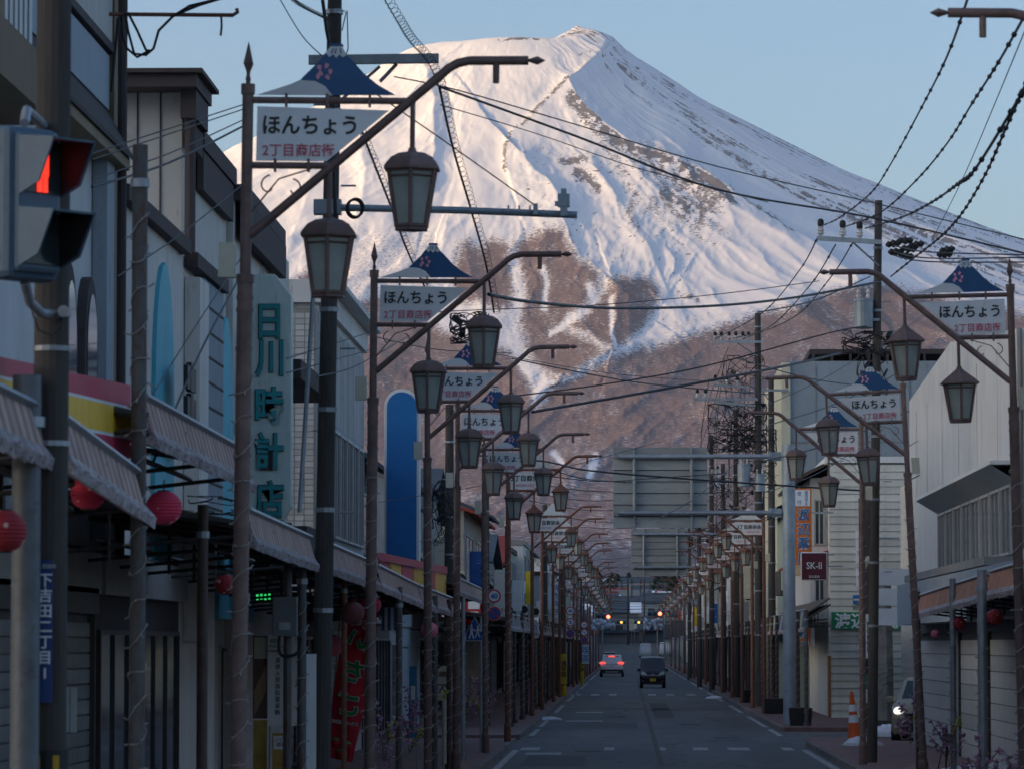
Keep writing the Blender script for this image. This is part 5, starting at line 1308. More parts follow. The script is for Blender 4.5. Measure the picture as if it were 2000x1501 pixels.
utility_pole(878, 790, 104, .15, 'weathered utility pole right of the blue sign tower', m='concrete')
utility_pole(1064, 985, 190, .16, 'grey utility pole with yellow wrap far down the left side')
utility_pole(1098, 1040, 262, .15, 'slim grey utility pole farther down the left side')
utility_pole(930, 1000, 63, .07, 'stub', bands=False) if False else None
# fittings of the big left pole
t = up
a = Q(605, 121, 45.3); c = Q(858, 118, 45.3)
t.part(MB().slab([(a.x, 45.2, a.z - .05), (c.x, 45.2, c.z - .05), (c.x, 45.2, c.z + .05), (a.x, 45.2, a.z + .05)], .09), 'crossarm', M['galv'])
t.part(MB().tube([Q(742, 160, 45.2), Q(775, 125, 45.2)], .022, 6).tube([Q(655, 205, 45.3), Q(742, 130, 45.2)], .018, 6), 'arm_strut', M['galv'])
t.part(MB().tube([Q(628, 405, 45.3), Q(900, 411, 45.3), Q(1127, 420, 45.3)], .04, 10), 'long_arm', M['steel_blue'])
t.part(MB().box(Q(640, 405, 45.3), (.30, .2, .16)), 'arm_bracket', M['steel_blue'])
t.part(MB().box(Q(1101, 392, 45.2), (.13, .12, .14)).box(Q(1101, 412, 45.2), (.08, .1, .12)).box(Q(1101, 378, 45.2), (.06, .08, .1)).box(Q(1090, 398, 45.2), (.07, .06, .05)), 'detector', M['steel_blue'])
for px in (993, 1014, 1035): t.part(MB().box(Q(px, 408, 45.2), (.02, .05, .07)), 'arm_bolt', M['galv'])
t.part(MB().box(Q(1046, 409, 45.2), (.05, .1, .12)), 'stay_clamp', M['galv'])
t.part(MB().tube([Q(1046, 402, 45.2), Q(860, 270, 45.3), Q(700, 160, 45.4)], .008, 6), 'stay_wire', M['wire'])
ring = [Vector((.085 * math.cos(i * math.pi / 9), 0, .1 * math.sin(i * math.pi / 9))) + Q(692, 408, 45.0) for i in range(19)]
t.part(MB().tube(ring, .016, 6).tube([p + Vector((.02, -.03, .01)) for p in ring], .012, 6), 'cable_coil', M['wire'])
t.part(MB().bx(Q(588, 900, 45.3).x, Q(600, 900, 45.3).x, 45.25, 45.4, 1.4, 6.2), 'flat_side_bar', M['steel_blue']) if False else None
t.part(MB().tube([Q(614, 540, 45.25), Q(585, 1000, 45.25)], .028, 6), 'cable_conduit', M['steel_blue'])
t.part(MB().tube([Q(668, 60, 45.3), Q(676, 25, 45.3), Q(660, 20, 45.3), Q(678, 22, 45.3), Q(680, 95, 45.3), Q(672, 120, 45.3)], .007, 6), 'lead_wire', M['wire'])
t.part(MB().tube([Q(630, 0, 45.2), Q(638, 60, 45.2), Q(652, 130, 45.2), Q(650, 260, 45.2), Q(655, 420, 45.2)], .02, 8), 'riser_cable', M['wire'])
t.part(MB().bx(-3.42 - .16, -3.42 + .02, 45.28, 45.33, 1.0, 2.35), 'white_plate', M['white'])
# iron arm at the top left and tangled service drop
b = Bld('rusty iron bracket arm with tangled service wires at the top left', 'bracket', (-5.4, 40, 9), 'iron_bracket')
b.part(MB().tube([Q(213, 28, 40), Q(455, 30, 40), Q(464, 24, 40), Q(462, 17, 40)], .02, 8), 'iron_arm', M['rust'])
b.part(MB().tube([Q(432, 30, 40), Q(433, 52, 40), Q(431, 70, 40)], .012, 6), 'hook_chain', M['framedark'])
for pts in (((218, 180), (222, 120), (232, 40), (245, 25), (250, 60), (262, 105), (285, 108), (300, 95), (310, 60), (340, 30), (390, 10), (450, -8)),
            ((238, 30), (240, 70), (248, 95), (268, 112), (290, 100)), ((250, 25), (268, 60), (285, 98), (296, 100)), ((230, 35), (226, 90), (219, 170)), ((335, 34), (370, 12), (420, 0), (470, -10))):
    b.part(MB().tube([Q(x, y, 39.8) for x, y in pts], .014, 6), 'service_wire', M['wire'])
# ------------------------------------------------------------------ overhead cables
def smooth(pts, n=6):
    P = [Vector(p) for p in pts]; out = []
    for i in range(len(P) - 1):
        p0 = P[max(i - 1, 0)]; p1 = P[i]; p2 = P[i + 1]; p3 = P[min(i + 2, len(P) - 1)]
        for k in range(n):
            t = k / n; out.append(.5 * ((2 * p1) + (-p0 + p2) * t + (2 * p0 - 5 * p1 + 4 * p2 - p3) * t * t + (-p0 + 3 * p1 - 3 * p2 + p3) * t ** 3))
    out.append(P[-1]); return out
def cable(pts, D0, D1, r, label, knots=0, grp='overhead cables over the street'):
    n = len(pts); P = smooth([Q(x, y, D0 + (D1 - D0) * i / (n - 1)) for i, (x, y) in enumerate(pts)])
    t = empty('overhead_cable', P[0], label, 'cable', grp); o0 = P[0]
    MB().tube([p - o0 for p in P], r, 6).obj('cable', M['wire'], t)
    if knots:
        k = MB().lathe([(r * 1.0, -.035), (r * 1.9, -.02), (r * 1.5, 0), (r * 2.0, .02), (r * 1.0, .035)], 6).mesh('cable_clip', M['wire'])
        for i in range(knots):
            j = int((i + .5 + random.uniform(-.25, .25)) / knots * (len(P) - 2)); q = P[j]; d = (P[j + 1] - q).to_track_quat('Z', 'Y').to_euler()
            put('cable_clip', k, t, q - o0, d)
    return t
random.seed(14)
cable([(955, 575), (1040, 590), (1200, 602), (1400, 597), (1560, 580), (1720, 550)], 48, 83, .024, 'thick dark cable sagging across the mountain from left sign to right pole')
cable([(800, 612), (965, 604), (1150, 597), (1400, 575), (1600, 549)], 60, 83, .009, 'thin wire rising gently just above the thick sagging cable')
cable([(1012, 772), (1180, 750), (1380, 714), (1620, 650), (1700, 636)], 75, 83, .014, 'thin cable climbing to the transformer on the right')
cable([(1040, 804), (1260, 766), (1476, 726), (1572, 706), (1640, 690)], 75, 95, .028, 'thick cable climbing from the fourth left lamp to the right')
cable([(900, 886), (1060, 900), (1150, 918), (1350, 935), (1600, 952), (1700, 958)], 100, 83, .022, 'dark cable crossing in front of the near gantry sign')
cable([(1010, 895), (1130, 932), (1210, 940), (1300, 948)], 100, 130, .016, 'dark cable dipping behind the near gantry sign')
cable([(770, 150), (900, 178), (1130, 245), (1400, 325), (1700, 395), (2010, 470)], 46, 60, .008, 'faint wire crossing the snow high on the mountain')
cable([(860, 170), (1130, 268), (1400, 370), (1700, 425), (2010, 497)], 46, 60, .014, 'darker wire crossing the snow just below the faint one')
cable([(860, 205), (1050, 262), (1250, 330), (1500, 395)], 46, 56, .006, 'thinnest wire crossing the snow below the darker one')
for i, pts in enumerate((((1896, -20), (1850, 110), (1800, 210), (1740, 320), (1700, 378), (1640, 425), (1605, 441)), ((2010, 15), (1950, 122), (1900, 200), (1850, 280), (1790, 352), (1720, 415), (1650, 443)), ((2010, 160), (1905, 330), (1870, 360), (1820, 395), (1760, 425), (1690, 446)))):
    cable(pts, 30, 82, .011 + .002 * i, '%s knotted power line sweeping down to the right pole insulators' % ['upper', 'middle', 'lower'][i], 26)
cable([(2010, 150), (1965, 250), (1925, 340), (1880, 415), (1840, 460), (1790, 500), (1740, 540)], 32, 81, .014, 'thick bundled cable sweeping down at the right edge', 60)
cable([(2010, 40), (1940, 210), (1880, 350), (1820, 470)], 34, 70, .006, 'thin straight wire crossing the knotted lines on the right')
for i, pts in enumerate((((1598, 462), (1560, 530), (1490, 610), (1397, 662)), ((1632, 478), (1580, 560), (1500, 640), (1424, 662)), ((1668, 470), (1620, 545), (1550, 620), (1451, 662)))):
    cable(pts, 83, 157, .016, '%s line running down from the three insulators to the tangled pole' % ['left', 'middle', 'right'][i], 4)
for i, (a, c) in enumerate((((1740, 478), (2010, 498)), ((1740, 490), (2010, 503)), ((1740, 497), (2010, 512)))):
    t = cable([a, (1810, (a[1] + 14)), c], 83, 70, .014, '%s tensioned line leaving the right pole towards the picture edge' % ['top', 'middle', 'bottom'][i])
b = Bld('cluster of black strain insulators beside the tall right pole', 'insulators', (5.6, 82, 10), 'strain_insulators')
for i, (x, y) in enumerate(((1745, 476), (1768, 470), (1775, 486), (1790, 478), (1750, 492), (1770, 500), (1850, 488), (1845, 497))):
    q = Q(x, y, 82.5); o = b.part(MB().lathe([(.02, -.16), (.07, -.1), (.05, -.05), (.09, 0), (.05, .05), (.07, .1), (.02, .16)], 8), 'insulator', M['black'])
    o.location = q - b.loc; o.rotation_euler = (0, R(80 + 8 * (i % 3)), 0)
for i, pts in enumerate((((180, 300), (480, 203)), ((180, 312), (480, 212)), ((180, 350), (330, 300), (480, 232)), ((180, 365), (330, 318), (480, 244)), ((230, 540), (350, 460), (475, 360)), ((280, 800), (380, 640), (480, 490)), ((300, 900), (390, 690), (480, 520)), ((560, 700), (735, 645)), ((560, 728), (735, 680)), ((620, 735), (700, 712), (800, 655)))):
    cable([pts[0], pts[len(pts) // 2] if len(pts) > 2 else tuple((u + v) / 2 for u, v in zip(*pts)), pts[-1]], 35, 48 if i < 7 else 70, .007 if i not in (6, 3) else .012, 'wire in front of the left buildings, %s counting down from the roofline' % ordn[i], grp='wires in front of the left buildings')
cable([(536, -20), (590, 70), (632, 112)], 40, 45.4, .006, 'thin wire reaching the top of the big left pole')
# coiled cable hangers
def coil(pts, D0, D1, r, rc, turns, label):
    n = len(pts); P = smooth([Q(x, y, D0 + (D1 - D0) * i / (n - 1)) for i, (x, y) in enumerate(pts)], 10); o0 = P[0]
    t = empty('coiled_cable', o0, label, 'cable')
    MB().tube([p - o0 for p in P], r, 6).obj('core_cable', M['wire'], t)
    m = turns * 10; out = []
    for i in range(m + 1):
        u = i / m * (len(P) - 1); j = min(int(u), len(P) - 2); f = u - j; c = P[j].lerp(P[j + 1], f); d = (P[j + 1] - P[j]).normalized()
        a = d.cross(Vector((0, 1, 0))).normalized(); e = d.cross(a); th = i / 10 * 2 * math.pi
        out.append(c - o0 + (a * math.cos(th) + e * math.sin(th)) * rc + a * rc * .7)
    MB().tube(out, .003, 4).obj('spiral_hanger', M['wire'], t)
coil([(740, -20), (775, 40), (800, 80), (835, 120), (858, 170)], 43, 45.2, .006, .05, 30, 'open spiral cable hanger coming down to the crossarm of the big left pole')
coil([(858, 170), (885, 290), (920, 410), (950, 520), (965, 610)], 45.4, 60, .014, .05, 52, 'spiral wrapped cable falling from the crossarm to the second left lamp')
coil([(700, 240), (735, 330), (770, 420), (800, 500), (850, 600)], 46, 62, .014, .045, 46, 'spiral wrapped cable falling behind the two big lanterns')
coil([(560, -15), (590, 12), (640, 38)], 42, 45.3, .012, .02, 30, 'short twisted cable arriving at the top of the big left pole')
# tangles of service wire on the poles
def tangle(px, py, D, w, h, n, label, r=.012):
    c = Q(px, py, D); t = empty('service_wire_tangle', c, label, 'wires')
    for i in range(n):
        a = Vector((random.uniform(-w, w), random.uniform(-.2, .2), random.uniform(-h, h))); q = [a]
        for k in range(random.randint(3, 6)):
            a = a + Vector((random.uniform(-w, w) * .7, random.uniform(-.12, .12), random.uniform(-h, h) * .6)); a.x = max(-w, min(w, a.x)); a.z = max(-h, min(h, a.z)); q.append(a.copy())
        MB().tube(smooth(q, 4), r * random.uniform(.6, 1.2), 5).obj('wire', M['wire'], t)
    for i in range(n // 9):
        MB().box((random.uniform(-w, w) * .7, 0, random.uniform(-h, h) * .8), (.18, .1, .1), rz=random.uniform(0, 3), ry=random.uniform(-1, 1)).obj('splice_box', M['black'], t)
random.seed(16)
tangle(1700, 668, 83, .55, .22, 22, 'wire tangle below the transformer of the tall right pole'); tangle(1704, 720, 83, .3, .5, 18, 'hanging wires on the shaft of the tall right pole')
tangle(1440, 835, 158, 1.1, .9, 74, 'dense wire tangle on the cable pole left of the pale block', .014); tangle(1455, 730, 158, .7, .7, 20, 'thin wires under the insulators of the cable pole'); tangle(1475, 900, 160, .8, 1.2, 46, 'wires hanging round the transformer cans')
tangle(1345, 1050, 230, 1.6, .7, 60, 'wire tangle above the far gantry sign'); tangle(920, 640, 70, .35, .25, 22, 'black wire tangle behind the second left sign', .013); tangle(860, 1000, 92, .3, .7, 18, 'frayed wires left of the second row of lanterns')
tangle(1440, 990, 175, 1.0, 1.2, 50, 'wires behind the third chome signs on the right')
for i in range(14):
    y0 = 900 + i * 19; x0 = 1010 + i * 8; D = 110 + i * 16
    cable([(x0, y0 + 20), (1150 + random.uniform(-10, 10), y0 + 32 + random.uniform(0, 10)), (1270, y0 + 34 + random.uniform(-6, 6)), (1420 - i * 6, y0 + random.uniform(8, 30))], D, D + 10, .013, 'wire across the far street, %s counting down from the near gantry' % ordn[i], grp='wires across the far street')

random.seed(61)
utility_pole(1365, 930, 240, .15, 'utility pole with two crossarms right of the far gantry sign', arms=((1325, 1372, 945, (1328, 1340, 1352), 0), (1330, 1372, 968, (1334, 1346), 0)), cans=((1356, 985, 1015, .24),))
utility_pole(1412, 905, 205, .15, 'utility pole with short crossarms behind the second rusty right lamp', arms=((1375, 1420, 925, (1378, 1390, 1402), 0),))
for i in range(16):
    x0 = 1392 + random.uniform(-10, 90); x1 = x0 + random.uniform(-70, 40); y0 = 668 + random.uniform(0, 170); y1 = y0 + random.uniform(120, 260)
    cable([(x0, y0), ((x0 + x1) / 2 + random.uniform(-8, 8), (y0 + y1) / 2 + 8), (x1, y1)], 158, 180, .011, 'thin drop wire near the tangled pole, %s of them from the top' % ordn[i], grp='drop wires near the tangled pole')
for i, (a, c) in enumerate((((740, 980), (1290, 862)), ((700, 650), (1000, 690)), ((1000, 700), (1500, 770)), ((960, 690), (1460, 748)), ((1440, 700), (1760, 760)), ((1480, 610), (1700, 540)), ((1500, 790), (1760, 640)), ((1500, 830), (1770, 720)), ((1490, 900), (1780, 800)), ((1760, 880), (2010, 700)), ((1770, 940), (2010, 790)), ((1880, 830), (2010, 910)), ((1500, 960), (1700, 860)), ((1290, 1010), (1440, 900)))):
    cable([a, ((a[0] + c[0]) / 2, (a[1] + c[1]) / 2 + 12), c], 95, 120, .009 + .004 * (i % 3), 'extra thin span over the street, %s counting from the left sign' % ordn[i], grp='thin spans over the street')
# plain projecting boards, air conditioners and meters down both sides
bc = [('white', M['white']), ('red', mat('sign_red', (.45, .03, .035), .5, 0, .12, 2)), ('blue', mat('road_sign_blue', (.01, .09, .33), .45)), ('yellow', mat('caution_yellow', (.62, .44, .02))), ('green', mat('sign_green', (.015, .26, .11), .45)), ('cream', M['cream'])]
for i in range(22):
    s = 1 if i % 2 else -1; D = 112 + i * 14; x = -5.6 if s > 0 else 6.4; nm, mm = bc[(0, 5, 0, 2, 5, 0, 1, 0, 5, 3, 0)[i % 11]]; h = random.uniform(1.2, 2.4); z = random.uniform(3.9, 5)
    b = Bld('plain %s projecting board on the %s, %s such board down the street' % (nm, 'left' if s > 0 else 'right', ordn[i]), 'shop sign', (x, D, z), 'projecting_board', 'plain projecting boards')
    b.part(MB().box((x, D, z + h / 2), (.5, .14, h)), 'board', mm, bevel=.01); b.part(MB().box((x, D - .075, z + h / 2), (.44, .01, h - .08)), 'face', mm)
    for zz in (.2, h - .2): b.part(MB().box((x - s * .6, D, z + zz), (.6, .04, .04)), 'bracket', M['galv'])
for i in range(12):
    s = 1 if i % 2 else -1; D = (100 if s > 0 else 205) + i * 15; x = -6.05 if s > 0 else 7.0; z = random.uniform(3.9, 5.2)
    b = Bld('white air conditioner unit on the %s wall, %s down the street' % ('left' if s > 0 else 'right', ordn[i]), 'air conditioner', (x, D, z), 'air_conditioner', 'air conditioner units')
    b.part(MB().box((x + s * .2, D, z), (.3, .8, .6)), 'casing', M['cream'], bevel=.01); q = MB().lathe([(.22, 0), (.2, .02)], 16).obj('fan_grille', M['black'], b.t); q.location = Vector((x + s * .2, D - .41, z)) - b.loc; q.rotation_euler = (math.pi / 2, 0, 0); b.part(MB().tube([(x + s * .1, D - .3, z - .3), (x + s * .05, D - .3, 3.4)], .03, 6), 'pipe', M['cream'])
# ------------------------------------------------------------------ signs, lanterns, banners
def round_sign(px, py, D, rpx, face, label, post=None):
    c = Q(px, py, D); r = rpx / F * D
    b = Bld(label, 'road sign', (c.x, D, c.z), 'road_sign')
    rs = mat('road_sign_red', (.45, .02, .03), .45, 0, .08, 3); bs = mat('road_sign_blue', (.01, .09, .33), .45, 0, .08, 3)
    def disc(rr, y, m, nm): 
        q = MB(); n = 28; q.add([(c.x + rr * math.cos(2 * math.pi * i / n), D + y, c.z + rr * math.sin(2 * math.pi * i / n)) for i in range(n)] + [(c.x + rr * math.cos(2 * math.pi * i / n), D + y + .006, c.z + rr * math.sin(2 * math.pi * i / n)) for i in range(n)], [tuple(range(n)), tuple(range(2 * n - 1, n - 1, -1))] + [(i, (i + 1) % n, (i + 1) % n + n, i + n) for i in range(n)])
        return b.part(q, nm, m)
    disc(r * 1.04, 0, M['white'], 'edge'); disc(r, -.008, rs, 'red_ring')
    if face == '40': disc(r * .76, -.016, M['white'], 'white_disc'); b.text('40', r * 1.0, M['bluetext'], (c.x, D - .022, c.z), bold=.008)
    elif face == 'nopark':
        disc(r * .78, -.016, bs, 'blue_disc'); b.part(MB().box((c.x, D - .024, c.z), (r * 1.6, .006, r * .17), ry=R(45)), 'red_bar', rs)
    else:
        disc(r * .76, -.016, M['white'], 'white_disc'); b.part(MB().box((c.x, D - .024, c.z), (r * .22, .006, r * .8)).box((c.x, D - .024, c.z + r * .1), (r * .7, .006, r * .16)).box((c.x, D - .03, c.z), (r * 1.5, .006, r * .12), ry=R(45)), 'pictogram', M['bluetext'])
    b.part(MB().box((c.x + .02, D + .04, c.z), (.1, .07, .05)), 'bracket', M['galv'])
    return b
round_sign(965, 1163, 109, 13.5, '40', 'round 40 speed limit sign nearest the camera on the left'); round_sign(965, 1197, 109, 13.5, 'nopark', 'round blue no parking sign under the near 40 sign')
round_sign(1114, 1192, 185, 8.5, '40', 'round 40 sign in the second group down the left side'); round_sign(1114, 1214, 185, 8.5, 'x', 'round white pedestrian sign below the second 40 sign'); round_sign(1114, 1236, 185, 8.5, 'nopark', 'round blue no parking sign lowest in the second group')
round_sign(1141, 1219, 235, 6.5, '40', 'small round sign topmost in the third group'); round_sign(1141, 1234, 235, 6.5, 'x', 'small round sign middle in the third group'); round_sign(1141, 1249, 235, 6.5, 'nopark', 'small blue round sign lowest in the third group')
b = Bld('blue pentagonal school crossing sign with two white walking figures', 'road sign', (pside(927, 92), 92, 3), 'crossing_sign')
c = Q(927, 1228, 92); s_ = 92 / F
pent = [(-17, -22), (17, -22), (17, -8), (0, 24), (-17, -8)]
b.part(MB().prism([(c.x + x * s_ * 1.04, c.z + z * s_ * 1.04) for x, z in pent], 92, 92.01), 'white_edge', M['white'])
b.part(MB().prism([(c.x + x * s_ * .96, c.z + z * s_ * .96) for x, z in pent], 91.985, 91.998), 'blue_face', mat('road_sign_blue', (.01, .09, .33), .45))
for dx, k in ((-6, 1.0), (6, .8)):
    x = c.x + dx * s_; z = c.z - 5 * s_; f = MB().lathe([(.001, -.03), (.03, 0), (.001, .03)], 8, (x, 91.975, z + .14 * k))
    f.box((x, 91.975, z + .04 * k), (.055, .008, .13 * k)).box((x - .03, 91.975, z - .08 * k), (.028, .008, .15 * k), ry=.3).box((x + .03, 91.975, z - .08 * k), (.028, .008, .15 * k), ry=-.3).box((x + .05, 91.975, z + .05 * k), (.025, .008, .1 * k), ry=-.9)
    b.part(f, 'walking_figure', M['whitetext'])
b.part(MB().tube([(c.x + .14, 92.04, 0), (c.x + .14, 92.04, c.z + .3)], .03, 8), 'sign_post', M['galv'])
# white notice with Chinese text
b = Bld('tall white notice board with green arrows and two columns of Chinese text', 'sign', (pside(545, 60), 60, 1.3), 'notice_board')
a = Q(522, 1416, 60); c = Q(588, 1238, 60)
b.part(MB().bx(a.x, a.x + .46, 60, 60.03, a.z, c.z), 'board', M['white'])
gt = mat('arrow_green', (.02, .25, .20), .5, 0, .05, 3)
for i in range(5):
    x = a.x + .03 + i * .03; z = c.z - .09; b.part(MB().prism([(x, z), (x + .03, z + .035), (x + .045, z + .035), (x + .015, z), (x + .045, z - .035), (x + .03, z - .035)], 59.99, 59.998), 'arrow', gt)
b.text('Welcome to\nromantic cafe', .06, M['blacktext'], (a.x + .16, 59.99, c.z - .2), sx=.95, line=1.1)
b.text('欢\n迎\n来\n日\n式\n浪\n漫\n文\n化', .078, M['blacktext'], (a.x + .31, 59.99, a.z + .57), line=1.2)
b.text('请\n进\n入\n里\n面\n店\n里\n采\n购', .078, M['blacktext'], (a.x + .15, 59.99, a.z + .57), line=1.2)
for x in (a.x + .03, a.x + .3): b.part(MB().tube([(x, 60.05, .1), (x, 60.05, a.z + .2)], .015, 6), 'leg', M['galv'])
b2 = Bld('dark poster board with photographs left of the white notice', 'poster', (a.x - .25, 60.2, 1), 'poster_board')
b2.part(MB().bx(a.x - .22, a.x - .01, 60.1, 60.13, a.z + .1, c.z - .02), 'board', M['browntext']); b2.part(MB().bx(a.x - .2, a.x - .02, 60.09, 60.1, c.z - .35, c.z - .04), 'street_photo', M['cream'])
b2.part(MB().prism([(a.x - .2, a.z + .14), (a.x - .02, a.z + .5), (a.x - .02, a.z + .9), (a.x - .2, a.z + .5)], 60.09, 60.1), 'diagonal_panel', mat('poster_tan', (.36, .25, .15), .6))
b2.part(MB().bx(a.x - .21, a.x - .01, 60.07, 60.1, .1, a.z + .08), 'lower_panel', mat('poster_yellow', (.5, .36, .08), .6, 0, .3, 4))
b3 = Bld('low yellow and brown menu sign below the white notice', 'sign', (a.x + .15, 59.6, .8), 'menu_sign')
q = Q(548, 1455, 59.6); b3.part(MB().bx(q.x - .12, q.x + .12, 59.6, 59.63, q.z - .35, q.z + .18), 'board', mat('menu_orange', (.42, .26, .06), .6, 0, .3, 5)); b3.part(MB().bx(q.x - .1, q.x + .1, 59.59, 59.6, q.z - .05, q.z + .14), 'white_label', M['white']); b3.text('ぶどう\n農園', .07, M['browntext'], (q.x, 59.585, q.z + .05))
# strawberry banner, seen from behind so that its writing is mirrored
b = Bld('tall red strawberry banner with green lettering seen mirrored from behind', 'banner', (pside(680, 75), 75, .2), 'strawberry_banner')
P4 = [Q(640, 1478, 75), Q(690, 1488, 75), Q(716, 1262, 75), Q(722, 1172, 75), Q(672, 1165, 75), Q(665, 1255, 75), Q(648, 1380, 75)]
fl = MB(); NB = 16
def bp(u, v):
    L0 = [Q(640, 1478, 75), Q(648, 1370, 75), Q(668, 1240, 75), Q(674, 1168, 75)]; R0 = [Q(688, 1488, 75), Q(712, 1380, 75), Q(735, 1250, 75), Q(738, 1172, 75)]
    k = v * 3; i = min(2, int(k)); f = k - i; a_ = L0[i].lerp(L0[i + 1], f); c_ = R0[i].lerp(R0[i + 1], f); p = a_.lerp(c_, u); p.y += .05 * math.sin(u * 5 + v * 7); return p
for j in range(NB + 1):
    for i in range(7): fl.v.append(tuple(bp(i / 6, j / NB)))
for j in range(NB):
    for i in range(6): k = j * 7 + i; fl.f.append((k, k + 1, k + 8, k + 7))
o = b.part(fl, 'cloth', mat('banner_red', (.62, .03, .05), .75, 0, .2, 3)); md = o.modifiers.new('thickness', 'SOLIDIFY'); md.thickness = .004
gb = mat('banner_green', (.02, .38, .12), .6); 
def flip(body, size, m, u, v, bold, sx=-1.0, rot=0.0):
    p = bp(u, v); o = b.text(body, size, m, (p.x, 74.87 if m is gb else 74.89, p.z), bold=bold, sx=sx); o.rotation_euler = (math.pi / 2, rot, 0); return o
for ch, v in (('い', .66), ('ち', .5), ('ご', .34)):
    flip(ch, .44, M['whitetext'], .5, v, .028, rot=.18); flip(ch, .44, gb, .5, v, .012, rot=.18)
flip('STRAWBERRY', .085, M['whitetext'], .45, .225, .002, rot=.15); flip('笛吹の', .12, M['whitetext'], .5, .80, .002)
for u, v in ((.25, .10), (.7, .09), (.5, .04)):
    p = bp(u, v); b.part(MB().lathe([(.001, -.09), (.05, -.06), (.09, .0), (.07, .06), (.01, .075)], 12, (p.x, 74.88, p.z)), 'strawberry', M['redtext']); b.part(MB().lathe([(.09, .05), (.02, .09)], 5, (p.x, 74.86, p.z)), 'strawberry_leaf', gb)
b.part(MB().tube([Q(640, 1490, 75.05), Q(668, 1162, 75.05)], .012, 6).tube([Q(668, 1162, 75.05), Q(742, 1168, 75.05)], .01, 6), 'pole', M['galv'])
# blue festival banner in the dark shop
b = Bld('dark blue banner with white brush lettering in the near left shop', 'banner', (-5.0, 46, .5), 'blue_banner')
a = Q(208, 1355, 47); b.part(MB().slab([tuple(Q(188, 1500, 47)), tuple(Q(232, 1500, 47)), tuple(Q(240, 1225, 47)), tuple(Q(174, 1225, 47))], .01), 'cloth', mat('banner_navy', (.012, .05, .18), .8, 0, .2, 3))
b.text('ぶ\nど\nう', .34, M['whitetext'], (a.x, 46.95, a.z), bold=.01, line=.95)
# entrance sign
b = Bld('brown entrance sign with rounded white top on a short post', 'sign', (pside(868, 80), 80, 0), 'entrance_sign')
a = Q(868, 1345, 80); s_ = 80 / F
b.part(MB().prism(rounded(a.x, 15 * s_, a.z - 22 * s_, a.z + 46 * s_), 80, 80.04), 'white_board', M['cream'])
b.part(MB().bx(a.x - 14 * s_, a.x + 14 * s_, 79.98, 80, a.z - 5 * s_, a.z + 10 * s_), 'brown_band', M['browntext'])
b.text('発入口', .11, M['whitetext'], (a.x, 79.97, a.z + 2 * s_), bold=.002); b.part(MB().box((a.x - .03, 79.98, a.z + .3), (.14, .02, .09)).box((a.x + .07, 79.98, a.z + .27), (.07, .02, .05)), 'drawn_animal', M['browntext'])
b.part(MB().tube([(a.x, 80.05, .1), (a.x, 80.05, a.z)], .05, 8), 'post', M['cream'])
# right side shop signs
b = Bld('tall orange vertical pharmacy sign with blue characters', 'shop sign', (pside(1568, 132), 132, 6), 'vertical_sign')
a = Q(1551, 1102, 132); c = Q(1585, 953, 132); osg = mat('sign_orange', (.80, .21, .03), .5, 0, .08, 2)
b.part(MB().bx(a.x, c.x, 132, 132.2, a.z, c.z), 'board', osg)
b.part(MB().bx(a.x + .05, c.x - .05, 131.98, 132, c.z - .56, c.z - .05), 'white_inset', M['white'])
b.text('処\n方\nせ\nん', .13, M['bluetext'], (c.x - .17, 131.97, c.z - .30), line=.9); b.text('受\n付', .14, M['bluetext'], (a.x + .17, 131.97, c.z - .30), line=1.9)
b.text('渡\n辺\n薬\n局', .41, M['whitetext'], ((a.x + c.x) / 2 + .02, 131.985, a.z + .92), bold=.014, line=1.12); b.text('渡\n辺\n薬\n局', .41, M['bluetext'], ((a.x + c.x) / 2 + .02, 131.97, a.z + .92), bold=.002, line=1.12)
b.part(MB().bx(a.x, c.x, 132, 132.2, a.z - .35, a.z - .003), 'lower_panel', M['yellow_l'] if 'yellow_l' in M else mat('sign_pale_orange', (.6, .42, .25), .6))
for z in (a.z + .3, c.z - .8): b.part(MB().bx(c.x, c.x + .7, 132.05, 132.12, z, z + .06), 'wall_bracket', M['galv'])
b = Bld('square maroon SK-II sign with white serif letters', 'shop sign', (pside(1590, 128), 128, 5), 'square_sign')
a = Q(1566, 1130, 128); c = Q(1614, 1079, 128)
b.part(MB().bx(a.x - .03, c.x + .03, 128.01, 128.15, a.z - .03, c.z + .03), 'white_frame', M['white'], bevel=.03); b.part(MB().bx(a.x, c.x, 127.99, 128.008, a.z, c.z), 'maroon_face', mat('sign_maroon', (.10, .012, .025), .4, 0, .08, 2), bevel=.02)
b.text('SK-II', .30, M['whitetext'], ((a.x + c.x) / 2, 127.97, (a.z + c.z) / 2 + .02), bold=.003, sx=.85); b.text('渡辺薬局', .085, M['whitetext'], ((a.x + c.x) / 2, 127.97, a.z + .08))
b.part(MB().tube([(c.x, 128.08, (a.z + c.z) / 2), (c.x + .5, 128.08, (a.z + c.z) / 2)], .025, 6), 'bracket', M['galv'])
b = Bld('small orange and blue shop emblem sign under the striped awning', 'shop sign', (pside(1568, 126), 126, 2.6), 'emblem_sign')
a = Q(1552, 1259, 126); c = Q(1583, 1226, 126)
b.part(MB().bx(a.x - .02, c.x + .12, 126.01, 126.06, a.z - .02, c.z + .02), 'white_frame', M['white']); b.part(MB().bx(a.x, c.x, 125.99, 126.009, a.z, c.z), 'orange_face', osg)
b.part(MB().prism([(a.x + .03 + .16 + .15 * math.cos(i * math.pi / 6), c.z - .17 + .14 * math.sin(i * math.pi / 6)) for i in range(12)], 125.975, 125.988), 'white_round', M['white']); b.part(MB().prism([(a.x + .1, c.z - .06), (a.x + .28, c.z - .08), (a.x + .22, c.z - .2), (a.x + .2, c.z - .28), (a.x + .14, c.z - .2), (a.x + .06, c.z - .14)], 125.96, 125.974), 'blue_bird_shape', M['bluetext'])
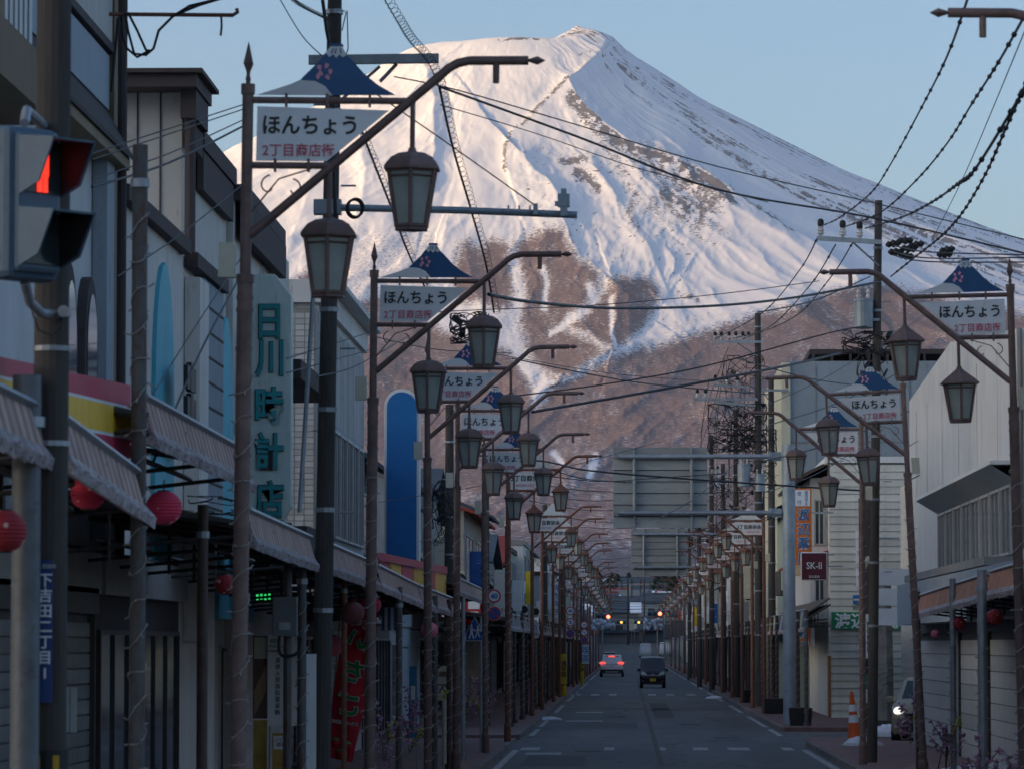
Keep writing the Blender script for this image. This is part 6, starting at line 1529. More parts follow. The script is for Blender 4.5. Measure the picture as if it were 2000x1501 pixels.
b.text('薬局商店', .07, M['bluetext'], ((a.x + c.x) / 2, 125.97, a.z + .07)); b.part(MB().bx(a.x + .06, c.x - .04, 125.98, 125.989, a.z + .02, a.z + .12), 'caption_plate', M['white'])
# post with stacked small boards near the tall right pole
b = Bld('utility post with white and green vertical shop plates beside the traffic cone', 'sign post', (pside(1692, 100), 100, 0), 'plate_post')
a = Q(1697, 1350, 101); s_ = 101 / F
b.part(MB().tube([(a.x, 101, -.1), (a.x, 101, 7.0)], .15, 12), 'shaft', M['concrete'])
for p0, p1, m in ((1198, 1285, 'white'), (1288, 1312, 'blacktext'), (1315, 1345, 'green'), (1345, 1372, 'white')):
    z0 = Q(1697, p1, 100.8).z; z1 = Q(1697, p0, 100.8).z; b.part(MB().bx(a.x - .09, a.x + .12, 100.8, 100.84, z0, z1), 'plate', M['white'] if m == 'white' else M['blacktext'] if m == 'blacktext' else gt)
b.text('整\n体\n療\n術\n院', .15, M['blacktext'], (a.x + .015, 100.79, Q(1697, 1243, 100.8).z), line=1.0, bold=.002)
# loudspeakers and floodlight
for px, py, D, lb in ((1690, 1100, 99, 'grey horn loudspeaker high on the plate post'), (1745, 1165, 104, 'stack of grey panels beside the mint column')):
    b = Bld(lb, 'loudspeaker' if px < 1700 else 'panel rack', (pside(px, D), D, 4), 'street_fitting'); c = Q(px, py, D)
    if px < 1700: b.part(MB().tube([c + Vector((-.14, 0, -.12)), c + Vector((.1, 0, .16))], [.14, .05], 12), 'horn', M['cream'])
    else:
        for k in range(3): b.part(MB().box(c + Vector((0, 0, .5 - k * .5)), (.9, .1, .42), ry=.03), 'panel', M['white'])
        b.part(MB().tube([c + Vector((.5, 0, -1)), c + Vector((.5, 0, 1))], .03, 6), 'rack_post', M['framedark'])
# stone pillar
b = Bld('rough grey stone pillar behind the plate post', 'stone pillar', (pside(1718, 112), 112, 0), 'stone_pillar')
a = Q(1718, 1110, 112); b.part(MB().tube([(a.x, 112, .4), (a.x + .02, 112, 1.8), (a.x - .01, 112, 3.2), (a.x, 112, a.z - .15), (a.x, 112, a.z)], [.36, .34, .33, .30, .16], 7), 'shaft', mat('rough_stone', (.26, .25, .23), .95, 0, .4, 2, bump=.05)); b.part(MB().box((a.x, 112, .2), (1.1, 1.0, .45)), 'plinth', M['concrete'])
# paper lanterns
def paper_lantern(px, py, D, rpx, label, col='pink_red', hexo=False):
    c = Q(px, py, D); r = rpx / F * D
    t = empty('paper_lantern', c, label, 'lantern', 'round paper lanterns under the canopies')
    n = 26; prof = []
    for i in range(n + 1):
        a = -math.pi / 2 + math.pi * (.1 + .8 * i / n); prof.append((r * math.cos(a) * (1 - .045 * (i % 2)), r * .93 * math.sin(a)))
    MB().lathe(prof, 20).obj('paper_shade', col_l[col], t, True)
    MB().lathe([(r * .35, -r * .93), (r * .35, -r * .84)], 12).lathe([(r * .35, r * .84), (r * .35, r * .93)], 12).obj('rim', M['black'], t)
    MB().tube([(0, 0, r * .9), (0, 0, r * 1.5)], .006, 5).obj('cord', M['wire'], t)
def lmat(name, c, dots=True):
    m = bpy.data.materials.new(name); m.use_nodes = True; nt = m.node_tree; b = nt.nodes['Principled BSDF']; b.inputs['Roughness'].default_value = .7
    tc = nt.nodes.new('ShaderNodeTexCoord'); v = nt.nodes.new('ShaderNodeTexVoronoi'); v.inputs['Scale'].default_value = 14; nt.links.new(tc.outputs['Object'], v.inputs['Vector'])
    r = nt.nodes.new('ShaderNodeValToRGB'); r.color_ramp.elements[0].position = .16; r.color_ramp.elements[0].color = (.75, .50, .45, 1) if dots else (*c, 1); r.color_ramp.elements[1].position = .22; r.color_ramp.elements[1].color = (*c, 1)
    nt.links.new(v.outputs['Distance'], r.inputs[0]); nt.links.new(r.outputs[0], b.inputs['Base Color']); b.inputs['Subsurface Weight'].default_value = .2; b.inputs['Subsurface Radius'].default_value = (.05, .02, .02); return m
col_l = {'pink_red': lmat('lantern_pink_red', (.62, .035, .09)), 'red': lmat('lantern_deep_red', (.33, .02, .03)), 'pink': lmat('lantern_pale_pink', (.62, .16, .22)), 'brown': lmat('lantern_faded_brown', (.16, .05, .045), False)}
for a in ((320, 991, 31, 37, 'bright pink-red paper lantern under the awning right of the rusty pipe post', 'pink_red'), (172, 962, 27, 36, 'pink-red paper lantern half hidden behind the awning trim', 'pink_red'), (8, 1036, 22, 46, 'red paper lantern cut by the left edge of the picture', 'red'),
          (440, 1140, 36, 22, 'dim dusky red lantern beside the nearest left lamp post', 'red'), (688, 1196, 52, 24, 'dark brown-red lantern above the strawberry banner', 'brown'), (725, 1180, 58, 20, 'bright red lantern behind the dark one by the banner', 'pink_red'), (838, 1230, 68, 18, 'pale pink lantern hanging right of the strawberry banner', 'pink'), (650, 1260, 70, 22, 'pink lantern at the left edge of the strawberry banner', 'pink'),
          (1943, 1204, 60, 17, 'dark red lantern right of the thick canopy post', 'red'), (1873, 1217, 66, 14, 'red lantern left of the thick canopy post', 'red'), (1827, 1237, 70, 9, 'small pink lantern at the end of the orange awning', 'pink'), (1998, 1222, 56, 14, 'red lantern cut by the right edge of the picture', 'red')):
    paper_lantern(*a)
# traffic cone, snow heaps, planters
b = Bld('orange traffic cone with white bands standing in a snow heap', 'traffic cone', (pside(1668, 98), 97, .1), 'traffic_cone')
c0 = Q(1669, 1480, 97); x = c0.x
co = mat('cone_orange', (.75, .12, .02), .5, 0, .1, 3, spec=.5)
b.part(MB().lathe([(.19, 0), (.19, .03)], 16, (x + .02, 97, .12)), 'base', M['black'])
o = MB().lathe([(.15, .0), (.145, .03), (.115, .25)], 20, (0, 0, 0)); pts = [(.150, .0), (.112, .42), (.1, .55), (.085, .72), (.078, .80), (.04, 1.12), (.035, 1.18)]
H = 1.18
def seg(r0, z0, r1, z1, m, nm): b.part(MB().tube([(x + .02 - .08 * z0 / H, 97, .14 + z0), (x + .02 - .08 * z1 / H, 97, .14 + z1)], [r0, r1], 20), nm, m)
seg(.17, 0, .125, .50, co, 'lower_cone'); seg(.125, .50, .103, .68, M['white'], 'lower_white_band'); seg(.103, .68, .092, .76, co, 'middle_band'); seg(.092, .76, .075, .92, M['white'], 'upper_white_band'); seg(.075, .92, .035, 1.22, co, 'top_cone')
def heap(x, y, r, h, label, seed=0):
    rr = random.Random(seed); b = MB(); n = 18; m = 7
    for j in range(m + 1):
        f = j / m
        for i in range(n):
            a = 2 * math.pi * i / n; rad = r * math.cos(f * math.pi / 2) * (1 + .25 * math.sin(a * 3 + seed) + rr.uniform(-.12, .12)); b.v.append((rad * math.cos(a) * 1.3, rad * math.sin(a), h * math.sin(f * math.pi / 2) * (1 + rr.uniform(-.12, .12)) - .02))
    for j in range(m):
        for i in range(n): k = j * n + i; k2 = j * n + (i + 1) % n; b.f.append((k, k2, k2 + n, k + n))
    b.f.append(tuple(m * n + i for i in range(n)))
    o = b.obj('snow_heap', M['snow'], None, True); o.location = (x, y, .1 if x > KR or x < KL else 0); tag(o, label, 'snow heap'); return o
heap(pside(1672, 97) + .05, 96.6, .33, .24, 'small heap of dirty snow round the traffic cone', 1); heap(pside(1925, 72), 72, .75, .32, 'snow heap under the right canopy beside the flowers', 2); heap(pside(1735, 107), 108, .45, .3, 'snow heap beside the parked beige car', 3)
heap(KL + .25, 136, .34, .12, 'thin snow heap against the left kerb past the lone pole', 4); heap(KR - .3, 190, .3, .14, 'thin snow heap against the far right kerb', 5); heap(pside(1860, 74), 73, .4, .22, 'low snow patch by the right shop wall', 6)
def planter(x, y, label):
    t = Bld(label, 'planter', (x, y, .115), 'planter', 'dark planter boxes on the pavement'); t.part(MB().prism([(x - .3, .115), (x + .3, .115), (x + .34, .62), (x - .34, .62)], y, y + .5), 'tub', M['black'], bevel=.01); t.part(MB().bx(x - .29, x + .29, y + .04, y + .46, .58, .64), 'soil', M['browntext'])
planter(4.95, 141, 'dark planter box at the foot of the first rusty right lamp'); planter(5.0, 168.6, 'dark planter box farther down the right pavement'); planter(5.0, 120.5, 'dark planter box hidden beside the gantry column')
# flowers of cherry and artificial blossoms on the posts
def blossoms(x, y, z0, z1, label, seed):
    rr = random.Random(seed); t = empty('blossom_spray', (x, y, z0), label, 'flowers', 'artificial blossom sprays tied to posts')
    st = MB(); pk = MB(); yl = MB()
    for i in range(9):
        p = Vector((0, 0, rr.uniform(0, (z1 - z0) * .5))); q = p + Vector((rr.uniform(-.3, .3), rr.uniform(-.2, .1), rr.uniform(.3, .6))); st.tube([p, (p + q) / 2 + Vector((.03, 0, 0)), q], .006, 4)
        for k in range(14):
            c = p.lerp(q, rr.uniform(.3, 1.05)) + Vector((rr.uniform(-.05, .05), rr.uniform(-.05, .05), rr.uniform(-.05, .05))); (yl if i == 0 else pk).box(c, (.045, .045, .014), rr.uniform(0, 3), rr.uniform(-1, 1), rr.uniform(-1, 1))
    st.obj('stems', M['browntext'], t); a = stuff(pk.obj('petals', mat('blossom_pink', (.42, .25, .36), .7, 0, .3, 20), t)); c = stuff(yl.obj('yellow_petals', mat('blossom_yellow', (.45, .42, .08), .7, 0, .3, 20), t))
for i, (px, D, z0, z1, lb) in enumerate(((752, 60, .4, 1.7, 'blossoms right of the strawberry banner'), (800, 68, .6, 1.9, 'blossoms left of the entrance sign'), (845, 74, .7, 2.0, 'tallest blossoms in front of the entrance sign'), (910, 88, .6, 1.9, 'blossoms by the school crossing sign post'), (945, 98, .7, 1.9, 'blossoms beside the last pale post'), (1775, 76, .6, 1.6, 'blossoms in front of the parked car'), (1845, 66, .5, 1.5, 'blossoms by the grey post on the right'), (1905, 58, .3, 1.2, 'blossoms by the thick post on the right'), (1975, 56, .2, 1.3, 'blossoms at the right edge of the picture'), (470, 34, -.3, .6, 'blossoms low on the nearest left lamp post'), (620, 46, .1, .9, 'blossoms at the foot of the big left utility pole'))):
    blossoms(pside(px, D), D - .1, z0, z1, lb, i)
# yellow pole wraps and small boards down the street
for px, D, y0, y1, lb in ((1101, 190, 1276, 1350, 'yellow wrap'), (1137, 250, 1290, 1318, 'y2')):
    c = Q(px, y1, D); z1 = Q(px, y0, D).z
    b = Bld('yellow vertical caution board on the %s pole down the left side' % ('nearer' if D < 200 else 'farther'), 'sign', (c.x, D, c.z), 'caution_board'); b.part(MB().bx(c.x - .13, c.x + .13, D, D + .05, c.z + .35, z1), 'board', mat('caution_yellow', (.62, .44, .02), .5, 0, .1, 3)); b.text('通\n学\n路', .26, M['blacktext'], (c.x, D - .01, (c.z + .35 + z1) / 2), line=.95, bold=.004); b.part(MB().tube([(c.x, D + .05, 0), (c.x, D + .05, c.z + .3)], .13, 10), 'yellow_guard', mat('caution_yellow', (.62, .44, .02)))
for px, y0, y1, D, txt, lb in ((1088, 1135, 1205, 200, 'キヤキチ', 'tall white vertical shop sign with blue kana down the left side'), (1144, 1258, 1295, 230, '喫茶', 'narrow white and blue shop board down the left side'), (1045, 1205, 1245, 150, '八百屋', 'narrow white shop board under the red sign')):
    c = Q(px, y1, D); z1 = Q(px, y0, D).z; hw = 7 / F * D
    b = Bld(lb, 'shop sign', (c.x, D, c.z), 'vertical_sign'); b.part(MB().bx(c.x - hw, c.x + hw, D, D + .1, c.z, z1), 'board', M['white']); b.text('\n'.join(txt), (z1 - c.z) / len(txt) * .9, M['bluetext'], (c.x, D - .01, (c.z + z1) / 2), bold=.004)
# clutter under the left canopies
random.seed(91)
for px, py, D, w, h, n, lb in ((400, 985, 33, .9, .18, 26, 'net of dark wires and branches under the awning right of the rusty pipe post'), (190, 985, 27, .5, .14, 18, 'dark wires hanging under the awning below the striped board'), (540, 1100, 41, .7, .14, 22, 'dark wires hanging under the awning left of the big utility pole'), (680, 1150, 52, .8, .16, 22, 'dark wires hanging under the awning above the strawberry banner'), (790, 1185, 64, .8, .15, 18, 'dark wires hanging under the awning over the pink lantern'), (1880, 1190, 62, 1.0, .12, 18, 'dark wires hanging under the right awning by the red lanterns')):
    tangle(px, py, D * 1.22, w * .42, h * .5, max(6, n // 3), lb, .006)
b = Bld('grey electric cabinet with black hoses on the post left of the big utility pole', 'electric cabinet', (pside(557, 44), 44, 2.4), 'electric_cabinet'); c = Q(557, 1203, 44)
b.part(MB().box(c, (.26, .14, .42)), 'cabinet', mat('cabinet_grey', (.16, .175, .18), .6, .1, .15, 4), bevel=.008); b.part(MB().box(c + Vector((0, -.073, -.1)), (.12, .006, .08)), 'name_plate', M['galv'])
b.part(MB().tube(smooth([c + Vector((-.06, 0, -.2)), c + Vector((-.06, -.02, -.36)), c + Vector((0, -.04, -.42)), c + Vector((.14, -.02, -.38)), c + Vector((.17, 0, -.22))], 5), .018, 6), 'hose', M['black']); b.part(MB().tube([c + Vector((.02, .08, -2.5)), c + Vector((.02, .08, 1.0))], .045, 8), 'post', M['rustpost'])
for i, px in enumerate((112, 128, 144)):
    q = atx(px, 1385, -5.28) if False else Q(px, 1385, 38.5); p = MB().box((0, 0, 0), (.06, .006, .42), rz=0).obj('shutter_notice', M['white' if i else 'pink']); p.location = q; tag(p, '%s paper strip stuck on the near left shutter, %s of three' % ('white' if i else 'pinkish', ['leftmost', 'middle', 'rightmost'][i]), 'notice', 'paper strips on the near left shutter')
b = Bld('green lit pharmacy cross style sign glowing faintly deep under the left awning', 'sign', (pside(515, 62), 62, 2.9), 'green_light_sign'); c = Q(515, 1165, 62)
b.part(MB().box(c, (.26, .1, .16)), 'case', M['black'], bevel=.01)
for k in range(4): b.part(MB().box(c + Vector((-.09 + k * .06, -.055, .01 * (k % 2))), (.035, .006, .09)), 'green_light', mat('green_led', (.02, .3, .08), .4, emit=(.05, 1, .25), es=.35))
b = Bld('blue and white narrow banner standing right of the strawberry banner', 'banner', (pside(805, 76), 76, .2), 'narrow_banner'); a = Q(799, 1440, 76); c = Q(814, 1300, 76)
b.part(MB().bx(a.x, c.x, 76, 76.01, a.z, c.z), 'cloth', mat('banner_sky_blue', (.05, .26, .45), .7, 0, .2, 4)); b.part(MB().tube([(c.x, 76.02, .1), (c.x, 76.02, c.z + .1)], .012, 6), 'pole', M['galv']); b.part(MB().bx(a.x + .03, c.x - .03, 75.985, 75.998, a.z + .7, a.z + .95), 'white_patch', M['white'])
b = Bld('blue and white striped half awning sign right of the strawberry banner', 'sign', (pside(760, 70), 70, 3), 'striped_flag'); a = Q(745, 1230, 70); c = Q(775, 1185, 70)
for k in range(5): b.part(MB().bx(a.x + k * .052, a.x + k * .052 + .05, 70, 70.02, a.z, c.z), 'stripe', M['white'] if k % 2 else M['bluetext'])
for px, D, lb in ((430, 48, 'pale wooden crate against the cream wall on the left pavement'), (600, 66, 'dark crate behind the white notice'), (1845, 70, 'folding black easel against the white shutter wall')):
    x = pside(px, D); b = Bld(lb, 'easel' if px > 1500 else 'crate', (x, D, .115), 'easel' if px > 1500 else 'crate')
    if px > 1500: b.part(MB().tube([(x - .2, D, .12), (x, D, 1.1), (x + .2, D, .12)], .015, 6).tube([(x, D + .3, .12), (x, D, 1.1)], .015, 6), 'frame', M['black'])
    else:
        for k in range(4): b.part(MB().box((x, D, .17 + k * .1), (.5, .35, .08)), 'slat', W['wood'])
# ------------------------------------------------------------------ cars
def car(label, x, y, heading, prof, W_, paint, kind, lights_on=False, z=0.0, name='parked_car', plate='white'):
    """prof: list of (t along length, half width low, half width belt, half width roof, z low, z belt, z roof); front at t=0 facing -y"""
    t = empty(name, (x, y, z), label, 'car', rz=heading)
    n = len(prof); b = MB(); hw = W_ / 2
    def ring(p):
        yy, kl, kb, kr, zl, zb, zr = p
        return [(-hw * kl * .9, yy, zl), (-hw * kl, yy, zl + .12), (-hw * kb, yy, (zl + zb) / 2 + .05), (-hw * kb * .985, yy, zb), (-hw * kr, yy, zr - .04), (-hw * kr * .86, yy, zr), (0, yy, zr + .015),
                (hw * kr * .86, yy, zr), (hw * kr, yy, zr - .04), (hw * kb * .985, yy, zb), (hw * kb, yy, (zl + zb) / 2 + .05), (hw * kl, yy, zl + .12), (hw * kl * .9, yy, zl)]
    m = 13
    for p in prof: b.v += ring(p)
    for i in range(n - 1):
        for j in range(m): a = i * m + j; c = i * m + (j + 1) % m; b.f.append((a, a + m, c + m, c))
    b.f.append(tuple(range(m))); b.f.append(tuple((n - 1) * m + j for j in range(m))[::-1])
    o = b.obj('body', paint, t, True)
    return t
def wheels(t, W_, ys, r=.3):
    for yy in ys:
        for s in (-1, 1):
            w = MB().tube([(s * (W_ / 2 - .2), yy, r), (s * (W_ / 2 - .01), yy, r)], r, 20).obj('wheel', M['black'], t); MB().tube([(s * (W_ / 2 - .012), yy, r), (s * (W_ / 2 + .002), yy, r)], r * .62, 12).obj('rim', M['galv'], w)
def plate_on(t, y, z, m, txt, face=-1):
    p = MB().bx(-.165, .165, y, y + .012 * -face, z, z + .165).obj('number_plate', m, t)
    put('lettering', text_mesh(txt, .075, .002, M['blacktext'], .001), p, (0, y + face * .004, z + .08), (math.pi / 2, 0, 0 if face < 0 else math.pi))
glassd = glass_mat('car_glass', (.02, .028, .03), .05)
headl = mat('headlamp_glass', (.55, .6, .62), .1, 0, .05, 3); headon = mat('headlamp_lit', (.9, .9, .85), .1, 0, .02, 3, emit=(1, .95, .82), es=.6); taill = mat('tail_lamp_lit', (.4, .02, .02), .3, 0, .02, 3, emit=(1, .05, .03), es=1.6)
M['yplate'] = mat('yellow_plate', (.72, .55, .03), .5, 0, .05, 3)
# dark kei van, front towards the camera
vp = mat('dark_maroon_paint', (.022, .016, .022), .25, .2, .1, 1, spec=.6)
W_ = 1.475
prof = [(0, .86, .84, .80, .32, .62, .68), (.06, .93, .93, .88, .22, .80, .86), (.25, .97, .97, .90, .20, .90, .98), (.48, .99, .98, .90, .20, 1.0, 1.06), (1.15, 1, 1, .86, .2, 1.02, 1.66), (1.4, 1, 1, .86, .2, 1.02, 1.74), (2.6, 1, 1, .87, .2, 1.04, 1.76), (3.2, 1, 1, .86, .2, 1.04, 1.73), (3.38, .97, .97, .84, .26, 1.0, 1.62), (3.4, .9, .92, .8, .34, 1.0, 1.5)]
t = car('dark maroon tall kei van driving towards the camera in the right lane', 1.42, 236, 0, prof, W_, vp, 'van', name='kei_van')
MB().add([(-.585, .55, 1.09), (.585, .55, 1.09), (.53, 1.10, 1.62), (-.53, 1.10, 1.62)], [(0, 1, 2, 3)]).add([(-.6, .535, 1.06), (.6, .535, 1.06), (.54, 1.10, 1.645), (-.54, 1.10, 1.645)], [(0, 1, 2, 3)]).obj('windscreen', glassd, t)
MB().bx(-.60, -.57, 1.2, 3.1, 1.1, 1.6).bx(.57, .60, 1.2, 3.1, 1.1, 1.6).obj('side_windows', glassd, t)
for s in (-1, 1):
    MB().prism([(s * .34, .72), (s * .67, .76), (s * .66, .95), (s * .5, .93), (s * .36, .82)], -.0, .12).obj('headlight', headl, t)
    MB().box((s * .80, .62, 1.02), (.14, .08, .18)).obj('wing_mirror', vp, t, bevel=.02)
    MB().lathe([(.045, 0), (.04, .01)], 10, (s * .55, -.02, .40)).obj('fog_lamp', headl, t)
MB().bx(-.42, .42, -.02, .02, .70, .74).obj('chrome_strip', M['galv'], t); MB().bx(-.5, .5, -.015, .03, .56, .66).obj('grille', M['black'], t); MB().bx(-.55, .55, -.018, .03, .24, .34).obj('lower_intake', M['black'], t)
o = MB().lathe([(.05, 0), (.05, .012)], 12, (0, 0, 0)).obj('emblem', M['galv'], t); o.location = (0, -.02, .78); o.rotation_euler = (math.pi / 2, 0, 0)
plate_on(t, -.03, .38, M['yplate'], '・・48'); wheels(t, W_, (.62, 2.9), .28)
MB().tube([(.30 + .14 * math.cos(i * math.pi / 8), .95, 1.12 + .14 * math.sin(i * math.pi / 8)) for i in range(17)], .012, 6).obj('steering_wheel', M['black'], t)
# white SUV going away
W_ = 1.84; wp = mat('white_car_paint', (.62, .63, .64), .25, 0, .05, 1, spec=.6)
prof = [(0, .90, .9, .62, .40, .95, 1.0), (.05, .95, .96, .66, .34, 1.0, 1.08), (.18, .98, .99, .74, .30, 1.04, 1.40), (.50, 1, 1, .76, .28, 1.06, 1.64), (1.0, 1, 1, .77, .26, 1.05, 1.69), (2.2, 1, 1, .78, .26, 1.02, 1.68), (3.0, 1, 1, .74, .26, 1.0, 1.5), (3.7, 1, .98, .9, .26, .98, 1.02), (4.5, .95, .93, .85, .3, .8, .84), (4.6, .88, .86, .8, .4, .7, .72)]
t = car('white SUV with lit red tail lamps driving away in the left lane', -1.21, 316, 0, prof, W_, wp, 'suv', name='white_suv')
MB().add([(-.60, .13, 1.12), (.60, .13, 1.12), (.60, .40, 1.56), (-.60, .40, 1.56)], [(0, 1, 2, 3)]).obj('rear_window', glassd, t)
MB().bx(-.86, .86, -.02, .06, .32, .58).obj('lower_bumper', M['black'], t); MB().bx(-.5, .5, -.03, .0, .36, .44).obj('skid_plate', M['galv'], t)
MB().bx(-.55, .55, .34, .46, 1.60, 1.66).obj('roof_spoiler', wp, t)
for s in (-1, 1):
    MB().prism([(s * .48, 1.04), (s * .90, 1.0), (s * .92, 1.12), (s * .72, 1.14), (s * .5, 1.10)], -.03, .12).obj('tail_light', taill, t); MB().box((s * 1.0, 2.9, 1.1), (.2, .1, .15)).obj('wing_mirror', wp, t)
MB().bx(-.24, .24, .32, .34, 1.555, 1.60).obj('high_brake_light', taill, t); MB().bx(-.45, .45, -.012, .01, .96, .98).obj('chrome_strip', M['galv'], t)
plate_on(t, -.01, .72, M['white'], '12-30'); wheels(t, W_, (.85, 3.6), .34)
# beige compact car in the yard
W_ = 1.70; bp_ = mat('beige_car_paint', (.34, .29, .21), .3, .2, .08, 1, spec=.5)
prof = [(0, .70, .70, .66, .34, .60, .66), (.05, .86, .84, .78, .24, .72, .80), (.2, .95, .94, .86, .2, .82, .92), (.6, .99, .98, .88, .2, .92, 1.03), (.95, 1, 1, .84, .2, .98, 1.10), (1.55, 1, 1, .74, .2, 1.0, 1.55), (1.9, 1, 1, .74, .2, 1.0, 1.62), (3.0, 1, 1, .75, .2, 1.0, 1.60), (3.6, 1, .98, .72, .22, .98, 1.35), (3.75, .92, .9, .68, .3, .9, 1.1)]
xc = pside(1793, 105)
t = car('beige compact car with one lit headlight in the yard on the right', xc, 104, R(-10), prof, W_, bp_, 'car', name='compact_car')
MB().add([(-.62, .93, 1.10), (.62, .93, 1.10), (.54, 1.52, 1.54), (-.54, 1.52, 1.54)], [(0, 1, 2, 3)]).obj('windscreen', glassd, t)
for s in (-1, 1):
    o = MB().lathe([(.001, .04), (.08, .03), (.12, .0), (.10, -.10)][::-1], 16, (0, 0, 0)).obj('headlight', headon if s < 0 else headl, t); o.location = (s * .60, .05, .80); o.rotation_euler = (math.pi / 2, 0, 0); o.scale = (1.15, .9, 1)
    o = MB().lathe([(.04, 0), (.05, .02)], 10).obj('fog_lamp', headl, t); o.location = (s * .66, .0, .42); o.rotation_euler = (math.pi / 2, 0, 0)
    MB().box((s * .92, 1.0, 1.08), (.16, .1, .14)).obj('wing_mirror', bp_, t, bevel=.02)
MB().prism([(-.46, .74), (.46, .74), (.42, .60), (-.42, .60)], -.02, .05).obj('upper_grille', M['black'], t); MB().prism([(-.50, .50), (.50, .50), (.44, .28), (-.44, .28)], -.03, .05).obj('lower_intake', M['black'], t)
MB().bx(-.40, .40, -.045, -.02, .22, .28).obj('skid_plate', M['galv'], t); plate_on(t, -.05, .46, M['white'], '58-21'); wheels(t, W_, (.70, 3.1), .30)
# far cars
def small_car(label, x, y, W_, h, paint, lit=None, z=0.0):
    prof = [(0, .86, .86, .7, .3, .8, .86), (.1, .97, .97, .8, .2, .92, 1.0), (.5, 1, 1, .8, .2, 1.0, h - .05), (1.2, 1, 1, .82, .2, 1.0, h), (2.8, 1, 1, .82, .2, 1.0, h - .02), (3.3, .95, .95, .78, .25, .9, 1.1)]
    t = car(label, x, y, 0, prof, W_, paint, 'car', z=z, name='distant_car'); MB().add([(-W_ * .36, .16, 1.05), (W_ * .36, .16, 1.05), (W_ * .34, .46, h - .12), (-W_ * .34, .46, h - .12)], [(0, 1, 2, 3)]).obj('window', glassd, t)
    for s in (-1, 1): MB().bx(s * W_ * .36, s * W_ * .46, -.03, .02, .75, .95).obj('lamp', taill if lit else headl, t)
    wheels(t, W_, (.6, 2.7), .28)
small_car('small black car with lit tail lamps far ahead in the left lane', -2.0, 470, 1.48, 1.6, mat('black_car_paint', (.015, .015, .018), .3), True)
small_car('white van parked far down the street on the right', 2.4, 560, 1.7, 1.9, wp, None, .7); small_car('second white van parked just right of the first far one', 5.2, 575, 1.7, 1.9, wp, None, .9)
# ------------------------------------------------------------------ far traffic lights and decorations
def tlight(px, py, D, label, lit='red', side=-1):
    c = Q(px, py, D); b = Bld(label, 'traffic light', (c.x, D, c.z), 'traffic_light'); lr = .15 if D < 420 else .15
    b.part(MB().box((c.x - .42, D, c.z), (1.25, .2, .45)), 'housing', M['sigbody'], bevel=.05)
    for i, nm in enumerate(('green', 'yellow', 'red')):
        on = nm == lit; x = c.x - .42 + (i - 1) * .42
        m = (mat('red_signal_lit', (.5, .03, .02), .3, emit=(1, .12, .06), es=4) if nm == 'red' else mat('amber_signal_lit', (.6, .35, .03), .3, emit=(1, .5, .08), es=1.4)) if on else mat('dark_signal_lens', (.03, .045, .05))
        q = MB().lathe([(.17, 0), (.15, .04), (.001, .06)], 14).obj('signal_lamp', m, b.t); q.location = Vector((x, D - .11, c.z)) - b.loc; q.rotation_euler = (math.pi / 2, 0, 0)
        b.part(MB().tube([(x + .17 * math.cos(a), D - .14, c.z + .17 * math.sin(a)) for a in np.linspace(.2, math.pi - .2, 9)], .03, 5), 'visor', M['sigbody'])
    xe = KL - .5 if side < 0 else KR + .5
    b.part(MB().tube([(c.x, D + .15, c.z + .25), (xe, D + .15, c.z + .35)], .05, 8), 'arm', M['galv']); b.part(MB().tube([(xe, D + .15, 0), (xe, D + .15, c.z + .9)], .12, 10), 'post', M['galv'])
tlight(1188, 1203, 362, 'horizontal traffic light showing red over the left lane', 'red', -1); tlight(1289, 1197, 350, 'horizontal traffic light showing red on the right', 'red', 1)
tlight(1220, 1214, 540, 'small far traffic light showing amber, left one', 'yellow', -1); tlight(1254, 1214, 540, 'small far traffic light showing amber, right one', 'yellow', 1)
random.seed(30)
crystal = mat('clear_bauble', (.55, .60, .68), .15, 0, .2, 6)
for nm, x0, x1, D in (('left', 1155, 1200, 352), ('right', 1258, 1292, 352)):
    t = empty('bauble_garland', Q((x0 + x1) / 2, 1218, D), 'cluster of pale hanging baubles under the %s red traffic light' % nm, 'decoration', 'hanging bauble clusters'); o0 = t.location.copy()
    bm = MB().lathe([(.02, -.16), (.12, -.08), (.15, 0), (.10, .1), (.02, .16)], 7).mesh('bauble', crystal)
    for i in range(46): put('bauble', bm, t, Q(random.uniform(x0, x1), 1218 + random.uniform(-9, 9), D + random.uniform(-1, 1)) - o0, (random.uniform(-.6, .6), random.uniform(-.6, .6), 0), (1, 1, random.uniform(.8, 1.5)))
# ------------------------------------------------------------------ the far end of the town
random.seed(44)
_ones = ['', 'first', 'second', 'third', 'fourth', 'fifth', 'sixth', 'seventh', 'eighth', 'ninth', 'tenth', 'eleventh', 'twelfth', 'thirteenth', 'fourteenth', 'fifteenth', 'sixteenth', 'seventeenth', 'eighteenth', 'nineteenth']
_tens = {2: 'twent', 3: 'thirt', 4: 'fort', 5: 'fift', 6: 'sixt', 7: 'sevent', 8: 'eight', 9: 'ninet'}
def nth(n):
    if n < 20: return _ones[n]
    if n >= 100: return 'hundredth' if n == 100 else 'hundred-and-' + nth(n - 100)
    return _tens[n // 10] + ('ieth' if n % 10 == 0 else 'y-' + _ones[n % 10])
roofm = [W['slate'], W['roof'], W['redroof'], M['snow'], W['slate'], W['slate'], W['roof']]
hp = {}
def gz2(Y): return float(np.interp(Y, [500, 620, 1000, 1500, 2200, 4000], [0, 1.4, 7.0, 12.5, 15, 16]))
dg = bpy.context.evaluated_depsgraph_get(); dg.update(); mev = mountain.evaluated_get(dg)
def ground_z(X, Y):
    ok, p, n, i = mev.ray_cast(Vector((X, Y, 900)), Vector((0, 0, -1)))
    return max(gz2(Y), p.z if ok else -99)
colw = {'bluegrey': 'blue'}; seen = {}
dist_names = ['left edge of the street gap', 'left of the street gap centre', 'centre of the street gap', 'right of the street gap centre', 'right edge of the street gap']
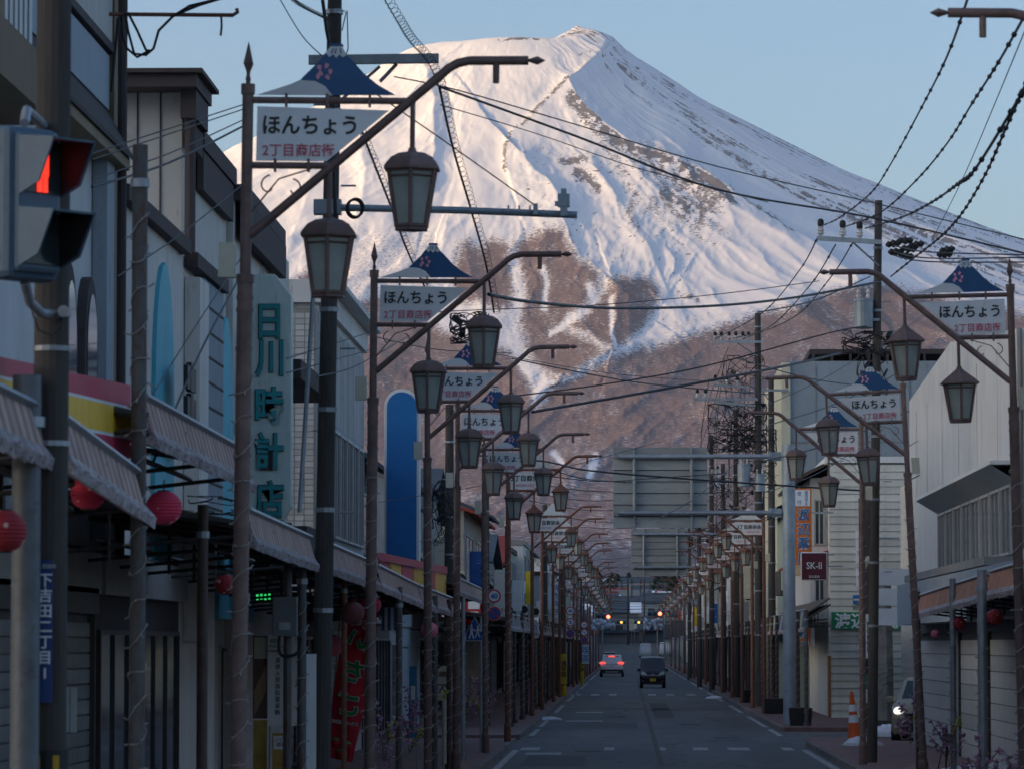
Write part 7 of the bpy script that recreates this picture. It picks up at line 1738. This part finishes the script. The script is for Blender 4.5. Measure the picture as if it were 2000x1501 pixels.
cnt = 0
plan = sorted([(D_, s_ * random.uniform(7.5, 10)) for D_ in range(612, 1150, 17) for s_ in (-1, 1)] + [(640 + 2700 * (i / 150) ** 1.2, None) for i in range(150)], key=lambda q: q[0])
for i, (D, Xf) in enumerate(plan):
    px = random.uniform(1120, 1345) if i % 3 else random.uniform(1165, 1300)
    X = (px - 1226) / F * D
    if D < 690: X += 14 if X > 1 else -14
    if Xf is not None: X = Xf + (4 if Xf > 0 else -3)
    zg = ground_z(X, D) + (1.2 if Xf is None else .9)
    w = random.uniform(7, 12); d = random.uniform(7, 12); h = random.uniform(3.5, 6)
    t = empty('distant_house', (X, D, zg - 1.5), '', 'house', 'distant houses at the foot of the mountain')
    k = random.choice(['beige', 'grey', 'tan', 'bluegrey', 'wood', 'grey', 'tan']); rm = random.choice(roofm)
    cnt += 1
    t['label'] = '%s walled far town house with %s roof, %s nearest of them' % (k if k != 'bluegrey' else 'blue', 'snowy' if rm is M['snow'] else 'red' if rm is W['redroof'] else 'dark', nth(cnt))
    MB().bx(-w / 2, w / 2, 0, d, -2, h + 1.5).obj('wall', W[k], t)
    q = MB(); q.slab([(-w / 2 - .4, -.4, h + 1.4), (w / 2 + .4, -.4, h + 1.4), (w / 2 + .4, d / 2, h + 3.2), (-w / 2 - .4, d / 2, h + 3.2)], .15); q.slab([(-w / 2 - .4, d / 2, h + 3.2), (w / 2 + .4, d / 2, h + 3.2), (w / 2 + .4, d + .4, h + 1.4), (-w / 2 - .4, d + .4, h + 1.4)], .15); q.obj('roof', rm, t)
    if D < 1500:
        for zz in (2.2, 4.9):
            if zz > h: continue
            for x in (-w * .3, 0, w * .3):
                o = MB().bx(x - .75, x + .75, -.04, -.01, zz, zz + 1.3).obj('window', M['frame'], t); MB().bx(x - .65, x + .65, -.06, -.045, zz + .1, zz + 1.2).obj('window_pane', M['window'], o)
        MB().slab([(-w / 2, -.9, 2.0), (w / 2, -.9, 2.0), (w / 2, 0, 2.5), (-w / 2, 0, 2.5)], .08).obj('porch_roof', rm if rm is not M['snow'] else W['roof'], t)
for i in range(12):
    D = random.uniform(620, 1300); px = 1168 + i * 11.5 + random.uniform(-3, 3); X = (px - 1226) / F * D; z = ground_z(X, D)
    t = empty('distant_pole', (X, D, z), 'thin utility pole at the end of the street, %s of the far ones from left' % ordn[i], 'utility pole', 'thin utility poles among the far houses'); MB().tube([(0, 0, -1), (0, 0, 11)], .15, 8).obj('shaft', M['concrete'], t); MB().box((0, 0, 10), (1.8, .1, .1)).obj('crossarm', M['galv'], t)

# dark trees between the far houses
def tree(X, Y, z, h, label, seed):
    rr = random.Random(seed); t = empty('distant_tree', (X, Y, z), label, 'tree', 'dark trees in the far town')
    MB().tube([(0, 0, -1), (0, 0, h * .5)], [.3, .15], 6).obj('trunk', W['wood'], t)
    c = MB()
    for i in range(170):
        u = rr.random(); zz = h * (.2 + .8 * u); R_ = (1 - u) ** .7 * h * .3 * (.5 + rr.random() * .6); a = rr.uniform(0, 6.28); c.box((R_ * math.cos(a), R_ * math.sin(a), zz), (.9, .9, .12), rr.uniform(0, 3), rr.uniform(-.6, .6), rr.uniform(-.6, .6))
    c.obj('crown', mat('conifer_green', (.035, .05, .03), .9, 0, .5, .4), t)
for i in range(40):
    D = random.uniform(750, 3000); px = 1122 + i * 5.6 + random.uniform(-3, 3); X = (px - 1226) / F * D
    if D < 1000 and -5 < X < 7: X += 12
    tree(X, D, ground_z(X, D) - .3, random.uniform(7, 13), 'dark conifer between far houses, %s from the left edge of the street gap' % ordn[i], i)
# sign boards, parked cars and wires that close the far end of the street
random.seed(71)
for i in range(18):
    D = random.uniform(500, 680); X = random.choice([-1, 1]) * random.uniform(4.6, 7.5) + (0 if D < 600 else random.uniform(-6, 6)); z = gz2(D)
    nm, mm = random.choice([('white', M['white']), ('red', W['redroof']), ('cream', M['cream']), ('grey', W['roof']), ('blue', W['slate'])]); h = random.uniform(.8, 2.2)
    t = empty('far_sign', (X, D, z), '%s sign board on a pole at the far end, %s of them' % (nm, nth(i + 1)), 'sign', 'sign boards at the far end of the street')
    MB().tube([(0, 0, -.3), (0, 0, 3.2 + h)], .05, 6).obj('pole', M['galv'], t); MB().box((0, -.08, 3 + h / 2), (random.uniform(.6, 1.6), .06, h)).obj('board', mm, t)
for i in range(12):
    D = 380 + i * 24; z = gz2(D) + random.uniform(4.8, 7.2)
    t = empty('overhead_cable', (0, D, z), 'wire over the far end of the street, %s nearest of the far ones' % nth(i + 1), 'cable', 'wires over the far end of the street')
    P = [(-6 + 14 * k / 10, random.uniform(-.5, .5) * 0 + k * .4, -.5 * math.sin(math.pi * k / 10) + (random.uniform(-.2, .2) if k in (0, 10) else 0)) for k in range(11)]; MB().tube(P, .02, 5).obj('cable', M['wire'], t)
# ------------------------------------------------------------------ thin morning haze over the whole valley
hz = MB().bx(-30500, 30500, -20500, 40500, -6, 2700).obj('haze', None)
stuff(hz)
hm = bpy.data.materials.new('valley_haze'); hm.use_nodes = True
hn = hm.node_tree; hn.nodes.clear()
pv = hn.nodes.new('ShaderNodeVolumePrincipled'); pv.inputs['Density'].default_value = 1.3e-5; pv.inputs['Color'].default_value = (.80, .86, .96, 1); pv.inputs['Anisotropy'].default_value = .2
ho = hn.nodes.new('ShaderNodeOutputMaterial'); hn.links.new(pv.outputs[0], ho.inputs['Volume'])
hz.data.materials.append(hm)
